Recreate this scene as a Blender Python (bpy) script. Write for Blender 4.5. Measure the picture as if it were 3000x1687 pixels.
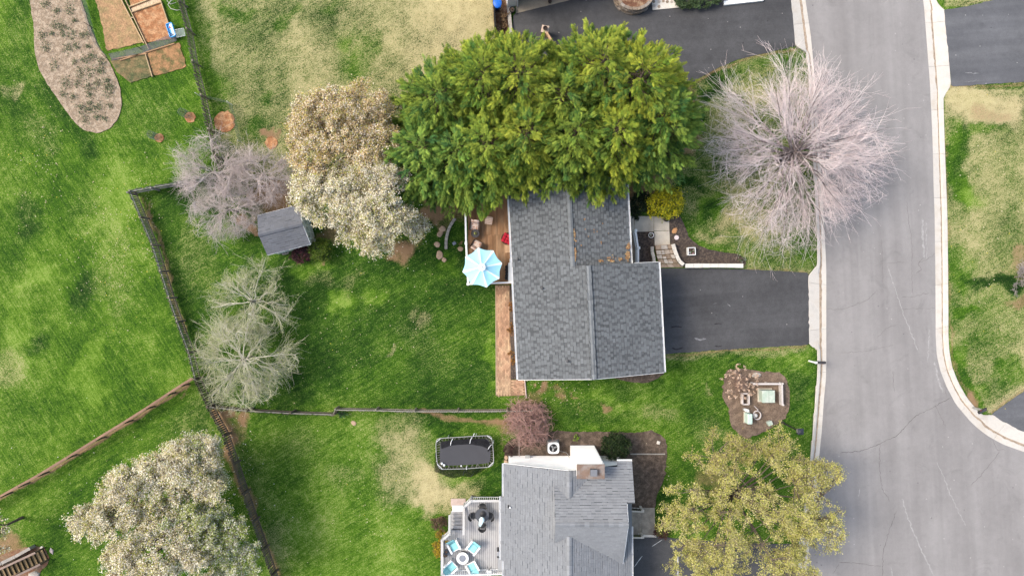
import bpy, bmesh, math, random
import numpy as np
from mathutils import Vector, Matrix, Euler

random.seed(7)
rng = np.random.default_rng(7)
scene = bpy.context.scene
for o in list(bpy.data.objects):
    bpy.data.objects.remove(o)

# ------------------------------------------------------------------ camera
H = 48.0            # drone height in metres
PX = 42.0           # photograph pixels per metre on the ground
CX, CY = 1500.0, 843.5
cam = bpy.data.cameras.new("Camera")
cam.sensor_width = 36.0
cam.sensor_fit = 'HORIZONTAL'
cam.lens = 36.0 * H / (3000.0 / PX)
cam.clip_end = 3000.0
cam_o = bpy.data.objects.new("Camera", cam)
cam_o.location = (0, 0, H)
scene.collection.objects.link(cam_o)
scene.camera = cam_o
scene.render.resolution_x = 1024
scene.render.resolution_y = 575

# ------------------------------------------------------------------ sky, sun, exposure
SUN_TO = Vector((-0.74, 0.17, 0.92)).normalized()
world = bpy.data.worlds.new("World")
scene.world = world
world.use_nodes = True
wn = world.node_tree
sky = wn.nodes.new("ShaderNodeTexSky")
sky.sky_type = 'NISHITA'
sky.sun_disc = False
sky.sun_elevation = math.asin(SUN_TO.z)
sky.sun_rotation = math.atan2(SUN_TO.x, SUN_TO.y)
sky.air_density = 1.4
sky.dust_density = 4.0
sky.ozone_density = 0.6
bg = wn.nodes["Background"]
bg.inputs["Strength"].default_value = 0.13
wn.links.new(sky.outputs[0], bg.inputs["Color"])
sun = bpy.data.lights.new("Sun", 'SUN')
sun.energy = 1.3
sun.angle = math.radians(18)
sun.color = (1.0, 0.95, 0.86)
sun_o = bpy.data.objects.new("Sun", sun)
sun_o.rotation_euler = (-SUN_TO).to_track_quat('-Z', 'Y').to_euler()
sun_o.location = (-30, -18, 60)
scene.collection.objects.link(sun_o)
scene.view_settings.view_transform = 'Standard'
scene.view_settings.look = 'None'
scene.view_settings.gamma = 1.0
scene.view_settings.exposure = 1.08

# ------------------------------------------------------------------ helpers
col = scene.collection
OFF = {}


def G(px, py, z=0.0):
    """photo pixel -> world point at height z (the scene is surveyed from the photograph)"""
    k = (H - z) / H / PX
    return Vector(((px - CX) * k, -(py - CY) * k, z))


def XY(px, py, z=0.0):
    p = G(px, py, z)
    return (p.x, p.y)


def S(px, z=0.0):
    return px / PX * (H - z) / H


def tag(o, label, cat, group=None):
    o["label"] = label
    o["category"] = cat
    if group:
        o["group"] = group
    return o


def structure(o, label=None):
    o["kind"] = "structure"
    if label:
        o["label"] = label
    return o


def thing(name, label, cat, loc=(0, 0, 0), rz=0.0, group=None, local=False):
    o = bpy.data.objects.new(name, None)
    o.empty_display_size = 0.2
    col.objects.link(o)
    o.location = loc
    o.rotation_euler = (0, 0, rz)
    OFF[o] = Vector((0, 0, 0)) if local else Vector(loc)
    tag(o, label, cat, group)
    return o


def place(name, me, parent, co, rot=None):
    """object with shared mesh data at frame position co"""
    o = bpy.data.objects.new(name, me)
    col.objects.link(o)
    co = Vector(co)
    OFF[o] = co
    if parent is not None:
        o.parent = parent
        o.location = co - OFF[parent]
    else:
        o.location = co
    if rot is not None:
        if isinstance(rot, (int, float)):
            o.rotation_euler = (0, 0, rot)
        else:
            o.rotation_euler = rot
    return o


def copy_tree(o, loc=None, rz=None, label=None, parent=None):
    c = o.copy()
    col.objects.link(c)
    if parent is not None:
        c.parent = parent
    if loc is not None:
        c.location = loc
    if rz is not None:
        c.rotation_euler = (0, 0, rz)
    if label:
        c["label"] = label
    for ch in list(o.children):
        copy_tree(ch, parent=c)
    return c


def np_mesh(name, V, F, mat=None, colors=None, smooth=False):
    """V (n,3) float, F (m,k) int of constant k"""
    V = np.asarray(V, dtype=np.float32)
    F = np.asarray(F, dtype=np.int32)
    me = bpy.data.meshes.new(name)
    me.vertices.add(len(V))
    me.vertices.foreach_set("co", V.ravel())
    m, k = F.shape
    me.loops.add(m * k)
    me.loops.foreach_set("vertex_index", F.ravel())
    me.polygons.add(m)
    me.polygons.foreach_set("loop_start", np.arange(0, m * k, k, dtype=np.int32))
    me.polygons.foreach_set("loop_total", np.full(m, k, dtype=np.int32))
    if smooth:
        me.polygons.foreach_set("use_smooth", np.ones(m, dtype=bool))
    me.update(calc_edges=True)
    if colors is not None:
        a = me.attributes.new("col", 'FLOAT_COLOR', 'POINT')
        c = np.ones((len(V), 4), dtype=np.float32)
        c[:, :colors.shape[1]] = colors
        a.data.foreach_set("color", c.ravel())
    if mat:
        me.materials.append(mat)
    return me


class MB:
    def __init__(self):
        self.v = []
        self.f = []

    def add(self, vs, fs):
        n = len(self.v)
        self.v += [tuple(v) for v in vs]
        self.f += [tuple(i + n for i in f) for f in fs]
        return self

    def box(self, c, s, rz=0.0, M=None):
        hx, hy, hz = s[0] / 2, s[1] / 2, s[2] / 2
        vs = [Vector((x, y, z)) for z in (-hz, hz) for y in (-hy, hy) for x in (-hx, hx)]
        if M is None:
            M = Matrix.Rotation(rz, 3, 'Z')
        vs = [M @ v + Vector(c) for v in vs]
        return self.add(vs, [(0, 2, 3, 1), (4, 5, 7, 6), (0, 1, 5, 4), (2, 6, 7, 3), (0, 4, 6, 2), (1, 3, 7, 5)])

    def beam(self, a, b, w, h, ext=0.0):
        a, b = Vector(a), Vector(b)
        d = (b - a)
        L = d.length
        d.normalize()
        side = Vector((-d.y, d.x, 0))
        if side.length < 1e-5:
            side = Vector((1, 0, 0))
        side.normalize()
        up = d.cross(side)
        M = Matrix((d, side, up)).transposed()
        return self.box((a + b) / 2, (L + 2 * ext, w, h), M=M)

    def prism(self, poly, z0, z1):
        ar = sum(poly[i][0] * poly[(i + 1) % len(poly)][1] - poly[(i + 1) % len(poly)][0] * poly[i][1] for i in range(len(poly)))
        if ar < 0:
            poly = poly[::-1]
        n = len(poly)
        vs = [(x, y, z0) for x, y in poly] + [(x, y, z1) for x, y in poly]
        fs = [tuple(range(n - 1, -1, -1)), tuple(range(n, 2 * n))]
        fs += [(i, (i + 1) % n, n + (i + 1) % n, n + i) for i in range(n)]
        return self.add(vs, fs)

    def slope_prism(self, poly, zf, th):
        ar = sum(poly[i][0] * poly[(i + 1) % len(poly)][1] - poly[(i + 1) % len(poly)][0] * poly[i][1] for i in range(len(poly)))
        if ar < 0:
            poly = poly[::-1]
        n = len(poly)
        vs = [(x, y, zf(x, y) - th) for x, y in poly] + [(x, y, zf(x, y)) for x, y in poly]
        fs = [tuple(range(n - 1, -1, -1)), tuple(range(n, 2 * n))]
        fs += [(i, (i + 1) % n, n + (i + 1) % n, n + i) for i in range(n)]
        return self.add(vs, fs)

    def tube(self, pts, r, n=6, closed=False):
        pts = [Vector(p) for p in pts]
        m = len(pts)
        rr = r if isinstance(r, (list, tuple)) else [r] * m
        vs = []
        for i, p in enumerate(pts):
            if closed:
                d = pts[(i + 1) % m] - pts[i - 1]
            else:
                d = pts[min(i + 1, m - 1)] - pts[max(i - 1, 0)]
            d.normalize()
            a = d.cross(Vector((0, 0, 1)))
            if a.length < 1e-3:
                a = d.cross(Vector((1, 0, 0)))
            a.normalize()
            b = d.cross(a)
            for k in range(n):
                t = 2 * math.pi * k / n
                vs.append(p + a * (math.cos(t) * rr[i]) + b * (math.sin(t) * rr[i]))
        fs = []
        for i in range(m if closed else m - 1):
            j = (i + 1) % m
            for k in range(n):
                k2 = (k + 1) % n
                fs.append((i * n + k, i * n + k2, j * n + k2, j * n + k))
        if not closed:
            fs.append(tuple(range(n - 1, -1, -1)))
            fs.append(tuple((m - 1) * n + k for k in range(n)))
        return self.add(vs, fs)

    def lathe(self, prof, c=(0, 0, 0), n=20, sx=1.0, sy=1.0, rz=0.0):
        vs = []
        cr, sr = math.cos(rz), math.sin(rz)
        for r, z in prof:
            for k in range(n):
                t = 2 * math.pi * k / n
                x, y = r * math.cos(t) * sx, r * math.sin(t) * sy
                vs.append((c[0] + x * cr - y * sr, c[1] + x * sr + y * cr, c[2] + z))
        fs = []
        for i in range(len(prof) - 1):
            for k in range(n):
                k2 = (k + 1) % n
                fs.append((i * n + k, i * n + k2, (i + 1) * n + k2, (i + 1) * n + k))
        fs.append(tuple(range(n - 1, -1, -1)))
        m = len(prof) - 1
        fs.append(tuple(m * n + k for k in range(n)))
        return self.add(vs, fs)

    def ball(self, c, r, n=14, m=8, sz=1.0):
        prof = [(max(1e-4, r * math.sin(math.pi * i / m)), -r * sz * math.cos(math.pi * i / m)) for i in range(m + 1)]
        return self.lathe(prof, c, n)

    def cushion(self, c, s, rz=0.0, M=None, puff=0.35):
        """soft rectangular pad: grid top and bottom, thick in the middle"""
        nx, ny = 7, 7
        if M is None:
            M = Matrix.Rotation(rz, 3, 'Z')
        vs = []
        for sgn in (1, -1):
            for j in range(ny):
                for i in range(nx):
                    u, v = i / (nx - 1) * 2 - 1, j / (ny - 1) * 2 - 1
                    k = (1 - u ** 4) * (1 - v ** 4)
                    e = 1.0 - 0.06 * (abs(u * v)) ** 2
                    vs.append(M @ Vector((u * s[0] / 2 * e, v * s[1] / 2 * e, sgn * s[2] / 2 * (1 - puff + puff * 1.6 * k if k > 0 else 0.35))) + Vector(c))
        fs = []
        N = nx * ny
        for j in range(ny - 1):
            for i in range(nx - 1):
                a = j * nx + i
                fs.append((a, a + 1, a + nx + 1, a + nx))
                fs.append((N + a, N + a + nx, N + a + nx + 1, N + a + 1))
        ring = [i for i in range(nx)] + [j * nx + nx - 1 for j in range(1, ny)] + [(ny - 1) * nx + i for i in range(nx - 2, -1, -1)] + [j * nx for j in range(ny - 2, 0, -1)]
        for i in range(len(ring)):
            a, b = ring[i], ring[(i + 1) % len(ring)]
            fs.append((a, N + a, N + b, b))
        return self.add(vs, fs)

    def mesh(self, name, mat=None, smooth=False, center=None):
        me = bpy.data.meshes.new(name)
        c = Vector(center) if center is not None else Vector((0, 0, 0))
        me.from_pydata([(v[0] - c.x, v[1] - c.y, v[2] - c.z) for v in self.v], [], self.f)
        if mat:
            me.materials.append(mat)
        if smooth:
            for p in me.polygons:
                p.use_smooth = True
        me.update()
        return me

    def build(self, name, mat, parent=None, smooth=False, bevel=0.0):
        xs = np.array(self.v)
        mn, mx = xs.min(0), xs.max(0)
        c = Vector(((mn[0] + mx[0]) / 2, (mn[1] + mx[1]) / 2, mn[2]))
        me = self.mesh(name, mat, smooth, c)
        o = place(name, me, parent, c)
        if bevel:
            b = o.modifiers.new("bevel", 'BEVEL')
            b.width = bevel
            b.segments = 2
            b.limit_method = 'ANGLE'
        return o


def in_poly(x, y, poly):
    x = np.asarray(x)
    y = np.asarray(y)
    r = np.zeros(x.shape, dtype=bool)
    n = len(poly)
    for i in range(n):
        x1, y1 = poly[i]
        x2, y2 = poly[(i + 1) % n]
        if y1 == y2:
            continue
        c = ((y1 > y) != (y2 > y)) & (x < (x2 - x1) * (y - y1) / (y2 - y1) + x1)
        r ^= c
    return r


def vnoise(x, y, scale, seed):
    r = np.random.default_rng(seed)
    n = 257
    g = r.random((n, n))
    u, v = np.asarray(x) * scale + 1000.3, np.asarray(y) * scale + 1000.7
    i, j = np.floor(u).astype(int), np.floor(v).astype(int)
    fu, fv = u - i, v - j
    fu = fu * fu * (3 - 2 * fu)
    fv = fv * fv * (3 - 2 * fv)
    a, b = g[j % n, i % n], g[j % n, (i + 1) % n]
    c, d = g[(j + 1) % n, i % n], g[(j + 1) % n, (i + 1) % n]
    return (a * (1 - fu) + b * fu) * (1 - fv) + (c * (1 - fu) + d * fu) * fv


def smooth(e0, e1, x):
    t = np.clip((np.asarray(x) - e0) / (e1 - e0), 0, 1)
    return t * t * (3 - 2 * t)


def resample(pts, step):
    """polyline of tuples -> evenly spaced points (any dimension)"""
    P = np.array(pts, dtype=float)
    d = np.r_[0, np.cumsum(np.linalg.norm(np.diff(P[:, :2], axis=0), axis=1))]
    n = max(1, int(round(d[-1] / step)))
    t = np.linspace(0, d[-1], n + 1)
    return np.stack([np.interp(t, d, P[:, k]) for k in range(P.shape[1])], 1)


# ------------------------------------------------------------------ materials
def _nodes(name):
    m = bpy.data.materials.new(name)
    m.use_nodes = True
    nt = m.node_tree
    return m, nt, nt.nodes, nt.links, nt.nodes["Principled BSDF"]


def _math(nt, op, a, b=None, c=None, clamp=False):
    n = nt.nodes.new("ShaderNodeMath")
    n.operation = op
    n.use_clamp = clamp
    for i, v in enumerate((a, b, c)):
        if v is None:
            continue
        if isinstance(v, (int, float)):
            n.inputs[i].default_value = v
        else:
            nt.links.new(v, n.inputs[i])
    return n.outputs[0]


def _noise(nt, scale, detail=3, rough=0.55, vec=None, dist=0.0):
    n = nt.nodes.new("ShaderNodeTexNoise")
    n.inputs["Scale"].default_value = scale
    n.inputs["Detail"].default_value = detail
    n.inputs["Roughness"].default_value = rough
    n.inputs["Distortion"].default_value = dist
    if vec is not None:
        nt.links.new(vec, n.inputs["Vector"])
    return n.outputs["Fac"]


def _pos(nt, scale=(1, 1, 1), rot=0.0):
    g = nt.nodes.new("ShaderNodeNewGeometry")
    if scale == (1, 1, 1) and rot == 0:
        return g.outputs["Position"]
    r = nt.nodes.new("ShaderNodeMapping")
    r.inputs["Rotation"].default_value = (0, 0, rot)
    nt.links.new(g.outputs["Position"], r.inputs["Vector"])
    m = nt.nodes.new("ShaderNodeMapping")
    m.inputs["Scale"].default_value = scale
    nt.links.new(r.outputs[0], m.inputs["Vector"])
    return m.outputs[0]


def _range(nt, v, a, b, c, d, clamp=True):
    n = nt.nodes.new("ShaderNodeMapRange")
    n.clamp = clamp
    nt.links.new(v, n.inputs[0])
    for i, x in enumerate((a, b, c, d)):
        n.inputs[i + 1].default_value = x
    return n.outputs[0]


def _mix(nt, f, a, b):
    n = nt.nodes.new("ShaderNodeMix")
    n.data_type = 'RGBA'
    if isinstance(f, (int, float)):
        n.inputs[0].default_value = f
    else:
        nt.links.new(f, n.inputs[0])
    for i, v in ((6, a), (7, b)):
        if isinstance(v, (tuple, list)):
            n.inputs[i].default_value = (*v[:3], 1)
        else:
            nt.links.new(v, n.inputs[i])
    return n.outputs[2]


def _scale(nt, colr, s):
    n = nt.nodes.new("ShaderNodeVectorMath")
    n.operation = 'SCALE'
    if isinstance(colr, (tuple, list)):
        n.inputs[0].default_value = colr[:3]
    else:
        nt.links.new(colr, n.inputs[0])
    if isinstance(s, (int, float)):
        n.inputs["Scale"].default_value = s
    else:
        nt.links.new(s, n.inputs["Scale"])
    return n.outputs[0]


def _rand(nt):
    g = nt.nodes.new("ShaderNodeNewGeometry")
    o = nt.nodes.new("ShaderNodeObjectInfo")
    return _math(nt, 'FRACT', _math(nt, 'ADD', _math(nt, 'MULTIPLY', g.outputs["Random Per Island"], 7.31), o.outputs["Random"]))


def _bump(nt, bs, h, strength, dist=0.02):
    b = nt.nodes.new("ShaderNodeBump")
    b.inputs["Strength"].default_value = strength
    b.inputs["Distance"].default_value = dist
    nt.links.new(h, b.inputs["Height"])
    nt.links.new(b.outputs[0], bs.inputs["Normal"])


MATS = {}


def mat(name, base, rough=0.8, var=0.12, scale=4.0, fine=0.0, fscale=40.0, island=0.0, base2=None,
        b2scale=2.0, b2lo=0.45, b2hi=0.6, bump=0.0, bscale=60.0, spec=0.3, metal=0.0, vscale=(1, 1, 1), vrot=0.0, rnd2=None):
    if name in MATS:
        return MATS[name]
    m, nt, N, L, bs = _nodes(name)
    vec = _pos(nt, vscale, vrot)
    c = base
    if base2 is not None:
        f = _range(nt, _noise(nt, b2scale, 4, 0.6, vec), b2lo, b2hi, 0, 1)
        c = _mix(nt, f, base, base2)
    if rnd2 is not None:
        f = _range(nt, _rand(nt), 0.42, 0.58, 0, 1)
        c = _mix(nt, f, c, rnd2)
    s = _range(nt, _noise(nt, scale, 4, 0.6, vec), 0.25, 0.75, 1 - var, 1 + var)
    if fine:
        s = _math(nt, 'MULTIPLY', s, _range(nt, _noise(nt, fscale, 2, 0.6, vec), 0.25, 0.75, 1 - fine, 1 + fine))
    if island:
        s = _math(nt, 'MULTIPLY', s, _range(nt, _rand(nt), 0, 1, 1 - island, 1 + island))
    L.new(_scale(nt, c, s), bs.inputs["Base Color"])
    bs.inputs["Roughness"].default_value = rough
    bs.inputs["Specular IOR Level"].default_value = spec
    bs.inputs["Metallic"].default_value = metal
    if bump:
        _bump(nt, bs, _noise(nt, bscale, 3, 0.6, vec), bump)
    MATS[name] = m
    return m


def leaf_mat(name, trans=0.3, rough=0.6):
    m, nt, N, L, bs = _nodes(name)
    a = N.new("ShaderNodeAttribute")
    a.attribute_name = "col"
    L.new(a.outputs["Color"], bs.inputs["Base Color"])
    bs.inputs["Roughness"].default_value = rough
    bs.inputs["Specular IOR Level"].default_value = 0.2
    t = N.new("ShaderNodeBsdfTranslucent")
    L.new(a.outputs["Color"], t.inputs["Color"])
    mx = N.new("ShaderNodeMixShader")
    mx.inputs[0].default_value = trans
    L.new(bs.outputs[0], mx.inputs[1])
    L.new(t.outputs[0], mx.inputs[2])
    L.new(mx.outputs[0], N["Material Output"].inputs["Surface"])
    return m


M_LEAF = leaf_mat("leaf", 0.3)
M_CONIFER = leaf_mat("conifer_leaf", 0.25, 0.95)
M_TWIG = leaf_mat("twig_bark", 0.0, 0.9)
M_BARK = mat("bark", (0.1, 0.08, 0.065), 0.9, 0.3, 8, bump=0.5, bscale=25)
M_WHITE = mat("white_paint", (0.78, 0.78, 0.77), 0.5, 0.05, 3, fine=0.03)
M_SIDING = mat("white_siding", (0.88, 0.87, 0.85), 0.6, 0.05, 1.5, fine=0.03, vscale=(1, 1, 4))
M_METAL_W = mat("white_metal", (0.75, 0.76, 0.77), 0.35, 0.06, 5)
M_BLACK = mat("black_metal", (0.02, 0.02, 0.022), 0.45, 0.2, 8)
M_DARKPLASTIC = mat("dark_plastic", (0.03, 0.03, 0.032), 0.5, 0.15, 8)
# ================================================================== GROUND
# kerb lines: (edge against the road, back of the kerb, raised) in photo pixels
KW = [((2352, -60), (2306, -60), 0), ((2361, 0), (2314, 0), 0), ((2376, 100), (2325, 110), 0), ((2380, 140), (2329, 136), 0), ((2382, 160), (2361, 152), 1),
      ((2386, 200), (2367, 190), 1), ((2400, 400), (2378, 395), 1), ((2413, 600), (2389, 600), 1), ((2417, 682), (2392, 682), 1), ((2421, 760), (2394, 765), 1),
      ((2422, 798), (2390, 786), 1), ((2422, 808), (2367, 799), 0), ((2422, 900), (2368, 900), 0), ((2422, 1000), (2369, 1009), 0), ((2422, 1025), (2393, 1024), 1),
      ((2422, 1068), (2395, 1068), 1), ((2421, 1110), (2393, 1110), 1), ((2415, 1170), (2388, 1170), 1), ((2409, 1261), (2381, 1257), 1), ((2403, 1319), (2376, 1315), 1),
      ((2392, 1418), (2364, 1414), 1), ((2380, 1522), (2353, 1518), 1), ((2372, 1600), (2340, 1596), 0), ((2366, 1646), (2332, 1640), 0), ((2350, 1760), (2318, 1755), 0)]
KE = [((2700, -60), (2733, -60), 1), ((2706, 0), (2741, 0), 1), ((2709, 20), (2750, 17), 1), ((2710, 34), (2769, 29), 0), ((2718, 137), (2777, 135), 0), ((2727, 255), (2786, 252), 0),
      ((2728, 286), (2764, 284), 1), ((2730, 320), (2764, 316), 1), ((2734, 414), (2767, 414), 1), ((2737, 547), (2772, 547), 1), ((2740, 633), (2775, 633), 1), ((2742, 782), (2777, 782), 1),
      ((2743, 923), (2778, 910), 1), ((2743, 985), (2778, 978), 1), ((2746, 1039), (2781, 1030), 1), ((2757, 1087), (2789, 1074), 1), ((2776, 1135), (2807, 1120), 1),
      ((2802, 1184), (2832, 1164), 1), ((2846, 1236), (2873, 1213), 1), ((2856, 1245), (2890, 1218), 1), ((2868, 1256), (2908, 1212), 0), ((2896, 1277), (2935, 1229), 0),
      ((2941, 1302), (2968, 1247), 0), ((3000, 1323), (3008, 1266), 0), ((3080, 1345), (3090, 1290), 0)]


def densify(K, step=14.0):
    A = np.array([[a[0], a[1], b[0], b[1], r] for a, b, r in K], float)
    return resample(A, step)


DW_, DE_ = densify(KW), densify(KE)
road_poly_px = [(a[0] - 3, a[1]) for a in DW_[::-1]] + [(a[0] + 3, a[1]) for a in DE_] + [(3080, 1760)]
cut_px = [(a[0] * .08 + a[2] * .92, a[1] * .08 + a[3] * .92) for a in DW_[::-1]] + [(a[0] * .08 + a[2] * .92, a[1] * .08 + a[3] * .92) for a in DE_] + [(3080, 1760)]

gx = np.r_[-700, -300, -120, -60, np.arange(-38.4, 38.41, 0.16), 60, 120, 300, 700]
gy = np.r_[-700, -300, -120, -50, np.arange(-22.4, 22.41, 0.16), 50, 120, 300, 700]
GXX, GYY = np.meshgrid(gx, gy)
PXX, PYY = GXX * PX + CX, -GYY * PX + CY
# warped coordinates for soft ragged patches
WX = PXX + (vnoise(PXX, PYY, 1 / 60, 1) - .5) * 70 + (vnoise(PXX, PYY, 1 / 18, 2) - .5) * 26
WY = PYY + (vnoise(PXX, PYY, 1 / 60, 3) - .5) * 70 + (vnoise(PXX, PYY, 1 / 18, 4) - .5) * 26


def blob(cx, cy, rx, ry, ang=0.0, soft=0.5, warp=1.0):
    x = PXX + (WX - PXX) * warp - cx
    y = PYY + (WY - PYY) * warp - cy
    c, s = math.cos(math.radians(ang)), math.sin(math.radians(ang))
    u, v = (x * c + y * s) / rx, (-x * s + y * c) / ry
    d = np.sqrt(u * u + v * v)
    return 1 - smooth(1 - soft, 1 + soft, d)


def region(poly, warp=0.35):
    m = in_poly(PXX + (WX - PXX) * warp, PYY + (WY - PYY) * warp, poly).astype(float)
    if warp > .2:
        for _ in range(3):
            for ax_ in (0, 1):
                m = sum(np.roll(m, k, ax_) for k in (-2, -1, 0, 1, 2)) / 5
    return m


def line_px(pts, w, warp=0.5, soft=0.6):
    x = PXX + (WX - PXX) * warp
    y = PYY + (WY - PYY) * warp
    best = np.full(PXX.shape, 1e9)
    for (x1, y1), (x2, y2) in zip(pts[:-1], pts[1:]):
        dx, dy = x2 - x1, y2 - y1
        t = np.clip(((x - x1) * dx + (y - y1) * dy) / (dx * dx + dy * dy), 0, 1)
        best = np.minimum(best, np.hypot(x - x1 - t * dx, y - y1 - t * dy))
    return 1 - smooth(w * (1 - soft), w * (1 + soft), best)


n1 = vnoise(PXX, PYY, 1 / 90, 11)
n2 = vnoise(PXX, PYY, 1 / 35, 12)
n3 = vnoise(PXX, PYY, 1 / 160, 13)
dry = 0.05 + 0.14 * (n1 - .4) + 0.14 * (n2 - .5)
green_tone = 0.5 + 0.30 * (n1 - .5) + 0.18 * (n2 - .5)  # tone of the green: low is dark, high is bright
soil = np.zeros(PXX.shape)
streak = np.zeros(PXX.shape)

R_top = region([(522, -400), (1452, -400), (1452, 240), (1250, 460), (900, 640), (660, 520), (600, 330)])
dry = dry * (1 - R_top) + R_top * (0.50 + 0.10 * smooth(650, 1000, PXX) + 0.42 * smooth(1120, 1380, PXX) * smooth(420, 200, PYY) + 0.3 * (n1 - .5) + .25 * (n2 - .5))
for b in ((852, 55, 22, 20), (1005, 112, 26, 22), (1095, 105, 34, 45), (1035, 185, 42, 34), (790, 285, 22, 20), (600, 200, 24, 90), (700, 40, 50, 20), (960, 20, 60, 18), (760, 380, 30, 30), (930, 300, 30, 26), (640, 260, 40, 60), (1040, 150, 80, 80)):
    dry -= blob(*b) * 0.2
dry -= line_px([(545, -40), (580, 120), (625, 330)], 38) * 0.2 * R_top
green_tone += blob(1000, 112, 26, 22) * .1 - blob(1095, 105, 34, 45) * .1
# left field: saturated green with long mowing streaks
R_left = region([(-500, -400), (500, -400), (620, 440), (372, 560), (560, 1110), (-500, 1700)])
green_tone += R_left * 0.08
streak += R_left * 1.0
for b in ((275, 1085, 48, 85, 10, .3), (60, 990, 50, 120, 0, .5), (100, 800, 40, 40), (330, 620, 60, 130, 25)):
    green_tone += blob(*b) * 0.26
green_tone -= blob(110, 1010, 60, 28, -25) * .35 + blob(60, 620, 40, 80) * .3 + blob(235, 880, 30, 70, 10) * .3 + blob(60, 150, 60, 220) * .16 + blob(400, 450, 60, 40) * .15 + line_px([(150, 260), (260, 420)], 40) * .25
dry += blob(25, 1090, 60, 60) * .3 + blob(300, 690, 70, 160, -20, .6) * .17 + blob(330, 860, 90, 40, 20) * .15 + blob(30, 255, 28, 16) * .4 + blob(120, 390, 30, 60, -30) * .2 + blob(440, 330, 80, 80) * .14
dry += R_left * smooth(200, 60, PXX) * .06
# bottom left lawn
R_bl = region([(-500, 1460), (560, 1125), (610, 1200), (800, 1750), (-500, 1900)])
green_tone += R_bl * .04 - blob(640, 1560, 60, 120, 15) * .12
dry += blob(560, 1240, 90, 50, -25) * .22 + blob(20, 1580, 40, 60) * .3
# back yard of the main house
R_my = region([(400, 560), (640, 520), (1300, 640), (1455, 830), (1455, 1195), (620, 1200), (560, 1060)])
green_tone -= R_my * 0.15
for b in ((1000, 900, 55, 30), (1100, 880, 20, 20), (985, 890, 40, 25), (1440, 1060, 16, 70, 0, .4), (1290, 780, 30, 30), (905, 790, 40, 25)):
    green_tone += blob(*b) * 0.34
dry += blob(560, 760, 70, 100, 20) * .25 + blob(620, 860, 60, 40) * .12 + blob(930, 830, 50, 25, 30) * .25 + blob(1010, 850, 25, 35) * .25 + blob(1215, 915, 25, 18, 40) * .3 + blob(1265, 960, 26, 30, 40) * .28 + blob(1140, 1022, 18, 10) * .4 + blob(1250, 1000, 110, 60, 35) * .12
green_tone += blob(560, 760, 90, 120, 20) * .18 + R_my * blob(1150, 1090, 250, 60, -25) * .08
# yard south of the fence
R_sy = region([(610, 1210), (1480, 1212), (1480, 1480), (1290, 1560), (1290, 1800), (800, 1750)])
green_tone += R_sy * (.10 + .12 * smooth(1350, 1600, PYY))
dry += R_sy * (0.08 + .10 * smooth(820, 760, PXX - (PYY - 1400) * .35))
for b, a in (((1200, 1380, 95, 95, 25), .5), ((1260, 1440, 60, 50, 25), .5), ((1350, 1450, 60, 50), .5), ((1160, 1270, 60, 40), .3), ((1240, 1500, 25, 30), .4), ((900, 1290, 60, 40), .12), ((800, 1600, 60, 60), .24), ((1010, 1400, 40, 40), .2)):
    dry += blob(*b) * a
green_tone -= blob(1290, 1245, 80, 22) * .3 + blob(1430, 1420, 50, 40) * .35 + blob(1420, 1500, 40, 30) * .1
dry -= blob(1430, 1420, 45, 35) * .3 + blob(1290, 1245, 70, 18) * .2
# front yards
R_fn = region([(1980, 300), (2050, 230), (2330, 140), (2392, 200), (2392, 800), (2190, 790), (2000, 640), (1930, 500)])
dry = dry * (1 - R_fn) + R_fn * (0.40 + .4 * (n1 - .5) + .3 * (n2 - .5))
for b, a in (((2070, 260, 26, 45, 20), -.5), ((2080, 590, 30, 60, 20), -.4), ((2300, 170, 40, 22), -.4), ((2020, 540, 30, 25), -.45), ((2120, 620, 25, 35), -.35), ((2340, 700, 40, 70), -.4), ((2210, 740, 60, 25), -.15), ((2140, 660, 40, 30), .25), ((2060, 700, 60, 12, 15), .35), ((2250, 250, 80, 30), .1)):
    dry += blob(*b) * a
green_tone -= blob(2070, 260, 26, 45, 20) * .45 + blob(2020, 545, 30, 25) * .35 + blob(2090, 600, 25, 40) * .3
R_fs = region([(1640, 1110), (1950, 1040), (2395, 1020), (2390, 1330), (1960, 1500), (1950, 1270), (1620, 1262)])
green_tone += R_fs * (0.02 - .15 * blob(1700, 1195, 90, 40) - .2 * blob(1830, 1170, 40, 60) + .3 * blob(1830, 1180, 45, 24) + .25 * blob(1960, 1110, 60, 20) + .2 * blob(2340, 1045, 30, 20) - .2 * blob(2340, 1110, 30, 70) + .25 * blob(1680, 1262, 150, 10) + .2 * blob(1760, 1135, 60, 10))
dry += R_fs * (.05 + .25 * blob(1930, 1215, 40, 20) + .2 * blob(2070, 1270, 60, 40) + .3 * line_px([(2069, 1120), (2078, 1170)], 5) + .25 * line_px([(1940, 1040), (2110, 1035), (2360, 1018)], 8))
# east lawn
R_ea = region([(2765, 262), (3900, 240), (3900, 900), (3010, 1140), (2900, 1215), (2780, 1000)], 0.1)
dry = dry * (1 - R_ea) + R_ea * (0.55 + .3 * (n1 - .5) + .3 * (n2 - .5))
for b, a in (((2800, 470, 34, 130, -8, .4), -.42), ((2840, 575, 40, 45, 30), -.4), ((2870, 400, 60, 18), -.3), ((2815, 800, 35, 60), -.3), ((2920, 815, 75, 20, 0), -.6), ((2835, 930, 25, 16), -.5), ((2800, 1060, 30, 70), -.45), ((2960, 1090, 40, 40), -.3), ((2870, 1150, 40, 40), -.3), ((2880, 930, 140, 120), -.14), ((2880, 310, 110, 50), .5), ((2900, 350, 60, 40), .4)):
    dry += blob(*b) * a
green_tone -= blob(2920, 815, 75, 22) * .6 + blob(2815, 430, 20, 80) * .2  # first blob: shadow band by the edge shrub, put into the grass colour
green_tone += blob(2860, 590, 40, 40) * .3 + R_ea * .1
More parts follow.
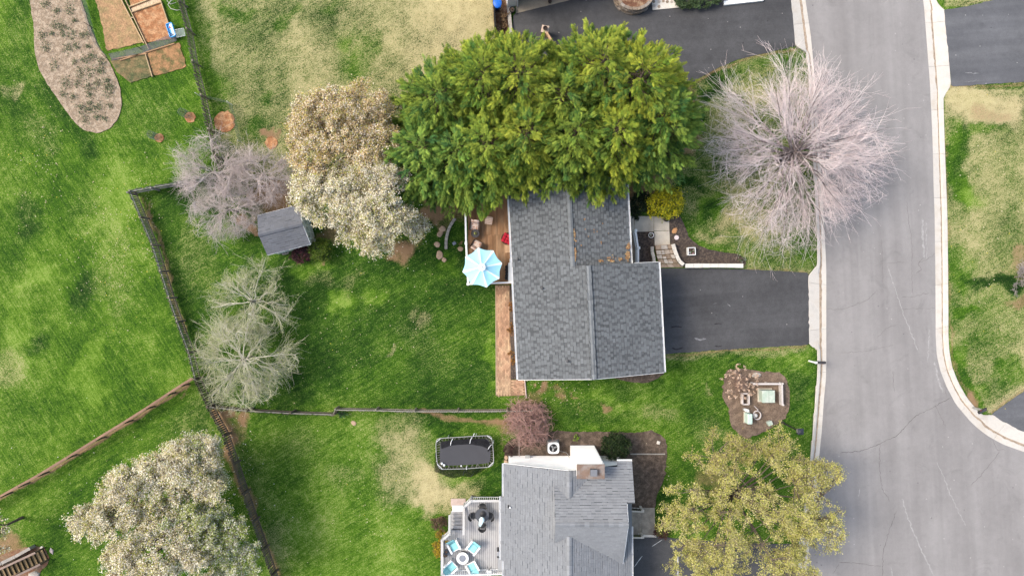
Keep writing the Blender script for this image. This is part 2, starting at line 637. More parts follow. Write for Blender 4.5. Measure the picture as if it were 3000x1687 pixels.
soil += blob(2890, 345, 55, 35) * .5 + blob(2990, 860, 40, 22) * .7 + blob(2995, 770, 30, 50) * .6 + line_px([(2766, 420), (2779, 800), (2782, 1040), (2810, 1120), (2875, 1205)], 6, .3) * .5 + blob(2850, 1185, 30, 22) * .6
R_ne = region([(2742, -80), (2930, -80), (2912, 2), (2840, 16), (2767, 22)], .1)
dry = dry * (1 - R_ne) + R_ne * .6
# bare soil and worn patches
soil += blob(1162, 742, 40, 34, 0, .8) * .8 + blob(1150, 770, 34, 18, 0, .7) * .5 + blob(790, 590, 70, 40, -15) * .8 + blob(850, 560, 60, 40) * .7 + blob(735, 667, 17, 18, 0, .3) * 1. + blob(712, 672, 8, 10) * .8
soil += blob(1265, 640, 50, 22) * .55 + blob(960, 690, 40, 30) * .65 + blob(940, 775, 22, 7, -20) * .7 + blob(1350, 730, 8, 8) * .9 + blob(1240, 650, 25, 18) * .5
soil += blob(1560, 1128, 12, 12) * .8 + blob(1608, 1133, 14, 16) * .8 + blob(1598, 1160, 30, 18) * .8 + blob(1650, 1142, 22, 10, 20) * .6 + blob(1760, 1175, 24, 12, 30) * .8 + blob(1680, 1180, 12, 10) * .6 + blob(1545, 1200, 60, 40) * .5
soil += line_px([(640, 1210), (668, 1290), (700, 1370), (735, 1460), (768, 1560), (815, 1700)], 11) * .75 + blob(690, 1228, 22, 24) * .9 + blob(680, 1270, 30, 50, 20) * .45
soil += line_px([(0, 1460), (110, 1400), (195, 1349), (280, 1297), (362, 1247), (428, 1205), (490, 1164), (552, 1122)], 5.0, .15) * .9 + blob(525, 1140, 28, 7, -35) * .7
soil += line_px([(412, 566), (452, 700), (500, 850), (545, 960)], 8) * .6 + blob(445, 600, 10, 30, 15) * .7
soil += line_px([(1215, 1216), (1340, 1222), (1460, 1224)], 8) * .7 + blob(1230, 1225, 18, 10) * .7 + blob(1480, 1230, 60, 24) * .6
soil += blob(795, 418, 18, 18, 0, .3) * .9 + blob(1470, 1290, 12, 30) * .4
soil += blob(20, 1620, 60, 40) * .8 + blob(90, 1600, 40, 30) * .0
soil += blob(2095, 1400, 60, 50) * .5 + blob(1920, 1570, 40, 40) * .5
# ground below the big evergreens and flowering trees is needle litter
soil += region([(1180, 300), (2030, 240), (2060, 420), (1900, 620), (1250, 640)]) * .8
for ln in ([(1950, 1041), (2150, 1026), (2364, 1013)], [(2046, 236), (2104, 204), (2154, 183), (2200, 170), (2328, 141)], [(2790, 259), (2862, 254), (3000, 245)], [(2190, 793), (2366, 801)], [(2906, 1210), (2956, 1172), (3000, 1142)], [(1450, 0), (1446, 60)]):
    soil += line_px(ln, 5, .15) * .55
    dry += line_px(ln, 14, .3) * .25
soil = np.clip(soil, 0, 1)
dry = np.clip(dry, 0.0, 1)
green_tone = np.clip(green_tone, 0, 1)

incut = in_poly(PXX, PYY, cut_px)
GZ = np.where(incut, -0.20, 0.0) + (vnoise(GXX, GYY, 0.7, 31) - .5) * 0.03 - 0.02
# dip the lawn under paved sheets so that nothing pokes through
nyy, nxx = GXX.shape
V = np.stack([GXX.ravel(), GYY.ravel(), GZ.ravel()], 1)
idx = np.arange(nyy * nxx).reshape(nyy, nxx)
F = np.stack([idx[:-1, :-1].ravel(), idx[:-1, 1:].ravel(), idx[1:, 1:].ravel(), idx[1:, :-1].ravel()], 1)
cols = np.stack([dry.ravel(), green_tone.ravel(), soil.ravel(), streak.ravel()], 1)


def lawn_mat():
    m, nt, N, L, bs = _nodes("lawn")
    a = N.new("ShaderNodeAttribute")
    a.attribute_name = "col"
    sp = N.new("ShaderNodeSeparateColor")
    L.new(a.outputs["Color"], sp.inputs[0])
    d, l, s, st = sp.outputs[0], sp.outputs[1], sp.outputs[2], a.outputs["Alpha"]
    fine = _noise(nt, 13.0, 3, 0.65, _pos(nt))
    vfine = _noise(nt, 34.0, 2, 0.6, _pos(nt))
    mid = _noise(nt, 2.2, 4, 0.6, _pos(nt))
    stA = _noise(nt, 2.4, 3, 0.6, _pos(nt, (3.2, 0.22, 1), math.radians(-32)))
    stB = _noise(nt, 2.4, 3, 0.6, _pos(nt, (3.2, 0.22, 1), math.radians(58)))
    stk = _math(nt, 'ADD', _math(nt, 'MULTIPLY', stA, st), _math(nt, 'MULTIPLY', stB, _math(nt, 'SUBTRACT', 1.0, st)))
    # green tone
    t = _math(nt, 'ADD', l, _math(nt, 'MULTIPLY', _math(nt, 'SUBTRACT', fine, 0.5), 1.1))
    t = _math(nt, 'ADD', t, _math(nt, 'MULTIPLY', _math(nt, 'SUBTRACT', mid, 0.5), 0.65))
    t = _math(nt, 'ADD', t, _math(nt, 'MULTIPLY', _math(nt, 'SUBTRACT', vfine, 0.5), 0.95))
    t = _math(nt, 'ADD', t, _math(nt, 'MULTIPLY', _math(nt, 'SUBTRACT', stk, 0.5), 0.75))
    r = N.new("ShaderNodeValToRGB")
    L.new(t, r.inputs[0])
    e = r.color_ramp.elements
    e[0].position, e[0].color = 0.0, (0.008, 0.026, 0.004, 1)
    e[1].position, e[1].color = 1.0, (0.170, 0.260, 0.042, 1)
    for p, c in ((0.28, (0.019, 0.056, 0.006)), (0.5, (0.042, 0.102, 0.007)), (0.72, (0.082, 0.162, 0.012))):
        x = e.new(p)
        x.color = (*c, 1)
    # straw blades
    k = _math(nt, 'ADD', _math(nt, 'MULTIPLY', fine, 1.35), _math(nt, 'MULTIPLY', vfine, 0.90))
    k = _math(nt, 'ADD', k, _math(nt, 'MULTIPLY', mid, 0.34))
    k = _math(nt, 'ADD', k, _math(nt, 'MULTIPLY', stk, 0.25))
    k = _math(nt, 'SUBTRACT', k, 1.42)          # about -0.3 .. 0.3
    k = _math(nt, 'ADD', k, _math(nt, 'SUBTRACT', _math(nt, 'MULTIPLY', d, 0.66), 0.33))
    df = _range(nt, k, -0.16, 0.26, 0, 1)
    straw = _mix(nt, mid, (0.29, 0.235, 0.12), (0.43, 0.36, 0.21))
    straw = _scale(nt, straw, _math(nt, 'MULTIPLY', _range(nt, vfine, .3, .7, .72, 1.25), _range(nt, d, .4, 1.0, .92, 1.3)))
    c = _mix(nt, _math(nt, 'MULTIPLY', df, 0.85), r.outputs[0], straw)
    # bare soil
    k2 = _math(nt, 'ADD', _math(nt, 'MULTIPLY', _math(nt, 'SUBTRACT', fine, 0.5), 1.1), s)
    k2 = _math(nt, 'ADD', k2, _math(nt, 'MULTIPLY', _math(nt, 'SUBTRACT', mid, 0.5), 0.6))
    sf = _range(nt, k2, 0.22, 0.88, 0, 0.95)
    dirt = _mix(nt, mid, (0.17, 0.10, 0.055), (0.32, 0.205, 0.12))
    dirt = _scale(nt, dirt, _range(nt, vfine, .3, .7, .7, 1.25))
    c = _mix(nt, sf, c, dirt)
    L.new(c, bs.inputs["Base Color"])
    bs.inputs["Roughness"].default_value = 0.95
    bs.inputs["Specular IOR Level"].default_value = 0.1
    hh = _math(nt, 'ADD', fine, _math(nt, 'MULTIPLY', vfine, 0.6))
    _bump(nt, bs, hh, 0.6, 0.05)
    return m


M_LAWN = lawn_mat()
me = np_mesh("lawn_ground", V, F, M_LAWN, cols)
structure(place("lawn_ground", me, None, (0, 0, 0)), "green and straw coloured lawn covering the ground between houses and road")


# ------------------------------------------------------------------ road
def asphalt(name, base, base2, streak_rot=0.0, var=0.16, speck=True, rough=0.9):
    m, nt, N, L, bs = _nodes(name)
    big = _noise(nt, 0.35, 4, 0.6, _pos(nt))
    lane = _noise(nt, 1.0, 3, 0.55, _pos(nt, (0.9, 0.06, 1), streak_rot))
    grain = _noise(nt, 26.0, 2, 0.7, _pos(nt))
    mid = _noise(nt, 3.0, 4, 0.65, _pos(nt))
    c = _mix(nt, _range(nt, lane, .35, .65, 0, 1), base, base2)
    s = _range(nt, big, .3, .7, 1 - var * .6, 1 + var * .6)
    s = _math(nt, 'MULTIPLY', s, _range(nt, grain, .25, .75, 1 - var * .9, 1 + var * .9))
    s = _math(nt, 'MULTIPLY', s, _range(nt, mid, .3, .7, 1 - var * .35, 1 + var * .35))
    stain = _range(nt, _noise(nt, 0.55, 5, 0.7, _pos(nt, (1, 1, 1), 2.0), 1.2), .56, .70, 1.0, .86)
    s = _math(nt, 'MULTIPLY', s, stain)
    seam = _range(nt, _noise(nt, 2.2, 2, 0.5, _pos(nt, (1.0, 0.02, 1), streak_rot)), .60, .68, 1.0, .96)
    s = _math(nt, 'MULTIPLY', s, seam)
    c = _scale(nt, c, s)
    if speck:
        v = N.new("ShaderNodeTexVoronoi")
        v.inputs["Scale"].default_value = 1.3
        L.new(_pos(nt), v.inputs["Vector"])
        f = _math(nt, 'LESS_THAN', v.outputs["Distance"], 0.05)
        c = _mix(nt, _math(nt, 'MULTIPLY', f, 0.45), c, (0.5, 0.48, 0.45))
        v2 = N.new("ShaderNodeTexVoronoi")
        v2.inputs["Scale"].default_value = 0.9
        L.new(_pos(nt, (1, 1, 1), 1.0), v2.inputs["Vector"])
        f = _math(nt, 'LESS_THAN', v2.outputs["Distance"], 0.045)
        c = _mix(nt, _math(nt, 'MULTIPLY', f, 0.6), c, _scale(nt, base, .45))
    L.new(c, bs.inputs["Base Color"])
    bs.inputs["Roughness"].default_value = rough
    bs.inputs["Specular IOR Level"].default_value = 0.25
    _bump(nt, bs, grain, 0.35, 0.01)
    return m


M_ROAD = asphalt("road_asphalt", (0.205, 0.194, 0.190), (0.245, 0.233, 0.228), math.radians(-3), 0.13)
M_DRIVE = asphalt("sealed_asphalt", (0.053, 0.053, 0.056), (0.071, 0.071, 0.074), math.radians(86), 0.3)
M_DRIVE2 = asphalt("worn_sealed_asphalt", (0.085, 0.087, 0.095), (0.12, 0.122, 0.13), math.radians(86), 0.2)
mb = MB()
mb.prism([XY(x, y, -0.12) for x, y in road_poly_px], -0.30, -0.12)
road = mb.build("road", M_ROAD)
structure(road, "pale grey weathered asphalt street widening at the bottom right")
OFF[road] = Vector(road.location)

M_CRACK = mat("crack", (0.10, 0.092, 0.085), 0.95, 0.2)
M_SCUFF = mat("scuffed_asphalt", (0.285, 0.275, 0.268), 0.95, 0.25, 6, fine=0.2)


def crack(px_pts, w, parent=road, z=-0.116, m=M_CRACK, jit=2.2, name="crack"):
    P = resample([(x, y) for x, y in px_pts], 6.0)
    r = np.random.default_rng(int(px_pts[0][0] * 7 + px_pts[0][1]))
    P[1:-1] += r.normal(0, jit * .5, P[1:-1].shape)
    L, R = [], []
    for i in range(len(P)):
        d = P[min(i + 1, len(P) - 1)] - P[max(i - 1, 0)]
        d /= np.linalg.norm(d) + 1e-9
        n = np.array((-d[1], d[0]))
        ww = w * (0.5 + 0.7 * r.random()) * (0.3 if i in (0, len(P) - 1) else 1)
        L.append(G(*(P[i] + n * ww), z))
        R.append(G(*(P[i] - n * ww), z))
    mbk = MB()
    k = len(L)
    mbk.add(L + R, [(i, i + 1, k + i + 1, k + i) for i in range(k - 1)])
    return mbk.build(name, m, parent)


for pts, w in (([(2785, 1166), (2740, 1190), (2680, 1220), (2640, 1262), (2622, 1280), (2575, 1300), (2520, 1322), (2462, 1326)], 0.75),
               ([(2578, 1300), (2577, 1380), (2585, 1430), (2606, 1468)], 0.6), ([(2626, 1494), (2610, 1540), (2588, 1610), (2584, 1690)], 0.65),
               ([(2458, 1646), (2500, 1648), (2582, 1658)], 0.6), ([(2458, 1648), (2440, 1680)], 0.5), ([(2928, 1322), (2880, 1385), (2845, 1422)], 0.5),
               ([(2740, 1186), (2770, 1250)], 0.4), ([(2616, 1087), (2617, 1130), (2622, 1150)], 0.45), ([(2422, 905), (2470, 906), (2540, 880), (2570, 850)], 0.4),
               ([(2640, 872), (2680, 868), (2722, 858)], 0.45), ([(2706, 755), (2690, 772), (2700, 790), (2684, 800)], 0.6), ([(2690, 772), (2715, 760), (2740, 742)], 0.4),
               ([(2583, 700), (2586, 830)], 0.3), ([(2655, 590), (2672, 720), (2672, 860)], 0.35), ([(2772, 1166), (2772, 1140), (2762, 1120)], 0.4),
               ([(2640, 906), (2740, 903)], 0.35), ([(2460, 1033), (2540, 1028), (2620, 1010)], 0.35), ([(2908, 1288), (2920, 1316), (2945, 1318)], 0.45),
               ([(2630, 950), (2600, 960), (2570, 990)], 0.3), ([(2600, 770), (2650, 768)], 0.4)):
    crack(pts, w)
for pts, w in (([(2642, 1460), (2668, 1540), (2700, 1610), (2742, 1700)], 2.2), ([(2702, 640), (2703, 690), (2708, 755)], 3.0), ([(2712, 650), (2716, 760)], 1.2),
               ([(2722, 965), (2718, 1060)], 1.5), ([(2738, 1060), (2748, 1110), (2762, 1150)], 3.0), ([(2600, 780), (2640, 900), (2690, 1030)], 1.2), ([(2745, 1352), (2790, 1460), (2830, 1540)], 1.2), ([(2610, 1660), (2618, 1690)], 1.5), ([(2519, 1430), (2514, 1455)], 2.0)):
    crack(pts, w, z=-0.117, m=M_SCUFF, jit=2.5, name="scuff")

# ------------------------------------------------------------------ kerbs
M_KERB = mat("kerb_concrete", (0.50, 0.468, 0.425), 0.85, 0.14, 1.2, fine=0.12, fscale=25, island=0.05, base2=(0.40, 0.355, 0.30), b2scale=1.2, b2lo=.5, b2hi=.72, bump=.2)


def kerb_run(D, name, label):
    P = resample(D, 8.0)
    root = thing(name, label, "kerb", G(P[len(P) // 2][0], P[len(P) // 2][1], -0.12))
    del root["category"]
    structure(root)
    per = 16
    prof1 = [(0.0, -0.30), (0.0, -0.112), (0.60, -0.128), (0.70, -0.01), (0.96, 0.012), (1.0, -0.02), (1.0, -0.3)]
    prof0 = [(0.0, -0.30), (0.0, -0.112), (0.34, -0.126), (0.48, -0.098), (0.97, 0.004), (1.0, -0.02), (1.0, -0.3)]
    for s in range(0, len(P) - 1, per):
        e = min(s + per, len(P) - 1)
        seg = P[s:e + 1].copy()
        if e < len(P) - 1 and e > s:
            seg[-1] = seg[-1] * .92 + seg[-2] * .08
        vs, fs = [], []
        np_ = len(prof1)
        for q in seg:
            w = q[4]
            for (t1, z1), (t0, z0) in zip(prof1, prof0):
                t, z = t1 * w + t0 * (1 - w), z1 * w + z0 * (1 - w)
                p = G(q[0] + (q[2] - q[0]) * t, q[1] + (q[3] - q[1]) * t, -0.05)
                vs.append((p.x, p.y, z))
        n = len(seg)
        for i in range(n - 1):
            for k in range(np_):
                k2 = (k + 1) % np_
                fs.append((i * np_ + k, (i + 1) * np_ + k, (i + 1) * np_ + k2, i * np_ + k2))
        fs.append(tuple(range(np_)))
        fs.append(tuple((n - 1) * np_ + k for k in range(np_ - 1, -1, -1)))
        m_ = MB().add(vs, fs)
        m_.build("kerb_segment", M_KERB, root)
    # gutter stain: a thin line of washed-in leaf dirt lying in the channel
    vs, n = [], len(P)
    for q in P:
        tc = .56 * q[4] + .36 * (1 - q[4])
        for t in (tc - .07 - .05 * random.random(), tc + .03 + .04 * random.random()):
            p = G(q[0] + (q[2] - q[0]) * t, q[1] + (q[3] - q[1]) * t, -0.12)
            vs.append((p.x, p.y, -0.1195))
    m_ = MB().add(vs, [(2 * i, 2 * i + 1, 2 * i + 3, 2 * i + 2) for i in range(n - 1)])
    m_.build("gutter_dirt", mat("gutter_dirt", (0.29, 0.225, 0.165), .95, .35, 3, fine=.3, fscale=20), root)


kerb_run(DW_, "kerb", "pale concrete kerb and gutter along the west side of the street")
kerb_run(DE_, "kerb", "pale concrete kerb and gutter curving round the east side of the street")

# ------------------------------------------------------------------ driveways


def sheet(name, px, z, m, label, th=0.12):
    o = MB().prism([XY(x, y, z) for x, y in px], z - th, z).build(name, m)
    OFF[o] = Vector(o.location)
    return structure(o, label)


def wobble(px, amp=1.2, step=10, seed=1):
    r = np.random.default_rng(seed)
    P = resample(list(px) + [px[0]], step)[:-1]
    return [tuple(p) for p in P + r.normal(0, amp, P.shape)]


drive_main = sheet("driveway", wobble([(1905, 785), (1935, 785), (2100, 787), (2178, 789), (2260, 792), (2368, 799), (2371, 1010), (2150, 1022), (1948, 1037), (1905, 1040)], .7), 0.012, M_DRIVE,
                   "dark sealed driveway leading from the street to the main house")
drive_n = sheet("driveway", wobble([(1500, 85), (1505, 40), (1600, 14), (1672, 0), (1790, -40), (2330, -120), (2312, -60), (2318, 0), (2331, 136), (2200, 166), (2154, 178), (2104, 199), (2046, 231), (1900, 310), (1700, 300), (1560, 220)], .8), 0.012, M_DRIVE,
                "dark sealed driveway running behind the evergreens at the top")
drive_ne = sheet("driveway", wobble([(2766, 30), (2840, 18), (2914, 0), (3000, -30), (3500, -80), (3500, 200), (3000, 240), (2862, 249), (2788, 254)], .8), 0.012, M_DRIVE2,
                 "faded grey driveway across the street at the top right")
drive_se = sheet("driveway", wobble([(2906, 1213), (2930, 1194), (2956, 1176), (3000, 1146), (3300, 1000), (3300, 1390), (3006, 1268), (2966, 1249), (2933, 1231)], .8), 0.012, M_DRIVE2,
                 "dark driveway corner at the right edge by the curved kerb")
drive_s = sheet("driveway", wobble([(1838, 1580), (1918, 1570), (2010, 1580), (2200, 1590), (2345, 1594), (2325, 1760), (1838, 1800)], .8), 0.012, M_DRIVE,
                "dark driveway of the lower house below the budding tree")
M_DUST = mat("dusty_asphalt", (0.17, 0.17, 0.175), .95, .4, 5, fine=.4, fscale=18)
for par, pts, w in ((drive_ne, [(2828, 213), (2850, 217), (2868, 215)], 1.6), (drive_ne, [(2826, 240), (2872, 236)], .9), (drive_main, [(2035, 990), (2050, 996), (2068, 992)], 3.0),
                    (drive_main, [(2130, 890), (2140, 898)], 1.2), (drive_main, [(2090, 890), (2100, 888)], .8)):
    crack(pts, w, par, 0.0165, M_DUST, 2.0, "scuff")
M_TYRE = mat("tyre_mark", (0.018, 0.018, 0.02), .9, .3, 8)
for pts in ([(1965, 960), (1978, 955), (1998, 958)], [(1968, 1018), (1982, 1024), (2000, 1018)], [(2094, 1012), (2104, 1015), (2116, 1012)], [(2092, 950), (2102, 947), (2114, 949)]):
    crack(pts, 1.5, drive_main, 0.0165, M_TYRE, .8, "tyre_mark")
# painted court lines on the lower driveway
M_CHALK = mat("worn_white_paint", (0.62, 0.62, 0.62), .8, .2, 6)
for pts, w in (([(1986, 1626), (1986, 1700)], 1.1), ([(1979, 1642), (1986, 1642)], 1.2), ([(1979, 1680), (1986, 1680)], 1.2), ([(1986, 1625), (2006, 1624)], 1.1), ([(1858, 1660), (1872, 1640), (1882, 1627)], .9), ([(1910, 1600), (1922, 1592), (1940, 1580)], .8)):
    crack(pts, w, drive_s, 0.0165, M_CHALK, .4, "paint_line")

# ------------------------------------------------------------------ mulch beds
M_MULCH = mat("dark_mulch", (0.055, 0.042, 0.036), .95, .3, 5, fine=.55, fscale=22, base2=(0.10, 0.075, 0.058), b2scale=6, bump=.9, bscale=26)
M_BROWNMULCH = mat("brown_mulch", (0.085, 0.062, 0.046), .95, .3, 3, fine=.5, fscale=20, base2=(0.12, 0.088, 0.066), b2scale=3, bump=.9, bscale=24)
M_PALEMULCH = mat("weathered_mulch", (0.24, 0.18, 0.125), .95, .22, 2.5, fine=.38, fscale=16, base2=(0.33, 0.26, 0.19), b2scale=4, bump=.9, bscale=20)
M_ORANGE = mat("orange_soil", (0.30, 0.135, 0.06), .95, .25, 3, fine=.4, fscale=14, base2=(0.40, 0.225, 0.115), b2scale=2.5, bump=.8, bscale=18)
M_SOILGREEN = mat("weedy_soil", (0.19, 0.135, 0.065), .95, .3, 3, fine=.4, fscale=14, base2=(0.075, 0.085, 0.035), b2scale=1.6, b2lo=.4, b2hi=.62, bump=.8, bscale=18)
bed_front = sheet("mulch_bed", wobble([(1955, 640), (1979, 616), (1994, 635), (2007, 663), (2019, 696), (2039, 714), (2075, 731), (2131, 741), (2166, 745), (2184, 760), (2186, 778), (2006, 776), (1990, 772), (1976, 748), (1966, 716), (1960, 690)], .8), 0.03, M_MULCH,
                  "dark mulch bed curving beside the stone steps of the main house")
bed_stoop = sheet("mulch_bed", [(1866, 679), (1917, 679), (1919, 719), (1910, 740), (1922, 772), (1866, 772)], 0.03, M_MULCH, "small dark mulch bed between white railing and stone steps")
bed_west = sheet("mulch_bed", [(1493, 838), (1530, 838), (1540, 1110), (1496, 1111)], 0.03, M_MULCH, "narrow dark mulch bed between brick path and house wall")
bed_se = sheet("mulch_bed", wobble([(1785, 1096), (1944, 1086), (1948, 1093), (1925, 1110), (1895, 1122), (1850, 1120), (1800, 1108)], .8), 0.03, M_BROWNMULCH, "thin brown mulch strip under the south gable of the main house")
bed_south = sheet("mulch_bed", wobble([(1477, 1335), (1480, 1300), (1500, 1285), (1560, 1280), (1632, 1262), (1700, 1266), (1773, 1264), (1850, 1268), (1905, 1262), (1935, 1270), (1951, 1290), (1955, 1331), (1947, 1402), (1925, 1450), (1919, 1489), (1850, 1492), (1845, 1350), (1700, 1350), (1480, 1352)], 1.5), 0.03, M_BROWNMULCH,
                  "wide brown mulch bed wrapping the lower house")
bed_util = sheet("mulch_bed", wobble([(2130, 1084), (2179, 1078), (2229, 1088), (2290, 1092), (2305, 1112), (2314, 1145), (2312, 1192), (2302, 1226), (2270, 1246), (2230, 1270), (2183, 1286), (2150, 1260), (2137, 1225), (2134, 1192), (2118, 1166), (2118, 1126)], 1.5), 0.03, mat("tan_mulch", (0.135, 0.095, 0.069), .95, .25, 2, fine=.42, fscale=20, base2=(0.18, 0.13, 0.095), b2scale=2.5, bump=.8, bscale=22),
                 "tan mulch island round the utility boxes near the kerb")
bed_oval = sheet("garden_bed", wobble([(70, -80), (87, 0), (99, 83), (101, 153), (112, 199), (137, 244), (174, 298), (215, 356), (248, 383), (286, 391), (323, 376), (348, 344), (357, 306), (352, 261), (331, 203), (315, 174), (290, 141), (265, 83), (236, 0), (222, -80)], .7), 0.04, M_PALEMULCH,
                 "long rounded bed of pale wood chip mulch with weed clumps")
bed_nw = sheet("mulch_bed", [(1448, -60), (1486, -60), (1494, 40), (1502, 110), (1456, 110)], 0.02, mat("red_mulch", (0.16, 0.075, 0.045), .95, .35, 3, fine=.5, fscale=18, base2=(0.24, 0.16, 0.1), b2scale=3, bump=.8, bscale=20), "red brown mulch strip beside the top driveway")
# vegetable plots
plot_a = sheet("vegetable_plot", wobble([(262, -60), (350, -60), (356, 0), (420, 124), (312, 150), (296, 60)], 1.2), 0.03, mat("pale_orange_soil", (0.33, 0.2, 0.105), .95, .25, 3, fine=.4, fscale=14, base2=(0.25, 0.18, 0.085), b2scale=1.2, bump=.8, bscale=18), "pale orange soil of the left vegetable plot")
plot_b = sheet("vegetable_plot", [(366, -60), (455, -60), (470, 0), (511, 112), (424, 126), (388, 40)], 0.03, M_ORANGE, "bright orange soil of the right vegetable plot")
plot_c = sheet("vegetable_plot", wobble([(322, 178), (425, 155), (446, 224), (380, 243), (345, 215)], 1.2), 0.03, M_SOILGREEN, "weedy lower vegetable plot left of the dividing board")
plot_d = sheet("vegetable_plot", wobble([(429, 152), (525, 125), (546, 198), (450, 224)], 1.2), 0.03, mat("weedy_orange_soil", (0.29, 0.16, 0.075), .95, .3, 3, fine=.4, fscale=14, base2=(0.12, 0.1, 0.04), b2scale=1.8, b2lo=.45, b2hi=.62, bump=.8, bscale=18), "weedy orange lower vegetable plot right of the dividing board")
for (cx, cy, r, lab) in ((557, 344, 16, "small orange mulch ring beside the dark picket fence"), (466, 404, 13, "smallest mulch ring alone in the left lawn"), (657, 357, 31, "large orange mulch ring inside the wire fence"), (795, 419, 18, "orange mulch ring beside the bare trees")):
    r_ = np.random.default_rng(cx)
    pts = [(cx + r * (1 + r_.normal(0, .06)) * math.cos(t), cy + r * (1 + r_.normal(0, .06)) * math.sin(t)) for t in np.linspace(0, 2 * math.pi, 26)[:-1]]
    sheet("mulch_ring", pts, 0.03, M_ORANGE, lab)
sheet("stair_border", wobble([(-40, 1640), (60, 1606), (120, 1598), (133, 1610), (144, 1632), (140, 1652), (118, 1672), (100, 1720), (-40, 1720)], 1.2), 0.02, mat("brick_soil", (0.17, 0.085, 0.05), .95, .3, 4, fine=.4, fscale=18, base2=(0.2, 0.14, 0.09), b2scale=3), "red brown soil border round the wooden stairs at bottom left")
# ================================================================== HOUSES
M_SHINGLE = mat("blue_grey_shingle", (0.128, 0.136, 0.141), .9, .10, 1.0, fine=.14, fscale=30, island=.11)
M_SHINGLED = mat("dark_grey_shingle", (0.090, 0.095, 0.099), .9, .10, 1.0, fine=.14, fscale=30, island=.2)
M_SHINGLE2 = mat("pale_grey_shingle", (0.215, 0.223, 0.234), .9, .10, .8, fine=.12, fscale=30, island=.13, rnd2=(0.178, 0.185, 0.196))
M_SHINGLE3 = mat("shed_shingle", (0.135, 0.14, 0.155), .9, .10, 1.0, fine=.12, fscale=30, island=.16, rnd2=(0.112, 0.117, 0.132))
M_ROOFDECK = mat("roof_underlay", (0.045, 0.05, 0.055), .95, .1)
M_CAP = mat("ridge_shingle", (0.145, 0.155, 0.162), .9, .1, 1.0, fine=.12, island=.22)


def scan(poly, q, D, T):
    """intervals along T of the polygon at height q along D"""
    xs = []
    n = len(poly)
    for i in range(n):
        p1, p2 = Vector(poly[i]), Vector(poly[(i + 1) % n])
        a, b = p1.dot(D), p2.dot(D)
        if (a > q) != (b > q):
            t = (q - a) / (b - a)
            xs.append((p1 + (p2 - p1) * t).dot(T))
    xs.sort()
    return list(zip(xs[::2], xs[1::2]))


def shingle_plane(roof, poly, D, z0, q0, m, mt, exposure=0.2, width=0.19, budget=0, th=0.016, jag=0.35, seed=0, mt2=None):
    """cover a sloping plan polygon with single shingles. D = horizontal upslope unit vector, z = z0 + m*(p.D - q0)"""
    r = random.Random(seed)
    D = Vector(D).normalized()
    T = Vector((-D.y, D.x))
    cs = 1 / math.sqrt(1 + m * m)
    w3 = Vector((D.x * cs, D.y * cs, m * cs))
    t3 = Vector((T.x, T.y, 0))
    n3 = t3.cross(w3)
    if n3.z < 0:
        n3 = -n3
    qs = [Vector(p).dot(D) for p in poly]
    step = exposure * cs
    n = int((max(qs) - min(qs)) / step) + 1
    pieces = []
    for i in range(n):
        q = min(qs) + i * step
        for a, b in scan(poly, min(q + step * .5, max(qs) - 1e-3), D, T):
            x = a - r.random() * width
            alt = r.random() < .5
            while x < b:
                ww = width * (1 + jag * (r.random() - .5) * 2)
                if mt2 is not None:
                    ww = (.25 if alt else .16) * (1 + jag * (r.random() - .5) * 2)
                x0, x1 = max(a, x), min(b, x + ww - 0.004)
                if x1 - x0 > 0.03:
                    pieces.append((q, x0, x1, r.random(), i, (x0 > x - 1e-6 and abs(x1 - (x + ww - .004)) < 1e-6), alt))
                x += ww
                alt = (not alt) if r.random() < .86 else alt
    # choose single pieces nearest to the middle of the picture
    cand = [k for k, p in enumerate(pieces) if p[5]]
    cand.sort(key=lambda k: (T * ((pieces[k][1] + pieces[k][2]) / 2) + D * pieces[k][0]).length)
    single = set(cand[:budget])
    mbs, mbd = MB(), MB()
    unit = unit2 = None
    tilt = math.atan2(th, exposure)
    wl = w3 * math.cos(tilt) - n3 * math.sin(tilt)
    nl = n3 * math.cos(tilt) + w3 * math.sin(tilt)
    up = exposure * .91  # stops short of the course: dark underlay gap stands in for butt shadow
    if budget:
        u = MB()
        u.box((0, up / 2, -0.003), (1, up, 0.012))
        unit = u.mesh("shingle", mt)
        unit2 = u.mesh("shingle", mt2 or mt)
    for k, (q, x0, x1, rr, i, full, alt) in enumerate(pieces):
        z = z0 + m * (q - q0)
        lift = th + 0.006 + 0.006 * (rr > .5)
        p0 = Vector(((T * ((x0 + x1) / 2) + D * q).x, (T * ((x0 + x1) / 2) + D * q).y, z)) + n3 * lift
        dark = mt2 is not None and not alt
        if dark:
            p0 = p0 - n3 * .009
        drop = (0.02 if rr > 0.72 else 0.0)
        p0 = p0 - w3 * drop
        if k in single:
            o = bpy.data.objects.new("shingle", unit2 if dark else unit)
            col.objects.link(o)
            o.parent = roof
            M = Matrix((t3 * (x1 - x0), wl, nl)).transposed().to_4x4()
            M.translation = p0 - OFF[roof]
            o.matrix_basis = M
        else:
            M = Matrix((t3, wl, nl)).transposed()
            (mbd if dark else mbs).box(p0 + wl * (up / 2) - nl * .003, (x1 - x0, up, 0.012), M=M)
    for q_, m_ in ((mbs, mt), (mbd, mt2)):
        if q_.v:
            s = q_.build("shingles", m_, roof)
            s["kind"] = "stuff"
    return len(pieces)


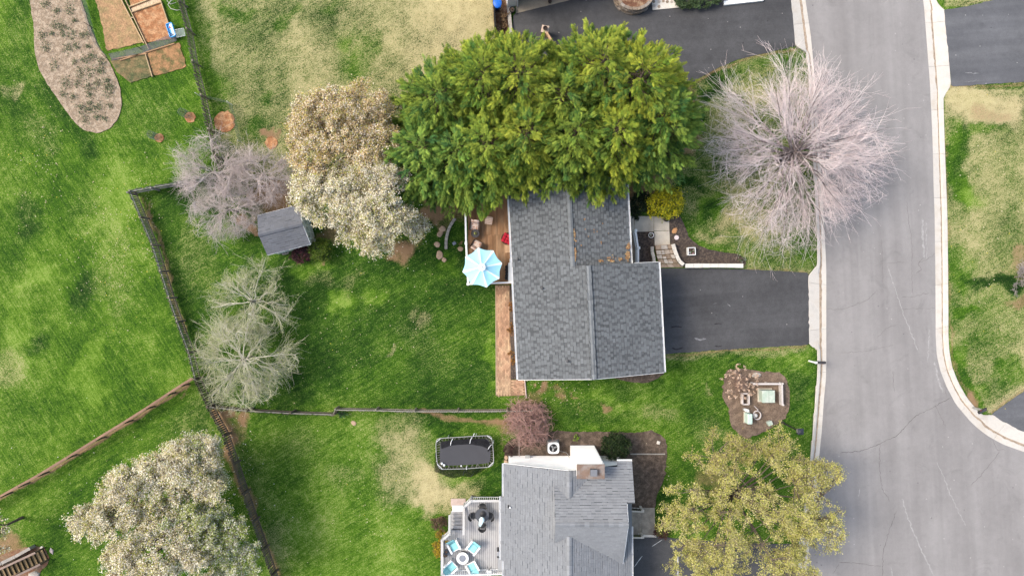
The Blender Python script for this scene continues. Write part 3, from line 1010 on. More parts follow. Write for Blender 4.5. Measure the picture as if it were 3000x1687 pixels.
def ridge_caps(roof, A, B, m1, m2, mt, w=0.16, step=0.3):
    """folded cap pieces along a ridge from A to B; slopes fall off by m1, m2 to either side"""
    A, B = Vector(A), Vector(B)
    d = (B - A)
    L = d.length
    d.normalize()
    s = Vector((-d.y, d.x, 0)).normalized()
    n = int(L / step)
    u = MB()
    t = 0.018
    prof = [(-w, -w * m1), (0, 0.0), (w, -w * m2)]
    vs = []
    for x, zz in ((0, 0.022), (step * 1.12, 0.0)):
        vs += [(x, y, z + zz + t) for y, z in prof] + [(x, y, z + zz) for y, z in prof]
    fs = [(0, 1, 7, 6), (1, 2, 8, 7), (3, 9, 10, 4), (4, 10, 11, 5), (0, 3, 4, 1), (1, 4, 5, 2), (6, 7, 10, 9), (7, 8, 11, 10), (0, 6, 9, 3), (2, 5, 11, 8)]
    u.add(vs, fs)
    me = u.mesh("ridge_cap", mt)
    ang = math.atan2(d.y, d.x)
    for i in range(n):
        place("ridge_cap", me, roof, A + d * (i * L / n) + Vector((0, 0, 0.06)), ang)


# ------------------------------------------------------------------ main house
he = 3.2
A = Vector((0.051, -0.9987)).normalized()     # along the ridge, southwards
B = Vector((-A.y, A.x))                       # eastwards


def ab(px, py, z):
    p = G(px, py, z).to_2d()
    return p.dot(A), p.dot(B)


aS, bW = ab(1520, 1110, he)
bW = (bW + ab(1492, 612, he)[1]) / 2
aM, bE2 = ab(1928, 768, he)
bE2 = (bE2 + ab(1946, 1092, he)[1]) / 2
aS = (aS + ab(1946, 1092, he)[0]) / 2
bE1 = (ab(1838, 567, he)[1] + ab(1847, 767, he)[1]) / 2
aN = ab(1600, 470, he)[0]
pm = 0.335
bR1, bR2 = (bW + bE1) / 2 - 0.05, (bW + bE2) / 2
zR1, zR2 = he + pm * (bR1 - bW), he + pm * (bR2 - bW)


def w2(a, b):
    p = A * a + B * b
    return (p.x, p.y)


def w3(a, b, z):
    p = A * a + B * b
    return Vector((p.x, p.y, z))


hc = w3((aN + aS) / 2, (bW + bE2) / 2, 0)
house = thing("house", "main house with blue grey shingle roof in two stepped sections", "house", hc)
wall = MB()
ins = 0.35
for (a0, a1, bE, bR, zR) in ((aN + .3, aM + .2, bE1, bR1, zR1), (aM + .22, aS - .3, bE2, bR2, zR2)):
    prof = [(bW + ins, 0), (bE - ins, 0), (bE - ins, he - .12), (bR, zR - .24), (bW + ins, he - .12)]
    vs = [w3(a0, b, z) for b, z in prof] + [w3(a1, b, z) for b, z in prof]
    wall.add(vs, [(4, 3, 2, 1, 0), (5, 6, 7, 8, 9)] + [(i, (i + 1) % 5, 5 + (i + 1) % 5, 5 + i) for i in range(5)])
wall.build("wall", M_SIDING, house)
roof = MB()
polyW = [w2(aN, bW), w2(aS, bW), w2(aS, bR2), w2(aM, bR2), w2(aM, bR1), w2(aN, bR1)]
polyE1 = [w2(aN, bR1), w2(aM, bR1), w2(aM, bE1), w2(aN, bE1)]
polyE2 = [w2(aM, bR2), w2(aS, bR2), w2(aS, bE2), w2(aM, bE2)]


def zW(x, y):
    return he + pm * (Vector((x, y)).dot(B) - bW)


pm1 = (zR1 - he) / (bE1 - bR1)
pm2 = (zR2 - he) / (bE2 - bR2)
roof.slope_prism(polyW, zW, .12)
roof.slope_prism(polyE1, lambda x, y: zR1 - pm1 * (Vector((x, y)).dot(B) - bR1), .12)
roof.slope_prism(polyE2, lambda x, y: zR2 - pm2 * (Vector((x, y)).dot(B) - bR2), .12)
roof = roof.build("roof", M_ROOFDECK, house)
shingle_plane(roof, polyW, B, he, bW, pm, M_SHINGLE, budget=150, seed=1, th=.022, mt2=M_SHINGLED)
shingle_plane(roof, polyE1, -B, he, -bE1, pm1, M_SHINGLE, budget=70, seed=2, th=.022, mt2=M_SHINGLED)
shingle_plane(roof, polyE2, -B, he, -bE2, pm2, M_SHINGLE, budget=80, seed=3, th=.022, mt2=M_SHINGLED)
ridge_caps(roof, w3(aN, bR1, zR1), w3(aM, bR1, zR1), pm, pm1, M_CAP, 0.145)
ridge_caps(roof, w3(aM + .05, bR2, zR2), w3(aS, bR2, zR2), pm, pm2, M_CAP, 0.145)
# gutters, rake boards
def gutter(p, q, name="gutter", par=None, mt=M_WHITE, w=.11, h=.11):
    m_ = MB()
    p, q = Vector(p), Vector(q)
    d = (q - p).normalized()
    s = Vector((-d.y, d.x, 0))
    for o_, ww, hh, dz in ((0, w, .012, -h / 2), (w / 2 - .006, .012, h, 0), (-w / 2 + .006, .012, h, 0)):
        m_.beam(p + s * o_ + Vector((0, 0, dz)), q + s * o_ + Vector((0, 0, dz)), ww, hh)
    return m_.build(name, mt, par)


gutter(w3(aN, bW - .075, he - .05), w3(aS, bW - .075, he - .05), par=roof)
gutter(w3(aN, bE1 + .075, he - .05), w3(aM - .02, bE1 + .075, he - .05), par=roof)
gutter(w3(aM, bE2 + .075, he - .05), w3(aS, bE2 + .075, he - .05), par=roof)
for p, q in ((w3(aS + .02, bW, he - .03), w3(aS + .02, bR2, zR2 - .03)), (w3(aS + .02, bE2, he - .03), w3(aS + .02, bR2, zR2 - .03)), (w3(aM - .02, bE1 + .2, zR2 - pm2 * (bE1 + .2 - bR2) - .06), w3(aM - .02, bE2, he - .03))):
    MB().beam(p - Vector((0, 0, .06)), q - Vector((0, 0, .06)), .03, .14).build("rake_board", M_WHITE, roof)
for px, py in ((1518, 760), (1590, 844), (1665, 1058)):
    z = 3.2
    for _ in range(3):
        p = G(px, py, z)
        z = he + pm * (p.to_2d().dot(B) - bW) + .12
    m_ = MB()
    m_.lathe([(.045, -.15), (.045, .14), (.03, .14), (.03, .02)], G(px, py, z), 10)
    m_.lathe([(.13, -.1), (.10, -.08), (.05, -.02)], G(px, py, z), 10)
    m_.build("vent_pipe", mat("vent_lead", (.07, .072, .078), .6, .2), roof)
# wet leaf litter caught in the roof corner
lit = np.random.default_rng(5)
M_LITTER = leaf_mat("leaf_litter", .1)
Vs, Fs, Cs = [], [], []
spots = [(1840, 748, 5, 12, 170), (1842, 722, 5, 6, 70), (1817, 759, 7, 3, 16), (1790, 763, 9, 3, 16), (1760, 765, 12, 3, 18), (1800, 754, 30, 6, 8), (1685, 745, 2, 26, 70), (1682, 690, 2, 20, 36), (1740, 700, 40, 60, 12)]
for cx, cy, sx, sy, n in spots:
    for k in range(n):
        px, py = lit.normal(cx, sx * .5), lit.normal(cy, sy * .5)
        if py > 766 or px > 1846:
            continue
        p = G(px, py, 4.0)
        b_ = p.to_2d().dot(B)
        if b_ < bR1 + .1:
            continue
        z = zR1 - pm1 * (b_ - bR1) + .05 + lit.random() * .03
        p = G(px, py, z)
        s_ = .035 + .04 * lit.random()
        t = lit.random() * 6.28
        i0 = len(Vs)
        for q in range(4):
            Vs.append((p.x + s_ * math.cos(t + q * 1.57), p.y + s_ * math.sin(t + q * 1.57), p.z + lit.normal(0, .012)))
        Fs.append((i0, i0 + 1, i0 + 2, i0 + 3))
        c = (0.30, .17, .08) if lit.random() < .75 else (.4, .3, .16)
        Cs += [tuple(np.array(c) * (.7 + .6 * lit.random()))] * 4
me = np_mesh("leaf_litter", Vs, Fs, M_LITTER, np.array(Cs))
o = place("leaf_litter", me, None, (0, 0, 0))
o["kind"] = "stuff"
o["label"] = "brown dead leaves caught in the corner of the stepped roof"

# ------------------------------------------------------------------ lower house
hs = 3.0
ms = 0.43
XW, XR, XE = -0.536, 3.60, 7.81
YN, YS = -11.48, -24.0
zRs = hs + ms * (XR - XW)
zc, mn_, mso = zRs + .62, .45, .65
YC = -14.63
house2 = thing("house", "lower house with pale grey cross gable roof and white chimney", "house", (3.6, -17, 0))
dz = zc - zRs
mE = (zRs - hs) / (XE - XR)


def NV(x):
    z = zRs - (mE * (x - XR) if x > XR else ms * (XR - x))
    return YC + (zc - z) / mn_


def SV(x):
    z = zRs - (mE * (x - XR) if x > XR else ms * (XR - x))
    return YC - (zc - z) / mso


xw = 2.68
xv = XR + ((YN + .03 - YC) * mn_ - dz) / mE
pN = [(xw, YC), (7.2, YC), (7.2, -13.5), (7.7, -13.5), (7.7, -11.12), (6.75, -11.12), (6.75, YN + .03), (xv, YN + .03), (XR, NV(XR)), (xw, NV(xw))]
pS = [(xw, YC), (7.2, YC), (7.2, SV(7.2)), (XR, SV(XR)), (xw, SV(xw))]
pW = [(XW, YN), (XR, YN), (XR, YS), (XW, YS)]
pE1 = [(XR, YN), (xv, YN), (XR, NV(XR))]
pE2 = [(7.2, -13.5), (XE, -13.5), (XE, YS), (XR, YS), (XR, SV(XR)), (7.2, SV(7.2))]
fW = lambda x, y: hs + ms * (x - XW)
fE = lambda x, y: zRs - mE * (x - XR)
fN = lambda x, y: zc - mn_ * (y - YC)
fS = lambda x, y: zc + mso * (y - YC)
m_ = MB()
prof = [(XW + .3, 0), (XE - .3, 0), (XE - .3, hs - .1), (XR, zRs - .22), (XW + .3, hs - .1)]
vs = [(x, YN - .2, z) for x, z in prof] + [(x, YS, z) for x, z in prof]
m_.add(vs, [(0, 1, 2, 3, 4), (9, 8, 7, 6, 5)] + [(i, 5 + i, 5 + (i + 1) % 5, (i + 1) % 5) for i in range(5)])
# cross gable ends and the raised north east corner
m_.add([(xw + .08, NV(xw) - .05, fW(xw, 0) - .1), (xw + .08, SV(xw) + .05, fW(xw, 0) - .1), (xw + .08, YC, zc - .14), (7.0, NV(7.0) if NV(7.0) < YN - .3 else YN - .3, 3.0), (7.0, SV(7.0), 3.0), (7.0, YC, zc - .14)],
       [(0, 1, 2), (3, 5, 4), (0, 2, 5, 3), (1, 4, 5, 2)])
m_.add([(5.6, YN - .25, 2.5), (7.45, YN - .25, 2.5), (7.45, YN - .25, fN(0, YN - .25) - .16), (5.6, YN - .25, fN(0, YN - .25) - .16), (5.6, -13.4, 2.5), (7.45, -13.4, 2.5), (7.45, -13.4, fN(0, -13.4) - .16), (5.6, -13.4, fN(0, -13.4) - .16)],
       [(3, 2, 1, 0), (4, 5, 6, 7), (2, 3, 7, 6), (1, 2, 6, 5), (0, 4, 7, 3)])
wall2 = m_.build("wall", M_SIDING, house2)
# lap lines of the siding on the north wall
m_ = MB()
for k in range(28):
    z = .15 + k * .16
    half = (zRs - .3 - z) / ms if z > hs - .15 else 99
    x0, x1 = max(XW + .3, XR - half), min(5.5, XR + half)
    if x1 > x0 + .2:
        m_.box(((x0 + x1) / 2, YN - .192, z), (x1 - x0, .016, .02))
for k in range(22):  # laps added here too, their top faces brighten the grey corner wall
    z = .15 + k * .16
    m_.box((6.55, YN - .242, z), (1.75, .016, .02))
m_.build("siding_laps", M_SIDING, wall2)["kind"] = "stuff"
m_ = MB()
m_.slope_prism(pW, fW, .12)
m_.slope_prism([(XW - .18, -13.65), (XW, -13.65), (XW, -17.8), (XW - .18, -17.8)], lambda x, y: hs - .003 + ms * (x - XW), .1)
m_.slope_prism([(XR, YN), (XE, YN), (XE, YS), (XR, YS)], lambda x, y: fE(x, y) - .004, .1)
m_.slope_prism(pN, fN, .1)
m_.slope_prism(pS, fS, .1)
roof2 = m_.build("roof", M_ROOFDECK, house2)
shingle_plane(roof2, pW, (1, 0), hs, XW, ms, M_SHINGLE2, .17, .28, 110, seed=11, th=.03)
shingle_plane(roof2, [(XW - .18, -13.65), (XW, -13.65), (XW, -17.8), (XW - .18, -17.8)], (1, 0), hs, XW, ms, M_SHINGLE2, .17, .28, 0, seed=12, th=.03)
shingle_plane(roof2, pE1, (-1, 0), hs, -XE, mE, M_SHINGLE2, .17, .28, 20, seed=13, th=.03)
shingle_plane(roof2, pE2, (-1, 0), hs, -XE, mE, M_SHINGLE2, .17, .28, 50, seed=14, th=.03)
shingle_plane(roof2, pN, (0, -1), zc, -YC, mn_, M_SHINGLE2, .17, .28, 70, seed=15, th=.03)
shingle_plane(roof2, pS, (0, 1), zc, YC, mso, M_SHINGLE2, .17, .28, 50, seed=16, th=.03)
MC2 = mat("pale_ridge_shingle", (0.205, 0.213, 0.225), .9, .1, 1, fine=.12, island=.16)
ridge_caps(roof2, (XR, YN, zRs), (XR, NV(XR) + .1, zRs), ms, mE, MC2, .16)
ridge_caps(roof2, (XR, SV(XR) + .0, zRs), (XR, YS, zRs), ms, mE, MC2, .16)
ridge_caps(roof2, (xw, YC, zc), (7.2, YC, zc), mso, mn_, MC2, .16)
gutter((XW - .07, YN, hs - .05), (XW - .07, -13.62, hs - .05), par=roof2, w=.1)
gutter((XW - .25, -13.65, hs - .12), (XW - .25, -17.8, hs - .12), par=roof2, w=.1)
gutter((XW - .07, -17.83, hs - .05), (XW - .07, YS, hs - .05), par=roof2, w=.1)
gutter((XE + .07, -15.6, hs - .05), (XE + .07, YS, hs - .05), par=roof2, w=.1)
gutter((6.75, -11.05, fN(0, -11.12) - .06), (7.72, -11.05, fN(0, -11.12) - .06), par=roof2, w=.1)
for p, q in (((XW, YN + .02, hs - .09), (XR, YN + .02, zRs - .09)), ((XR, YN + .02, zRs - .09), (xv + .1, YN + .02, fE(xv + .1, 0) - .09)), ((7.22, YC, zc - .08), (7.22, -13.5, fN(0, -13.5) - .08)), ((7.22, YC, zc - .08), (7.22, SV(7.2), fS(0, SV(7.2)) - .08))):
    MB().beam(p, q, .03, .14).build("rake_board", M_WHITE, roof2)
p = G(1494, 1484, 3.2)
m_ = MB()
m_.lathe([(.05, -.1), (.05, .18), (.035, .18)], p, 10)
m_.build("vent_pipe", M_WHITE, roof2)
m_ = MB().box(p + Vector((-.1, .03, .02)), (.1, .16, .12))
m_.build("vent_flashing", M_BLACK, roof2)
# chimney chase with a rusty cap
cx0, cx1, cy0, cy1, cz = 4.05, 5.72, -10.97, -11.80, 5.25
m_ = MB().box(((cx0 + cx1) / 2, (cy0 + cy1) / 2, cz / 2), (cx1 - cx0, cy0 - cy1, cz))
m_.box(((cx0 + cx1) / 2, cy0 + .012, 2.55), (cx1 - cx0 - .2, .02, 4.9))
chim = m_.build("chimney", M_SIDING, house2)
m_ = MB()
for k in range(31):  # laps added to the smooth chimney face so their tops catch light
    m_.box(((cx0 + cx1) / 2, cy0 + .03, .2 + k * .16), (cx1 - cx0, .016, .02))
m_.build("siding_laps", M_SIDING, chim)["kind"] = "stuff"
M_RUST = mat("rusty_metal", (0.20, 0.135, 0.10), .6, .2, 2.5, base2=(.24, .20, .175), b2scale=2.2, metal=.2)
cap = MB().box(((cx0 + cx1) / 2, (cy0 + cy1) / 2, cz + .03), (cx1 - cx0 + .08, cy0 - cy1 + .08, .06)).build("chimney_cap", M_RUST, chim, bevel=.01)
pf = G(1739, 1383, cz + .2)
fl = MB()
fl.box((pf.x, pf.y, cz + .12), (.40, .40, .14))
fl.build("flue_base", M_BLACK, chim)
MB().box((pf.x, pf.y, cz + .33), (.42, .42, .03)).build("flue_lid", mat("lid_grey", (.16, .165, .18), .5, .1), chim)
m_ = MB()
for sx in (-1, 1):
    for sy in (-1, 1):
        m_.box((pf.x + sx * .17, pf.y + sy * .17, cz + .25), (.03, .03, .14))
m_.build("flue_posts", M_BLACK, chim)

# ------------------------------------------------------------------ neighbour's garage at the top
hn = thing("house", "corner of a white walled garage with dark opening at the top edge", "house", G(1500, 20))
d_ = Vector((0.974, 0.225, 0))
p0 = G(1487, 24)
nn = Vector((-d_.y, d_.x, 0))
m_ = MB()
m_.beam(p0 + nn * .15 + Vector((0, 0, 1.5)), p0 + d_ * .62 + nn * .15 + Vector((0, 0, 1.5)), .3, 3.0)
m_.beam(p0 + nn * 5.5 + Vector((0, 0, 1.5)) + nn * .3, p0 + d_ * 6.5 + nn * 5.8 + Vector((0, 0, 1.5)), .3, 3.0)
m_.beam(p0 + d_ * 5.4 + nn * .15 + Vector((0, 0, 1.5)), p0 + d_ * 7 + nn * .15 + Vector((0, 0, 1.5)), .3, 3.0)
m_.beam(p0 + d_ * .15 + nn * .32 + Vector((0, 0, 1.5)), p0 + d_ * .15 + nn * 5.6 + Vector((0, 0, 1.5)), .3, 3.0)
m_.beam(p0 + d_ * 6.85 + nn * .32 + Vector((0, 0, 1.5)), p0 + d_ * 6.85 + nn * 5.6 + Vector((0, 0, 1.5)), .3, 3.0)
m_.build("wall", M_SIDING, hn)
m_ = MB()
a_, b_ = p0 - d_ * .3 - nn * .1, p0 + d_ * 7.3 - nn * .1
e_, f_ = a_ + nn * 6.4, b_ + nn * 6.4
m_.prism([(q.x, q.y) for q in (a_, b_, f_, e_)], 3.0, 3.15)
m_.build("roof", mat("garage_roof", (.12, .12, .125), .9, .2), hn)
MB().beam(p0 + d_ * .64 - nn * .02 + Vector((0, 0, 1.3)), p0 + d_ * .74 - nn * .02 + Vector((0, 0, 1.3)), .08, 2.6).build("door_jamb", M_WHITE, hn)
sheet("concrete_apron", [(1511, 40), (1512, -60), (1720, -110), (1722, -16), (1666, 2)], 0.02, mat("tan_concrete", (.33, .28, .215), .9, .15, 1.5, fine=.15, fscale=18), "tan concrete apron before the garage at the top")
# ================================================================== PATHS, DECKS, FURNITURE
M_BRICK = mat("path_brick", (0.36, 0.215, 0.135), .9, .15, 1.2, fine=.15, fscale=25, island=.3, base2=(.42, .29, .18), b2scale=.8)
M_JOINT = mat("sandy_joint", (0.235, 0.15, 0.09), .95, .25, 5)
path = thing("brick_path", "tan brick path along the west side of the main house", "path", G(1473, 990))
del path["category"]
structure(path)
MB().prism([XY(1453, 835), XY(1493, 835), XY(1496, 1112), XY(1538, 1112), XY(1540, 1158), XY(1455, 1160)], -.1, .022).build("path_base", M_JOINT, path)
bl, bw = .205, .1
unit = MB().box((0, 0, .02), (bl - .012, bw - .012, .04)).mesh("brick", M_BRICK)
cand = []
A0 = G(1453.5, 836)
for j in range(80):
    for i in range(12):
        x = A0.x + .06 + i * bw
        y = A0.y - .11 - j * bl - (bl / 2 if i % 2 else 0)
        px, py = x * PX + CX, -y * PX + CY
        right = 1493 + (py - 835) * .011
        if 1454.5 < px < right - 1 and 838 < py < 1156:
            cand.append((x, y, math.pi / 2))
for j in range(12):
    for i in range(6):
        x = G(1498, 0).x + .1 + i * bl + (bl / 2 if j % 2 else 0)
        y = G(0, 1113).y - .06 - j * bw
        px, py = x * PX + CX, -y * PX + CY
        if 1497 < px < 1536 and py < 1156:
            cand.append((x, y, 0.0))
cand.sort(key=lambda c: math.hypot(c[0], c[1]))
rest = MB()
for k, (x, y, r_) in enumerate(cand):
    h = random.uniform(-.004, .004)
    rr = r_ + random.gauss(0, .02)
    if k < 300:
        place("brick", unit, path, (x, y, h), rr)
    else:
        rest.box((x, y, .02 + h), (bl - .012, bw - .012, .04), rr)
if rest.v:
    rest.build("bricks", M_BRICK, path)["kind"] = "stuff"
mb = MB()
mb.beam(G(1452, 836, .03), G(1453.5, 1158, .03), .05, .07)
mb.build("edging_board", mat("edging_wood", (.36, .27, .17), .9, .2), path)
tag(MB().tube([G(1537, 1110, .08), G(1539, 1130, .06), G(1542, 1166, .05)], .045, 8).build("downspout_pipe", mat("pinkish_pipe", (.42, .34, .3), .7, .1)), "thin pipe running off the south west corner of the main house", "pipe")

# ------------------------------------------------------------------ wooden deck
M_DECKWOOD = mat("deck_wood", (0.255, 0.135, 0.066), .75, .2, 2, fine=.12, fscale=10, island=.2, vscale=(3, .4, 1), base2=(.30, .185, .105), b2scale=1.0)
DZ = 1.2
deck = thing("deck", "brown wooden deck with white railing behind the main house", "deck", G(1430, 700))
x0, x1 = G(1371, 0, DZ).x, G(1520, 0, DZ).x
yt, yb = G(0, 545, DZ).y, G(0, 833, DZ).y
bwid = .136
n = int((x1 - x0) / bwid)
for i in range(n):
    x = x0 + (i + .5) * bwid
    ys = G(0, 687 if i % 2 else 690, DZ).y
    for (ya, yb_) in ((yt, ys), (ys - .004, yb)):
        me = MB().box((0, 0, 0), (bwid - .012, ya - yb_ - .004, .03)).mesh("board", M_DECKWOOD)
        place("board", me, deck, (x + (G(0, 0).x * 0), (ya + yb_) / 2, DZ - .015 + random.uniform(-.002, .002)))
mb = MB()
mb.box(((x0 + x1) / 2, (yt + yb) / 2, DZ - .16), (x1 - x0 - .05, yt - yb - .05, .2))
for px_ in (x0 + .1, x1 - .4):
    for y in (yb + .1, (yt + yb) / 2, yt - .2):
        mb.box((px_, y, (DZ - .2) / 2), (.13, .13, DZ - .2))
mb.build("deck_frame", mat("frame_wood", (.16, .1, .06), .9, .2), deck)


def railing(parent, pts, z0, h, m=M_WHITE, post=.11, step=2.0, bal=.13, capw=.1, balm=None, name="rail"):
    """posts, cap rail, bottom rail and single balusters along world xy points"""
    bu = MB().box((0, 0, 0), (.035, .035, h - .2)).mesh("baluster", balm or m)
    for a, b in zip(pts[:-1], pts[1:]):
        a, b = Vector(a), Vector(b)
        d = b - a
        L = d.length
        d.normalize()
        ang = math.atan2(d.y, d.x)
        zz = Vector((0, 0, 1))
        MB().beam(Vector((*a, z0 + h)), Vector((*b, z0 + h)), capw, .05).build("top_rail", m, parent)
        MB().beam(Vector((*a, z0 + .1)), Vector((*b, z0 + .1)), .05, .05).build("bottom_rail", m, parent)
        k = max(1, int(L / bal))
        for i in range(1, k):
            p = a + d * (L * i / k)
            place("baluster", bu, parent, (p.x, p.y, z0 + .1 + (h - .2) / 2 + .01), ang)


def posts(parent, pts, z0, h, m=M_WHITE, w=.12, capm=None):
    for p in pts:
        o = MB().box((p[0], p[1], z0 + h / 2), (w, w, h)).build("post", m, parent)
        q = MB()
        q.box((p[0], p[1], z0 + h + .015), (w + .05, w + .05, .03))
        q.lathe([(.05, 0), (.03, .03), (.001, .05)], (p[0], p[1], z0 + h + .03), 8)
        q.build("post_cap", capm or m, o)


ra, rb, rc, rd = [XY(*p, DZ + 1) for p in ((1362, 560), (1365, 713), (1371, 832), (1506, 827))]
railing(deck, [ra, rb, rc, rd], DZ, 1.0)
posts(deck, [rb, rc, rd, ra], DZ, 1.02)


# ------------------------------------------------------------------ patio umbrella
def mat_umbrella():
    m, nt, N, L, bs = _nodes("umbrella_cloth")
    tc = N.new("ShaderNodeTexCoord")
    sp = N.new("ShaderNodeSeparateXYZ")
    L.new(tc.outputs["Object"], sp.inputs[0])
    ang = _math(nt, 'ARCTAN2', sp.outputs[1], sp.outputs[0])
    rad = _math(nt, 'SQRT', _math(nt, 'ADD', _math(nt, 'POWER', sp.outputs[0], 2.0), _math(nt, 'POWER', sp.outputs[1], 2.0)))
    f = _math(nt, 'FRACT', _math(nt, 'ADD', _math(nt, 'MULTIPLY', ang, 8 / (2 * math.pi)), 8.5))
    d = _math(nt, 'ABSOLUTE', _math(nt, 'SUBTRACT', f, 0.5))     # 0 on the ribs
    st = _range(nt, d, 0.06, 0.085, 1, 0)
    cap = _math(nt, 'LESS_THAN', rad, 0.17)
    st = _math(nt, 'MAXIMUM', st, cap)
    c = _mix(nt, st, (0.35, 0.66, 0.78), (0.80, 0.86, 0.86))
    nz = _noise(nt, 3, 3, .6, tc.outputs["Object"])
    c = _scale(nt, c, _range(nt, nz, .3, .7, .93, 1.05))
    L.new(c, bs.inputs["Base Color"])
    bs.inputs["Roughness"].default_value = .8
    bs.inputs["Specular IOR Level"].default_value = .1
    return m


UZ = 3.25
uc = G(1412, 783, UZ + .55)
umb = thing("patio_umbrella", "light blue and white striped patio umbrella open over the deck", "umbrella", (uc.x, uc.y, DZ))
verts_px = [(450, 700), (697, 745), (845, 945), (800, 1205), (600, 1345), (330, 1290), (195, 1100), (235, 850)]
tips = [G(1320 + x / 5.575, 600 + y / 5.575, UZ) for x, y in verts_px]
a0 = sum(((math.atan2(t.y - uc.y, t.x - uc.x) + i * math.pi / 4) for i, t in [(0, tips[0])]))
R_ = sum((t - Vector((uc.x, uc.y, UZ))).length for t in tips) / 8
vs, fs = [], []
nr, ns = 9, 8
for k in range(nr + 1):
    t = k / nr
    for i in range(8 * ns):
        sub = (i % ns) / ns
        ang = math.pi / 4 * (i / ns)
        e = 1 - 0.13 * math.sin(math.pi * sub) * t      # scalloped edge between the ribs
        rr = R_ * t * e
        sag = -0.05 * math.sin(math.pi * sub) * math.sin(math.pi * min(1, t)) - .03 * math.sin(math.pi * sub) * t
        z = .55 * (1 - t) ** 1.15 + sag
        vs.append((rr * math.cos(ang), rr * math.sin(ang), z))
for k in range(nr):
    for i in range(8 * ns):
        j = (i + 1) % (8 * ns)
        fs.append((k * 8 * ns + i, (k + 1) * 8 * ns + i, (k + 1) * 8 * ns + j, k * 8 * ns + j))
can = MB().add(vs, fs).mesh("canopy", mat_umbrella(), True)
co = place("canopy", can, umb, (uc.x, uc.y, UZ), (0.0, 0.0, a0))
vs, fs = [], []
for k in range(4):
    for i in range(32):
        t = k / 3
        vs.append((.24 * t * math.cos(i / 32 * 6.2832), .24 * t * math.sin(i / 32 * 6.2832), .64 - .1 * t ** 1.3))
for k in range(3):
    for i in range(32):
        j = (i + 1) % 32
        fs.append((k * 32 + i, (k + 1) * 32 + i, (k + 1) * 32 + j, k * 32 + j))
me = MB().add(vs, fs).mesh("vent_cap", mat("umbrella_cap", (.8, .85, .86), .8, .05), True)
place("vent_cap", me, umb, (uc.x, uc.y, UZ))
MB().tube([(uc.x, uc.y, DZ), (uc.x, uc.y, UZ + .6)], .024, 8).build("pole", M_METAL_W, umb)
MB().lathe([(.03, 0), (.035, .03), (.02, .07), (.001, .08)], (uc.x, uc.y, UZ + .64), 10).build("finial", M_BLACK, umb)
MB().lathe([(.26, 0), (.26, .05), (.06, .1), (.05, .3)], (uc.x, uc.y, DZ), 18).build("base", M_DARKPLASTIC, umb)
for i in range(8):
    t = a0 + math.pi / 4 * i
    MB().tube([(uc.x, uc.y, UZ + .53), (uc.x + R_ * .97 * math.cos(t), uc.y + R_ * .97 * math.sin(t), UZ - .02)], .01, 5).build("rib", M_METAL_W, umb)

# ------------------------------------------------------------------ deck furniture
M_WICKER = mat("brown_wicker", (.07, .045, .03), .8, .3, 12, fine=.3, fscale=60)
M_FLORAL = mat("floral_cloth", (.62, .5, .42), .85, .1, 4, base2=(.42, .17, .09), b2scale=11, b2lo=.52, b2hi=.58)
M_TEAK = mat("light_wood", (.42, .27, .16), .7, .2, 4, fine=.15, island=.15)
M_RED = mat("red_cloth", (.36, .012, .03), .8, .15, 6)


def armchair(name, label, px, py, z, rz, cm, w=.62, d=.66):
    t = thing(name, label, "chair", G(px, py, z + .45) - Vector((0, 0, .45)), rz, "floral armchairs on the wooden deck", True)
    MB().box((0, 0, .3), (w, d, .06)).build("seat_frame", M_WICKER, t)
    for sx in (-1, 1):
        for sy in (-1, 1):
            MB().box((sx * (w / 2 - .03), sy * (d / 2 - .03), .14), (.05, .05, .28)).build("leg", M_WICKER, t)
        MB().box((sx * (w / 2 + .02), 0, .45), (.06, d, .24)).build("arm", M_WICKER, t)
    MB().box((0, d / 2 + .02, .52), (w + .1, .06, .5)).build("backrest", M_WICKER, t)
    MB().cushion((0, -.02, .4), (w - .04, d - .04, .13)).build("seat_cushion", cm, t, True)
    M = Matrix.Rotation(math.radians(68), 3, 'X')
    MB().cushion((0, d / 2 - .1, .62), (w - .06, .5, .13), M=M).build("back_cushion", cm, t, True)
    return t


armchair("armchair", "floral cushioned armchair half hidden under the blue umbrella", 1396, 719, DZ, math.radians(152), M_FLORAL)
armchair("armchair", "floral cushioned armchair just below the evergreen branches", 1391, 660, DZ, math.radians(-8), M_FLORAL)
t = thing("side_table", "round dark side table with a small lantern on the deck", "table", G(1392.5, 684, DZ + .5) - Vector((0, 0, .5)), 0, None, True)
m_ = MB()
m_.lathe([(.28, .48), (.29, .5), (.28, .52)], n=28)
m_.build("table_top", mat("dark_mesh_metal", (.055, .05, .05), .6, .3, 40), t, False)
for k in range(3):
    a = k * 2.094 + .6
    MB().tube([(.24 * math.cos(a), .24 * math.sin(a), 0), (.05 * math.cos(a), .05 * math.sin(a), .3), (.2 * math.cos(a), .2 * math.sin(a), .48)], .012, 6).build("leg", M_BLACK, t)
t2 = thing("lantern", "small yellow green glass lantern on the round dark table", "lantern", G(1392.5, 684, DZ + .52) - Vector((0, 0, 0)), 0, None, True)
MB().lathe([(.07, 0), (.085, .03), (.085, .12), (.06, .16)], n=14).build("glass", mat("lantern_glass", (.4, .42, .1), .2, .1), t2, True)
MB().lathe([(.045, .16), (.05, .19), (.02, .22)], n=12).build("lid", M_BLACK, t2)
t = thing("footstool", "pale striped slatted footstool below the evergreen tip", "stool", G(1432, 646, DZ + .4) - Vector((0, 0, .4)), math.radians(-9), None, True)
for k in range(5):
    MB().box((0, -.21 + k * .105, .4), (.5, .085, .03)).build("slat", mat("pink_striped_slat", (.58, .42, .33), .7, .1, 5, island=.25), t)
for sx in (-1, 1):
    for sy in (-1, 1):
        MB().box((sx * .21, sy * .2, .19), (.05, .05, .38)).build("leg", M_TEAK, t)
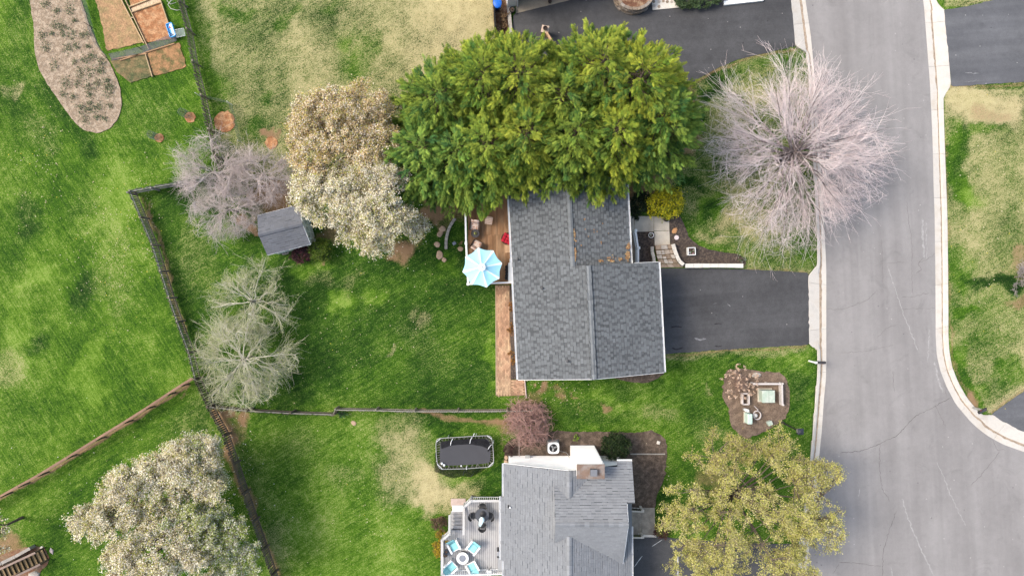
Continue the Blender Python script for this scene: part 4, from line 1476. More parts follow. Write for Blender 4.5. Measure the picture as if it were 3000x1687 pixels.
t = thing("papasan_chair", "round wicker chair with tufted red cushion by the eave", "chair", G(1486, 699, DZ + .5) - Vector((0, 0, .5)), math.radians(-25), None, True)
MB().lathe([(.16, .0), (.2, .2), (.36, .38), (.42, .44), (.38, .43), (.18, .25)], n=24).build("bowl", M_WICKER, t)
m_ = MB()
for i in range(3):
    for j in range(3):
        m_.cushion(((i - 1) * .215, (j - 1) * .215, .42 + .05 * (abs(i - 1) + abs(j - 1))), (.225, .225, .14))
m_.build("cushion", M_RED, t, True)
t = thing("side_table", "square light wood side table beside the red chair", "table", G(1491, 729, DZ + .45) - Vector((0, 0, .45)), 0.02, None, True)
for k in range(4):
    MB().box((-.19 + k * .125, 0, .45), (.115, .52, .03)).build("slat", M_TEAK, t)
for sx in (-1, 1):
    for sy in (-1, 1):
        MB().box((sx * .2, sy * .22, .215), (.05, .05, .43)).build("leg", M_TEAK, t)
gp = G(1494, 797, DZ + .9)
t = thing("grill", "black kettle grill cart with white side shelf under the eave", "grill", (gp.x, gp.y, DZ))
MB().box((gp.x + .06, gp.y - .02, DZ + .55), (.5, 1.1, .7)).build("cart", M_DARKPLASTIC, t, bevel=.03)
MB().box((gp.x + .12, gp.y - .02, DZ + .93), (.46, 1.28, .05)).build("shelf", M_WHITE, t, bevel=.01)
MB().box((gp.x + .14, gp.y + .72, DZ + .5), (.34, .34, .8)).build("side_box", mat("pale_grey_plastic", (.5, .5, .5), .6, .05), t, bevel=.02)
m_ = MB()
for k in range(5):
    m_.ball((gp.x - .22 + random.uniform(-.02, .03), gp.y - .42 + k * .19, DZ + .78), .13, 10, 6)
m_.build("cover", mat("black_cover", (.012, .012, .013), .8, .2), t, True)
o = MB().box((0, 0, .11), (.24, .2, .06), M=Matrix.Rotation(.25, 3, 'X')).tube([(0, 0, 0), (0, 0, .1)], .015, 6).build("solar_light", mat("solar_panel", (.2, .22, .26), .25, .1))
o.location = G(1331, 713, .05)
o.rotation_euler = (0, 0, .5)
tag(o, "small grey solar light on the grass left of the deck", "lamp")
# curved edging and stepping stones in the lawn by the deck
M_STONE = mat("tan_stone", (.40, .28, .19), .9, .18, 5, fine=.2, fscale=20, island=.12)
M_GREYSTONE = mat("grey_stone", (.36, .33, .29), .9, .18, 3, fine=.2, fscale=20, island=.12)
edge = thing("stone_edging", "curved low pale stone edging beside the deck", "edging", G(1312, 690))
P = resample([XY(*p) for p in ((1334, 640), (1325, 652), (1316, 668), (1310, 688), (1307, 708), (1307, 730))], .28)
for a, b in zip(P[:-1], P[1:]):
    MB().beam((a[0], a[1], .06), (b[0], b[1], .06), .2, .14, -.008).build("stone", M_GREYSTONE, edge, bevel=.02)


def rock(name, label, cat, px, py, rx, ry, h, m, rz=0.0, group=None, n=11, z=0.0):
    r = np.random.default_rng(int(px * 3 + py))
    pts = [(rx * (1 + r.normal(0, .1)) * math.cos(t), ry * (1 + r.normal(0, .1)) * math.sin(t)) for t in np.linspace(0, 2 * math.pi, n + 1)[:-1]]
    m_ = MB()
    vs = [(x, y, 0) for x, y in pts] + [(x * .95, y * .95, h * .7) for x, y in pts] + [(x * .75, y * .75, h) for x, y in pts]
    fs = [(k * n + i, k * n + (i + 1) % n, (k + 1) * n + (i + 1) % n, (k + 1) * n + i) for k in range(2) for i in range(n)] + [tuple(2 * n + i for i in range(n))]
    o = m_.add(vs, fs).build(name, m, None, True)
    o.location = G(px, py, z) + Vector((0, 0, -.01))
    o.rotation_euler = (0, 0, rz)
    return tag(o, label, cat, group)


for k, (x, y, r1, r2) in enumerate(((1296, 670, .2, .26), (1289, 685, .26, .18), (1281, 716, .24, .2), (1288, 747, .26, .3), (1301, 761, .16, .18))):
    rock("stepping_stone", ("tan stepping stone nearest the evergreen", "second tan stepping stone below the evergreen", "middle tan stepping stone left of the curved edging",
         "largest tan stepping stone, next to last toward the lawn", "last small stepping stone of the row, lowest")[k], "stone", x, y, r1, r2, .05, M_STONE, x, "stepping stones left of the deck")
rock("flat_stone", "bare tan stone or stump between deck rail and solar light", "stone", 1349, 729, .2, .18, .06, M_STONE)

# ------------------------------------------------------------------ front walk, steps, walls of the main house
M_CONC = mat("walk_concrete", (.52, .465, .385), .9, .12, 1.6, fine=.14, fscale=22, island=.04, base2=(.44, .39, .32), b2scale=1.2)
walk = thing("front_walk", "pale concrete front walk of square slabs", "walk", G(1930, 670))
del walk["category"]
structure(walk)
for poly in ([(1842, 633), (1858, 633), (1858, 679), (1842, 679)], [(1859, 633), (1915, 634), (1915, 678.4), (1859, 679)], [(1916.2, 634), (1960, 637), (1961, 675), (1916.2, 676)], [(1917, 677.2), (1961, 676.2), (1963, 717), (1918, 719)]):
    MB().prism([XY(*p, .05) for p in poly], -.1, .05).build("slab", M_CONC, walk)
steps = thing("stone_steps", "flagstone steps descending to the main driveway between low walls", "steps", G(1945, 750))
M_FLAG = mat("flagstone", (.30, .225, .165), .9, .2, 3, fine=.22, fscale=18, island=.28, rnd2=(.34, .30, .26))
rows = [((1917, 720), (1968, 716), (1919, 733), (1971, 730)), ((1919, 734), (1971, 731), (1922, 747), (1976, 744)), ((1922, 748), (1976, 745), (1925, 759), (1982, 757)), ((1926, 760), (1982, 758), (1930, 772), (1988, 771)), ((1930, 773), (1988, 772), (1932, 784), (2003, 783))]
rs = random.Random(4)
for k, (a, b, c, d) in enumerate(rows):
    z = .05 - .0 * k + (4 - k) * .0 + .02
    zt = .34 - .07 * k
    n = rs.choice((3, 4, 4))
    cuts = [0] + sorted(min(.9, max(.12, (i + rs.uniform(-.18, .18)) / n)) for i in range(1, n)) + [1]
    MB().prism([XY(*p) for p in (a, b, d, c)], -.1, zt - .05).build("riser", M_JOINT, steps)
    for u, v in zip(cuts[:-1], cuts[1:]):
        L = lambda p, q, t: (p[0] + (q[0] - p[0]) * t, p[1] + (q[1] - p[1]) * t)
        g = .012
        sub = [(u + g, v - g, 0.04, .96)]
        if rs.random() < .45:
            sub = [(u + g, v - g, .04, .48), (u + g, v - g, .54, .96)]
        for (u0, u1, w0, w1) in sub:
            quad = [L(L(a, b, u0), L(c, d, u0), w0), L(L(a, b, u1), L(c, d, u1), w0), L(L(a, b, u1), L(c, d, u1), w1), L(L(a, b, u0), L(c, d, u0), w1)]
            quad = [(x + rs.uniform(-.6, .6), y + rs.uniform(-.5, .5)) for x, y in quad]
            MB().prism([XY(*p) for p in quad], zt - .06, zt + rs.uniform(-.008, .012)).build("flagstone", M_FLAG, steps, bevel=.012)
M_WALLCAP = mat("pale_wall_cap", (.56, .52, .46), .9, .14, 3, fine=.16, fscale=20, island=.06, base2=(.42, .38, .33), b2scale=1.5, b2lo=.5, b2hi=.7)
M_WALLSTONE = mat("dark_wall_stone", (.13, .115, .1), .9, .3, 4, fine=.3, fscale=14, island=.3)


def low_wall(name, label, centre_px, width_px, h, capm=M_WALLCAP, step=.42):
    P = resample([XY(*p, h) for p in centre_px], step)
    c = P[len(P) // 2]
    t = thing(name, label, "wall", (c[0], c[1], 0))
    w = S(width_px, h)
    for i, (a, b) in enumerate(zip(P[:-1], P[1:])):
        MB().beam((a[0], a[1], h - .04), (b[0], b[1], h - .04), w * random.uniform(.93, 1.05), .09, -.004).build("cap_stone", capm, t, bevel=.012)
        for k in range(2):
            zz = (h - .09) * (k + .5) / 2
            MB().beam((a[0], a[1], zz), (b[0], b[1], zz), w * random.uniform(.82, .9), (h - .09) / 2 - .01, -.01).build("stone", M_WALLSTONE, t)
    return t


low_wall("retaining_wall", "curved pale capped wall right of the flagstone steps", [(1972, 715), (1977, 733), (1984, 752), (1992, 767), (2003, 776)], 10.5, .48)
low_wall("retaining_wall", "straight white capped low wall along the driveway edge", [(2008, 778.5), (2060, 778), (2120, 778), (2178, 778.5)], 12, .42, mat("white_wall_cap", (.58, .555, .51), .85, .1, 3, fine=.1, fscale=20, base2=(.6, .56, .5), b2scale=1.5, b2lo=.55, b2hi=.75), .6)
low_wall("retaining_wall", "short pale stone wall left of the flagstone steps", [(1911, 722), (1911, 738), (1916, 755), (1917, 770)], 9.5, .4, M_GREYSTONE)
# stoop with white railing beneath the eave
M_PORCH = mat("porch_boards", (.2, .165, .13), .85, .2, 3, island=.12, fine=.12)
stoop = thing("porch", "narrow board porch with white railing under the front eave", "porch", G(1860, 725))
y0, y1 = G(0, 681, .6).y, G(0, 772, .6).y
xa, xb = G(1834, 0, .6).x, G(1868, 0, .6).x
for k in range(7):
    ya, yc = y0 + (y1 - y0) * k / 7, y0 + (y1 - y0) * (k + 1) / 7
    zz = .25 + .1 * min(k, 4)
    MB().box(((xa + xb) / 2 + .05 * k / 7, (ya + yc) / 2, zz / 2), (xb - xa, abs(yc - ya) - .012, zz)).build("board", M_PORCH, stoop)
railing(stoop, [XY(1862, 675, 1.5), XY(1870, 727, 1.5), XY(1870, 768, 1.5)], .55, .9, bal=.12, capw=.12)
posts(stoop, [XY(1863, 675, 1.5), XY(1871.5, 726, 1.5)], .3, 1.2, w=.13)


def pot(name, label, px, py, r, h, m, plants=(), z=.03, rim=None):
    t = thing(name, label, "pot", G(px, py, z + h) - Vector((0, 0, h)), 0, None, True)
    MB().lathe([(r * .7, 0), (r * .95, h * .8), (r, h * .85), (r, h), (r * .86, h), (r * .84, h - .06)], n=20).build("pot_body", m, t, True)
    MB().lathe([(r * .85, h - .08), (r * .82, h - .05)], n=16).build("soil", M_MULCH, t)
    for k, c in enumerate(plants):
        rr = np.random.default_rng(int(px) + k)
        Vv, Ff, Cc = [], [], []
        a, q = rr.random() * 6.28, r * .45 * rr.random()
        for j in range(16):
            b = rr.random() * 6.28
            L = r * .3
            p = np.array((q * math.cos(a), q * math.sin(a), h - .05))
            tip = p + np.array((L * math.cos(b), L * math.sin(b), L * rr.random()))
            s = np.array((-math.sin(b), math.cos(b), 0)) * L * .3
            i0 = len(Vv)
            mid = (p + tip) / 2 + np.array((0, 0, .02))
            Vv += [p, mid + s, tip, mid - s]
            Ff.append((i0, i0 + 1, i0 + 2, i0 + 3))
            Cc += [np.array(c) * (.7 + .6 * rr.random())] * 4
        place("plant", np_mesh("plant", Vv, Ff, M_LEAF, np.array(Cc)), t, (0, 0, 0))
    return t


pot("flower_pot", "round white rimmed pot of pale flowers in the dark mulch", 1908, 689, .19, .32, M_METAL_W, ((.5, .5, .4), (.1, .2, .05), (.5, .5, .45)))
pot("flower_pot", "black round pot at the foot of the yellow shrub", 1952, 641, .2, .3, M_BLACK, ((.05, .09, .03),))
rock("terracotta_disc", "oval orange terracotta slab on the dark mulch", "slab", 1977, 676, .23, .17, .05, mat("terracotta", (.46, .24, .11), .85, .12, 6), .9, n=20, z=.03)
o = MB()
o.lathe([(.001, .05), (.15, .05), (.15, 0)], n=30)
for k in range(7):
    a = k * .898
    o.lathe([(.001, .052), (.05, .052), (.05, .0)], (.12 * math.cos(a), .12 * math.sin(a), 0), 10)
o = o.build("stepping_stone", mat("pale_pink_stone", (.66, .56, .56), .85, .1, 8))
o.location = G(1982, 696, .03)
tag(o, "pale pink flower shaped stepping stone on the dark mulch", "stone")
t = thing("square_planter", "square white planter of flowers in the front mulch bed", "planter", G(2027, 736, .45) - Vector((0, 0, .42)), 0.03, None, True)
m_ = MB()
for sx, sy, wx, wy in ((-1, 0, .05, .5), (1, 0, .05, .5), (0, -1, .5, .05), (0, 1, .5, .05)):
    m_.box((sx * .245, sy * .245, .21), (wx if sx else .54, wy if sy else .44, .42))
m_.build("planter_box", M_WHITE, t, bevel=.012)
MB().box((0, 0, .18), (.44, .44, .33)).build("soil", M_MULCH, t)
rr = np.random.default_rng(3)
for k, c in enumerate(((.5, .5, .52), (.45, .42, .05), (.35, .2, .22), (.42, .42, .46), (.06, .12, .03), (.4, .33, .36), (.08, .14, .03))):
    Vv, Ff, Cc = [], [], []
    px_, py_ = rr.uniform(-.16, .16, 2)
    for j in range(22):
        b = rr.random() * 6.28
        L = .075
        p = np.array((px_, py_, .36))
        tip = p + np.array((L * math.cos(b), L * math.sin(b), .02 + .06 * rr.random()))
        s = np.array((-math.sin(b), math.cos(b), 0)) * L * .35
        i0 = len(Vv)
        mid = (p + tip) / 2 + np.array((0, 0, .02))
        Vv += [p, mid + s, tip, mid - s]
        Ff.append((i0, i0 + 1, i0 + 2, i0 + 3))
        Cc += [np.array(c) * (.7 + .6 * rr.random())] * 4
    place("flower", np_mesh("flower", Vv, Ff, M_LEAF, np.array(Cc)), t, (0, 0, 0))

# ------------------------------------------------------------------ grey deck of the lower house
M_GREYDECK = mat("grey_composite", (.36, .355, .36), .7, .12, 1.5, fine=.1, fscale=12, island=.09, vscale=(3, .4, 1))
M_GREYRAIL = mat("grey_rail", (.46, .455, .445), .6, .06, 3)
GZ_ = 1.0


def zp(x, y):
    return (1270 + x / 5.868, 1440 + y / 5.868)


deck2 = thing("deck", "pale grey composite deck with steps behind the lower house", "deck", G(1400, 1580))
dpoly = [XY(*zp(*p), GZ_) for p in ((1215, 165), (640, 165), (545, 270), (505, 310), (505, 655), (300, 655), (290, 735), (165, 845), (165, 1400), (200, 1430), (1215, 1430))]
xs = [p[0] for p in dpoly]
bwid = .138
xx = min(xs)
while xx < max(xs):
    for a, b in scan([Vector(p) for p in dpoly], xx + bwid / 2, Vector((1, 0)), Vector((0, 1))):
        me = MB().box((0, 0, 0), (bwid - .014, b - a, .03)).mesh("board", M_GREYDECK)
        place("board", me, deck2, (xx + bwid / 2, (a + b) / 2, GZ_ - .015))
    xx += bwid
m_ = MB().prism([(p[0] * 1.0, p[1]) for p in dpoly], GZ_ - .28, GZ_ - .04)
for p in dpoly:
    m_.box((p[0] * .98, p[1] * .995, (GZ_ - .28) / 2), (.13, .13, GZ_ - .28))
m_.build("deck_frame", mat("dark_frame", (.06, .058, .055), .9, .2), deck2)
RZ = GZ_ + .95
r1 = [XY(*zp(*p), RZ) for p in ((1200, 158), (640, 158), (520, 270))]
r2 = [XY(*zp(*p), RZ) for p in ((275, 722), (145, 838), (145, 1410), (185, 1449))]
r3 = [XY(*zp(*p), RZ) for p in ((185, 1435), (620, 1440), (1200, 1418))]
for r_ in (r1, r2):
    railing(deck2, r_, GZ_, .92, M_GREYRAIL, bal=.13, capw=.15, balm=M_WHITE)
posts(deck2, r1 + r2[:3] + [r3[2]], GZ_, .95, M_GREYRAIL, .11)
railing(deck2, [r2[3], r3[2]], GZ_, .9, M_WHITE, bal=.13, capw=.07)
# stairs going down to the north with sloping hand rails
nst = 5
for k in range(nst):
    ya, yc = zp(0, 650 - k * 64)[1], zp(0, 650 - (k + 1) * 64)[1]
    z = GZ_ - (k + 1) * GZ_ / (nst + 1)
    a, b = XY(zp(305, 0)[0], ya, z), XY(zp(498, 0)[0], yc, z)
    MB().box(((a[0] + b[0]) / 2, (a[1] + b[1]) / 2, z - .02), (b[0] - a[0], abs(b[1] - a[1]) + .02, .04)).build("tread", M_GREYDECK, deck2)
    MB().box(((a[0] + b[0]) / 2, min(a[1], b[1]) + .01, z + .06), (b[0] - a[0], .02, .13)).build("riser", mat("grey_riser", (.12, .118, .12), .8, .1), deck2)
for x, ya, yb_ in ((517, 745, 265), (272, 720, 415)):
    a, b = Vector((*XY(*zp(x, ya), RZ), RZ)), Vector((*XY(*zp(x, yb_), 1.3), 1.1))
    MB().beam(a, b, .15, .05).build("hand_rail", M_GREYRAIL, deck2)
    n = 15
    bu = MB().box((0, 0, 0), (.035, .035, .8)).mesh("baluster", M_WHITE)
    for i in range(1, n):
        p = a + (b - a) * (i / n)
        place("baluster", bu, deck2, (p.x + .04, p.y, p.z - .43))
o = sheet("landing_pad", [(1321, 1460), (1364, 1460), (1364, 1482), (1321, 1482)], .03, mat("pink_concrete", (.42, .33, .29), .9, .2, 3, fine=.2), "small pinkish landing pad at the foot of the grey deck stairs")
MB().box((*XY(1341, 1489, .2), .1), (.75, .4, .2)).build("bottom_step", M_WHITE, deck2)

# turquoise chairs round a fire table
M_TURQ = mat("turquoise_slat", (.27, .60, .63), .6, .08, 4, island=.1)
M_TURQ2 = mat("turquoise_cushion", (.30, .64, .66), .8, .08, 5)


def lounge_chair(px, py, rz, label, folded=False):
    t = thing("deck_chair", label, "chair", G(px, py, GZ_ + .45) - Vector((0, 0, .45)), rz, "turquoise chairs round the white fire table", True)
    for k in range(6):
        MB().box((-.215 + k * .086, -.08, .38 - 0.0), (.08, .52, .022)).build("seat_slat", M_TURQ, t)
    M = Matrix.Rotation(math.radians(58), 3, 'X')
    for k in range(6):
        MB().box((-.225 + k * .09, .35, .58), (.082, .62, .022), M=M).build("back_slat", M_TURQ, t)
    for sx in (-1, 1):
        MB().box((sx * .33, -.02, .56), (.12, .72, .03)).build("arm", M_WHITE, t, bevel=.01)
        MB().box((sx * .31, -.32, .27), (.05, .06, .55)).build("leg", M_WHITE, t)
        MB().box((sx * .31, .26, .27), (.05, .06, .55)).build("leg", M_WHITE, t)
    MB().box((0, -.33, .37), (.6, .05, .05)).build("seat_rail", M_WHITE, t)
    MB().tube([(-.28, .52, .8), (.28, .52, .8)], .02, 6).build("back_bar", M_DARKPLASTIC, t)
    return t


for (x, y, rz, lab) in ((350, 935, 28, "turquoise deck chair upper left of the white fire table"), (680, 962, -38, "turquoise deck chair upper right of the white fire table"),
                        (295, 1300, 132, "turquoise deck chair lower left of the white fire table"), (672, 1305, 208, "turquoise deck chair lower right of the white fire table")):
    lounge_chair(*zp(x, y), math.radians(rz), lab)
fp = G(*zp(500, 1143), GZ_ + .55)
t = thing("fire_table", "round white fire table with grey centre on the grey deck", "table", (fp.x, fp.y, GZ_), 0, None, True)
MB().lathe([(.30, 0), (.30, .46), (.2, .47)], n=32).build("drum", M_DARKPLASTIC, t, True)
MB().lathe([(.235, .5), (.405, .5), (.415, .53), (.405, .56), (.235, .56), (.235, .5)], n=40).build("table_top", mat("white_stone_top", (.74, .73, .72), .5, .04, 4), t)
MB().lathe([(.001, .545), (.23, .545), (.23, .5)], n=32).build("burner_lid", mat("lid_steel", (.2, .215, .245), .5, .1), t)
# dining set
M_MESHBLK = mat("black_mesh", (.05, .05, .053), .7, .2, 30)
dt = G(*zp(838, 405), GZ_ + .72)
t = thing("dining_table", "round dark glass patio table on the grey deck", "table", (dt.x, dt.y, GZ_), 0, None, True)
MB().lathe([(.001, .7), (.46, .7), (.47, .715), (.46, .73), (.001, .73)], n=32).build("table_top", mat("smoked_glass", (.07, .072, .078), .25, .1, 5, spec=.5), t)
for k in range(4):
    a = k * 1.571 + .785
    MB().tube([(.36 * math.cos(a), .36 * math.sin(a), 0), (.2 * math.cos(a), .2 * math.sin(a), .4), (.36 * math.cos(a), .36 * math.sin(a), .7)], .016, 6).build("leg", M_BLACK, t)


def mesh_chair(x, y, rz, label):
    p = G(*zp(x, y), GZ_ + .5)
    t = thing("patio_chair", label, "chair", (p.x, p.y, GZ_), math.radians(rz), "black mesh chairs round the glass table", True)
    vs = [(.22 * math.cos(a), .21 * math.sin(a), .44) for a in np.linspace(0, 6.283, 15)[:-1]]
    MB().prism([(v[0], v[1]) for v in vs], .43, .445).build("seat", M_MESHBLK, t)
    MB().tube([(.25 * math.cos(a), .24 * math.sin(a), .45) for a in np.linspace(0, 6.283, 19)[:-1]], .014, 5, True).build("seat_ring", M_BLACK, t)
    arc = [(.27 * math.cos(a), .25 * math.sin(a)) for a in np.linspace(.35, 2.79, 11)]
    vs = [(x_, y_, .5) for x_, y_ in arc] + [(x_ * 1.1, y_ * 1.25, .9 - .1 * abs(i - 5) / 5) for i, (x_, y_) in enumerate(arc)]
    MB().add(vs, [(i, i + 1, 12 + i, 11 + i) for i in range(10)]).build("backrest", M_MESHBLK, t)
    MB().tube([(-.29, -.1, .62)] + vs[11:] + [(.29, -.1, .62)], .015, 5).build("back_frame", M_BLACK, t)
    for sx in (-1, 1):
        for sy in (-1, 1):
            MB().tube([(sx * .2, sy * .18, .44), (sx * .25, sy * .25, 0)], .013, 5).build("leg", M_BLACK, t)


for x, y, rz, lab in ((840, 262, 0, "black mesh patio chair at the top of the glass table"), (680, 415, 90, "black mesh patio chair on the left of the glass table"),
                      (968, 420, -90, "black mesh patio chair on the right of the glass table"), (840, 585, 180, "black mesh patio chair at the bottom of the glass table")):
    mesh_chair(x, y, rz, lab)
# folded pale blue umbrella leaning over the table
a, b = G(*zp(845, 440), 2.3), G(*zp(798, 585), 1.75)
t = thing("folded_umbrella", "folded pale blue umbrella tilted over the glass patio table", "umbrella", (dt.x, dt.y, GZ_))
m_ = MB()
P = [a + (b - a) * s for s in (0, .12, .3, .55, .8, .95, 1)]
n = 10
vs, fs = [], []
d = (b - a).normalized()
s1 = d.cross(Vector((0, 0, 1))).normalized()
s2 = d.cross(s1)
for i, (p, r_) in enumerate(zip(P, (.03, .13, .17, .13, .11, .1, .02))):
    for k in range(n * 2):
        rr = r_ * (1.0 if k % 2 == 0 else .62) * random.uniform(.85, 1.15)
        vs.append(p + s1 * (rr * math.cos(k * math.pi / n)) + s2 * (rr * math.sin(k * math.pi / n)))
for i in range(len(P) - 1):
    for k in range(2 * n):
        fs.append((i * 2 * n + k, i * 2 * n + (k + 1) % (2 * n), (i + 1) * 2 * n + (k + 1) % (2 * n), (i + 1) * 2 * n + k))
m_.add(vs, fs).build("cloth", mat("pale_blue_cloth", (.55, .74, .78), .8, .1, 6, base2=(.75, .82, .82), b2scale=9), t)
MB().tube([(dt.x, dt.y, GZ_), (dt.x, dt.y, 2.2), tuple(a), tuple(b)], .02, 6).build("pole", M_BLACK, t)
MB().lathe([(.2, 0), (.2, .06), (.05, .1)], (dt.x + .05, dt.y + .1, GZ_ + .735), 16).build("base", M_BLACK, t)
pot("deck_pot", "navy blue glazed pot by the grey deck railing", *zp(217, 1035), .16, .35, mat("navy_glaze", (.02, .06, .11), .25, .1), (), GZ_)
pot("deck_pot", "dark brown pot below the navy pot on the grey deck", *zp(200, 1083), .17, .32, mat("dark_brown_glaze", (.035, .022, .018), .4, .1), (), GZ_)
p = G(*zp(1160, 1245), GZ_ + .6)
t = thing("storage_box", "grey plastic storage box against the lower house wall", "box", (p.x, p.y, GZ_))
MB().box((p.x, p.y, GZ_ + .27), (.38, .82, .54)).build("body", mat("grey_box", (.22, .225, .24), .6, .05), t, bevel=.02)
MB().box((p.x, p.y, GZ_ + .565), (.41, .85, .05)).build("lid", mat("grey_box_lid", (.27, .28, .3), .6, .05), t, bevel=.015)
p = G(*zp(1135, 1090), GZ_ + .9)
t = thing("grill", "small black and steel grill beside the grey storage box", "grill", (p.x, p.y, GZ_))
MB().box((p.x, p.y, GZ_ + .4), (.36, .44, .8)).build("cart", M_BLACK, t, bevel=.02)
MB().box((p.x, p.y + .08, GZ_ + .85), (.34, .3, .1)).build("hood", mat("steel", (.35, .35, .36), .35, .1, metal=.6), t, bevel=.03)
p = G(*zp(952, 1395), GZ_ + .5)
t = thing("side_stand", "white square stand with folding black legs on the grey deck", "stand", (p.x, p.y, GZ_), 0, None, True)
MB().box((0, 0, .48), (.32, .32, .04)).build("top", M_WHITE, t, bevel=.01)
for s in (-1, 1):
    MB().tube([(s * .14, -.1, .46), (s * -.14, .24, 0)], .013, 5).build("leg", M_BLACK, t)
    MB().tube([(s * .14, .1, .46), (s * -.14, -.24, 0)], .013, 5).build("leg", M_BLACK, t)
# front steps of the lower house
ps = thing("porch_steps", "concrete front steps with dark railings at the lower house", "steps", G(1885, 1530))
M_OLDCONC = mat("stained_concrete", (.31, .275, .225), .9, .18, 1.8, fine=.18, fscale=18, base2=(.23, .2, .165), b2scale=1.4)
for k, (xl, xr) in enumerate(((1846, 1858), (1858, 1869), (1869, 1880))):
    z = .62 - .18 * k
    a, b = XY(xl, 1500, z), XY(xr, 1566, z)
    MB().box(((a[0] + b[0]) / 2, (a[1] + b[1]) / 2, z / 2), (b[0] - a[0], abs(b[1] - a[1]), z)).build("step", M_OLDCONC, ps)
MB().prism([XY(*p, .08) for p in ((1880, 1487), (1918, 1487), (1920, 1571), (1881, 1566))], -.1, .08).build("landing", M_OLDCONC, ps)
MB().prism([XY(*p, .12) for p in ((1884, 1565), (1922, 1566), (1923, 1573), (1886, 1572))], 0, .14).build("edge_kerb", M_WALLCAP, ps)
for yy, yy2 in ((1500, 1496), (1578, 1572)):
    railing(ps, [XY(1850, yy, 1.3), XY(1882, yy2, .9)], .25, .8, M_WALLCAP, bal=.1, capw=.1, balm=M_BLACK)
    posts(ps, [XY(1883, yy2, .95)], 0, .95, M_WALLCAP, .14)
# ================================================================== FENCES
M_PICKET = mat("weathered_picket", (.20, .17, .13), .9, .25, 2, fine=.2, fscale=25, island=.28, base2=(.22, .195, .155), b2scale=1.0)
M_PICKETD = mat("dark_picket", (.115, .094, .073), .9, .25, 2, fine=.2, fscale=25, island=.28)
M_RAILG = mat("silvered_rail", (.33, .305, .275), .9, .2, 3, fine=.15, fscale=25)
M_PICKETG = mat("silvered_picket", (.26, .24, .22), .9, .25, 2, fine=.2, fscale=25, island=.2)
M_BROWNRAIL = mat("brown_rail", (.24, .15, .10), .9, .2, 3, fine=.15, fscale=25, island=.12)


def picket_fence(label, top_px, h=1.2, pm_=M_PICKET, rm=M_RAILG, spacing=.145, wid=.085, post_m=None, side=1, rail_z=(.28, .98)):
    pts = [Vector(XY(x, y, h)) for x, y in top_px]
    c = pts[len(pts) // 2]
    root = thing("picket_fence", label, "fence", (c.x, c.y, 0))
    pk = MB()
    w = wid / 2
    pk.add([(-w, 0, .04), (w, 0, .04), (w, 0, h - .05), (0, 0, h), (-w, 0, h - .05), (-w, .02, .04), (w, .02, .04), (w, .02, h - .05), (0, .02, h), (-w, .02, h - .05)],
           [(0, 1, 2, 3, 4), (9, 8, 7, 6, 5), (0, 5, 6, 1), (1, 6, 7, 2), (2, 7, 8, 3), (3, 8, 9, 4), (4, 9, 5, 0)])
    pk = pk.mesh("picket", pm_)
    rnd = random.Random(len(label))
    for a, b in zip(pts[:-1], pts[1:]):
        d = b - a
        L = d.length
        d.normalize()
        n = Vector((-d.y, d.x)) * side       # rail side
        ang = math.atan2(d.y, d.x)
        k = max(1, int(L / spacing))
        for i in range(k):
            p = a + d * (L * (i + .5) / k)
            place("picket", pk, root, (p.x, p.y, rnd.uniform(-.03, .01)), (rnd.gauss(0, .02), rnd.gauss(0, .015), ang + rnd.gauss(0, .04)))
        for z in rail_z:
            q = n * .045
            MB().beam((a.x + q.x, a.y + q.y, z), (b.x + q.x, b.y + q.y, z), .04, .09).build("rail", rm if z > .6 else pm_, root)
        nb = max(1, round(L / 2.4))
        for i in range(nb):
            p = a + d * (L * i / nb) + n * .1
            MB().box((p.x, p.y, h / 2), (.1, .1, h), ang).build("post", post_m or pm_, root)
    p = pts[-1] + n * .1
    MB().box((p.x, p.y, h / 2), (.1, .1, h), ang).build("post", post_m or pm_, root)
    return root


picket_fence("dark weathered picket fence running down from the top edge", [(515, -30), (518, 0), (541, 83), (558, 178), (583, 277), (604, 377), (622, 455), (640, 508)], 1.3, M_PICKET, M_PICKETD, .19, .1)
picket_fence("grey brown picket fence on the left, descending to the bare trees", [(374, 560), (439, 716), (464, 794), (489, 873), (513, 943), (547, 1034), (566, 1112)], 1.2, M_PICKET, M_RAILG, .135)
picket_fence("short silvery picket fence at the upper left corner of the yard", [(371, 559), (440, 546), (513, 534), (640, 508)], 1.2, M_PICKETG, M_RAILG, .14, side=-1)
picket_fence("dark picket fence descending to the bottom edge beside white blossoms", [(566, 1112), (604, 1195), (650, 1279), (680, 1362), (708, 1449), (737, 1532), (766, 1615), (792, 1690), (815, 1750)], 1.25, M_PICKETD, M_PICKETD, .15, .1)
picket_fence("dark picket fence across the yard, left of the jog", [(604, 1195), (721, 1207), (850, 1214), (977, 1218)], 1.2, M_PICKETD, M_RAILG, .14)
picket_fence("dark picket fence across the yard, right of the jog by the trampoline", [(977, 1218), (981, 1203), (1100, 1205), (1213, 1208), (1340, 1208), (1487, 1207), (1560, 1206)], 1.1, M_PICKET, M_RAILG, .14)
# post and rail fence of the field
fr = thing("rail_fence", "brown post and rail fence slanting across the lower left lawn", "fence", G(280, 1290))
P = [Vector((*XY(x, y, 1.15), 0)) for x, y in ((-60, 1492), (0, 1453), (52, 1424), (110, 1392), (195, 1340), (280, 1287), (362, 1237), (428, 1195), (490, 1154), (530, 1128), (562, 1108))]
for a, b in zip(P[:-1], P[1:]):
    for z, w, h_ in ((1.15, .14, .03), (.95, .03, .13), (.6, .03, .13), (.25, .03, .13)):
        MB().beam(a + Vector((0, 0, z)), b + Vector((0, 0, z)), w, h_, -.006).build("rail", M_BROWNRAIL, fr)
    MB().box(a + Vector((0, -.07, .55)), (.1, .1, 1.1), .5).build("post", M_PICKETD, fr)
